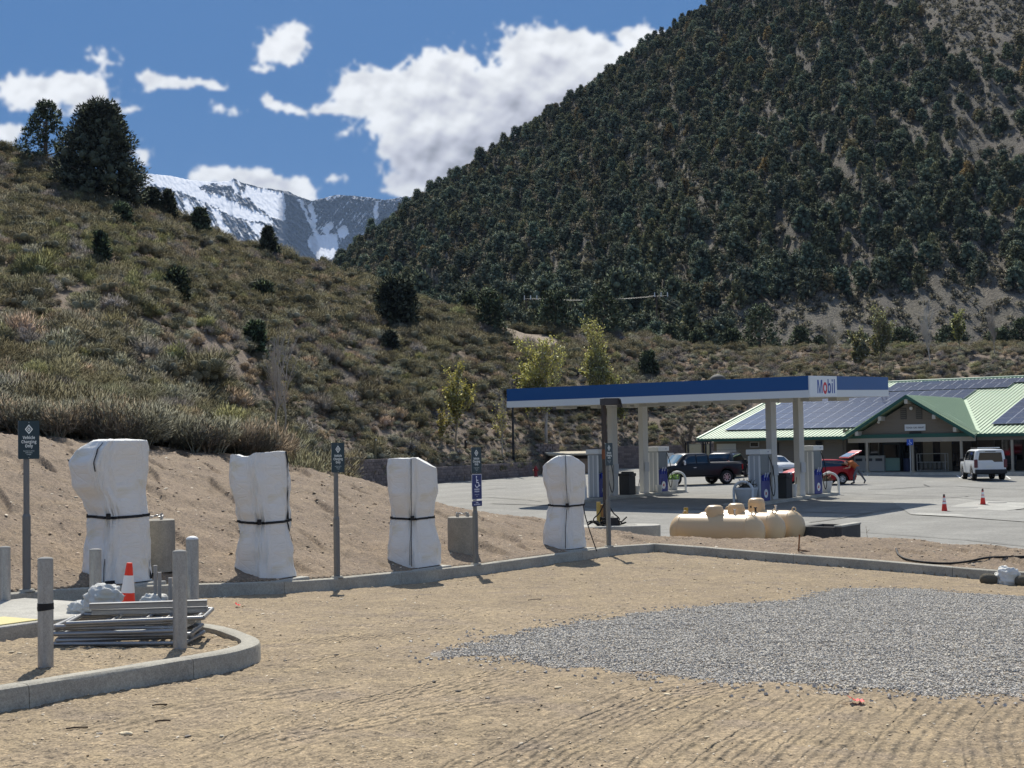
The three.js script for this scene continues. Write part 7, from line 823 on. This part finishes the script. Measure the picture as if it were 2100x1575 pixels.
// ---------------------------------------------------------------- retaining walls, enclosure, poles
const blockMat = std(lin(1, 1, 1), 0.97, { bumpMap: setRep(dirtBump, 1), bumpScale: 0.03 });
function blockWall(name, label, path, topPx, base, seed) {   // path [[X, D]], topPx(f 0..1) world height
  const r = rng(seed), t = thing(name, label, 'retaining wall', V(path[0][0], base(path[0][0], path[0][1]), -path[0][1])), cur = new THREE.CatmullRomCurve3(path.map(([X, D]) => V(X, 0, -D))), len = cur.getLength(), n = Math.floor(len / 0.42), q = [], ii = []; let L = 0; const mats = [], cols = [];
  for (let i = 0; i <= n; i++) { const f = i / n, p = cur.getPointAt(f), g = cur.getTangentAt(f), nx = V(-g.z, 0, g.x), back = p.clone().addScaledVector(nx, -0.3), top = topPx(f), b = base(p.x, -p.z) - 0.3; const fr = p.clone().addScaledVector(nx, -0.06); q.push(fr.x, b, fr.z, fr.x, top - 0.02, fr.z, back.x, top - 0.02, back.z); if (i < n) { const k = 3 * i; ii.push(k, k + 3, k + 1, k + 1, k + 3, k + 4, k + 1, k + 4, k + 2, k + 2, k + 4, k + 5); } const yaw = Math.atan2(-g.z, g.x); let row = 0; for (let y = b; y < top - 0.1; y += 0.2, row++) { const s = row % 2 ? 0.5 : 0, ff = clamp((i + s) / n), pp = cur.getPointAt(ff); mats.push(M4(V(pp.x, y + 0.1, pp.z), [0, yaw + (r() - 0.5) * 0.06, 0], V(0.405, 0.19, 0.16 + 0.05 * r()))); const v = 0.75 + 0.5 * r(); cols.push(new THREE.Color(0.22 * v, 0.18 * v, 0.165 * v)); } }
  const off3 = (g) => g.translate(-t.position.x, -t.position.y, -t.position.z); obj('core', off3(quadsGeo(q, ii)), std(lin(0.1, 0.085, 0.08), 1), t);
  const bg = new RoundedBoxGeometry(1, 1, 1, 1, 0.08), im = new THREE.InstancedMesh(bg, blockMat, mats.length); const inv = new THREE.Matrix4().makeTranslation(-t.position.x, -t.position.y, -t.position.z); mats.forEach((m, i) => { im.setMatrixAt(i, inv.clone().multiply(m)); im.setColorAt(i, cols[i]); }); im.name = 'blocks'; im.userData.kind = 'stuff'; t.add(im);
  return t;
}
{
  const wl = [[-14, 78], [-10.4, 86], [-5.2, 97], [-1.6, 104.5], [1.3, 110.6]], top = (f) => { const cur = new THREE.CatmullRomCurve3(wl.map(([X, D]) => V(X, 0, -D))), p = cur.getPointAt(f), [x] = toPx(p), D = -p.z; const y = x < 734 ? 939 : x < 832 ? 941 : x < 850 ? 946 : x < 866 ? 950 : x < 882 ? 954 : lerp(958, 946, (x - 882) / 210); return rel(x, y, D); };
  blockWall('block_wall', 'stepped brown block wall curving behind the covered chargers', wl, top, lotH, 31);
  blockWall('block_wall', 'straight brown block wall behind the pumps', [[6.4, 119.6], [9.2, 120.5], [17.2, 120.5]], (f) => rel(lerp(1210, 1465, f), lerp(919, 909, f), 120.3), lotH, 32);
  blockWall('block_wall', 'upper brown block wall on the slope above the pumps', [[6.2, 126], [9.5, 127.5], [17.0, 127.5]], (f) => rel(lerp(1200, 1440, f), lerp(893, 903, f), 127), (X, D) => rel(1300, 925, 127), 33);
  blockWall('block_wall', 'short dark block wall by the thin bare sapling', [[-1.4, 108.4], [0.6, 111.4]], (f) => rel(lerp(1020, 1058, f), 935, 109.5), (X, D) => rel(1040, 953, 109.5), 34);
  blockWall('block_wall', 'short dark block wall at the cottonwood foot', [[2.0, 115.5], [3.6, 116.5]], (f) => rel(lerp(1100, 1140, f), 912, 116), (X, D) => rel(1120, 928, 116), 35);
}
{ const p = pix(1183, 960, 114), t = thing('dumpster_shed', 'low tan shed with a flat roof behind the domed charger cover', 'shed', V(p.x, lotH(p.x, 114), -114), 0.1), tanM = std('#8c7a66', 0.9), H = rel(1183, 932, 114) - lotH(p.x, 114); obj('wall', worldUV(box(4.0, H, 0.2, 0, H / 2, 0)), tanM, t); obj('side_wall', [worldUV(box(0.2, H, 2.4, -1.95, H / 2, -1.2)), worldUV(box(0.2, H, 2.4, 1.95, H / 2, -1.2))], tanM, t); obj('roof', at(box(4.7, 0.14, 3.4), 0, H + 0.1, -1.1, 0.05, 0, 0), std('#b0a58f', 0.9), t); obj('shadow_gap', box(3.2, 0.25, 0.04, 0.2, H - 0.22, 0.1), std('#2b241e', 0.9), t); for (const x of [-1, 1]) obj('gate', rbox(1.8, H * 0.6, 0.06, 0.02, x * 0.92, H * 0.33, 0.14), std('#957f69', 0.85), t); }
{ const p = pix(1099, 968, 109), t = thing('fire_hydrant', 'dark red fire hydrant at the end of the stepped block wall', 'hydrant', V(p.x, lotH(p.x, 109), -109)), red = std('#8a1a1c', 0.5); obj('barrel', new THREE.LatheGeometry([[0.17, 0], [0.17, 0.06], [0.12, 0.08], [0.12, 0.55], [0.15, 0.58], [0.15, 0.62], [0.12, 0.7], [0.05, 0.78], [0.04, 0.84], [0, 0.84]].map(([x, y]) => new THREE.Vector2(x, y)), 20), red, t); for (const s of [1, -1]) obj('outlet', at(cyl(0.055, 0.055, 0.12, 0, 0, 0, 12), s * 0.15, 0.48, 0, 0, 0, Math.PI / 2), red, t); obj('outlet_cap', at(cyl(0.07, 0.07, 0.1, 0, 0, 0, 12), 0, 0.44, 0.15, Math.PI / 2), red, t); }
{ const t = place('bundle_rack', 'black rack stacked with pale wrapped bundles beside the store', 1432, 955, 106, [1, 0.1], 'rack'); for (const x of [-0.85, 0.5, 0.85]) for (const z of [-0.4, 0.4]) obj('upright', box(0.1, 2.5, 0.1, x, 1.25, z), dark, t); for (const y of [0.15, 1.25, 2.45]) obj('shelf', box(1.9, 0.1, 0.95, 0, y, 0), dark, t); const cl = std('#b5a98c', 0.85, { map: stainMap }); for (const [x, y, w] of [[-0.25, 0.72, 1.05], [0.67, 0.7, 0.3], [-0.3, 1.85, 1.0], [0.68, 1.82, 0.32]]) obj('bundle', rbox(w, 0.92, 0.8, 0.12, x, y, 0.02), cl, t); }
{ const p = pix(1375, 930, 108), t = thing('white_frame_sign', 'small white frame sign before the block wall', 'sign', V(p.x, lotH(p.x, 108), -108)); for (const x of [-0.2, 0.2]) obj('leg', box(0.06, 1.6, 0.05, x, 0.8, 0), white, t); obj('board', box(0.5, 0.5, 0.04, 0, 1.4, 0.03), white, t); }
function post(px, pyTop, D, h, label, hex = '#6d5745', w = 0.16) { const p = pix(px, pyTop, D), t = thing('timber_post', label, 'post', V(p.x, hillH(p.x, D) - 0.2, -D)), H = Math.max(h, p.y - t.position.y); obj('shaft', cyl(w * 0.48, w * 0.5, H, 0, H / 2, 0, 10), std(hex, 0.95), t); obj('pale_tag', box(0.07, 0.1, 0.03, w * 0.4, H - 0.12, 0.06), white, t); }
post(615, 897, 85, 1.1, 'short brown timber post on the slope above the block wall'); post(769, 898, 92, 1.3, 'timber post with a pale tag above the block wall', '#7b7050', 0.18); post(491, 900, 62, 0.8, 'grey timber post among sage behind the folded-top charger', '#6e6258', 0.1); post(955, 928, 106, 0.9, 'dark timber post beside the slim young tree', '#2e261f', 0.2);
{ const p = pix(1053, 935, 110), y = hillH(p.x, 110) - 0.1, H = rel(1053, 780, 110) - y, t = thing('street_lamp', 'thin black lamp pole left of the canopy', 'lamp pole', V(p.x, y, -110)); obj('pole', cyl(0.07, 0.1, H, 0, H / 2, 0, 12), dark, t); obj('arm', rod(V(0, H - 0.05, 0), V(0.5, H + 0.12, 0), 0.04, 8), dark, t); obj('lamp_head', rbox(0.42, 0.1, 0.2, 0.03, 0.5, H + 0.12, 0), dark, t); }
{ // power line
  const wood = std('#5a4c40', 0.95), P = [[1079, 612, 250], [1346, 606, 240], [1480, 668, 236]].map(([x, y, D]) => pix(x, y, D)); const names = ['wooden power pole at the end of the left ridge', 'wooden power pole right of the dense rounded pine'];
  for (let k = 0; k < 2; k++) { const p = P[k], H = k ? 9 : 8.5, t = thing('power_pole', names[k], 'power pole', V(p.x, p.y - H, p.z)); obj('pole', cyl(0.12, 0.17, H + 0.3, 0, H / 2 - 0.1, 0, 10), wood, t); obj('cross_arm', box(2.6, 0.12, 0.1, 0.8, H - 0.25, 0.08), wood, t); for (const x of [-0.3, 0.8, 1.9]) obj('insulator', cyl(0.08, 0.1, 0.75, x, H + 0.15, 0.08, 8), std('#e4e2da', 0.5), t); }
  for (let k = 0; k < 2; k++) { const a = P[k].clone(), b = P[k + 1].clone(), t = thing('power_wires', k ? 'power wires leaving the pole by the dense pine to the right' : 'power wires sagging between the two wooden poles', 'wires', a); for (const x of [-0.3, 0.8, 1.9]) { const L = []; for (let i = 0; i <= 14; i++) { const f = i / 14; L.push(V((b.x - a.x) * f + x, (b.y - a.y) * f - 2.2 * f * (1 - f), (b.z - a.z) * f)); } obj('wire', tube(L, 0.022, 4, 30), std('#8d8a7c', 0.6), t); } }
}

renderer.render(scene, camera);
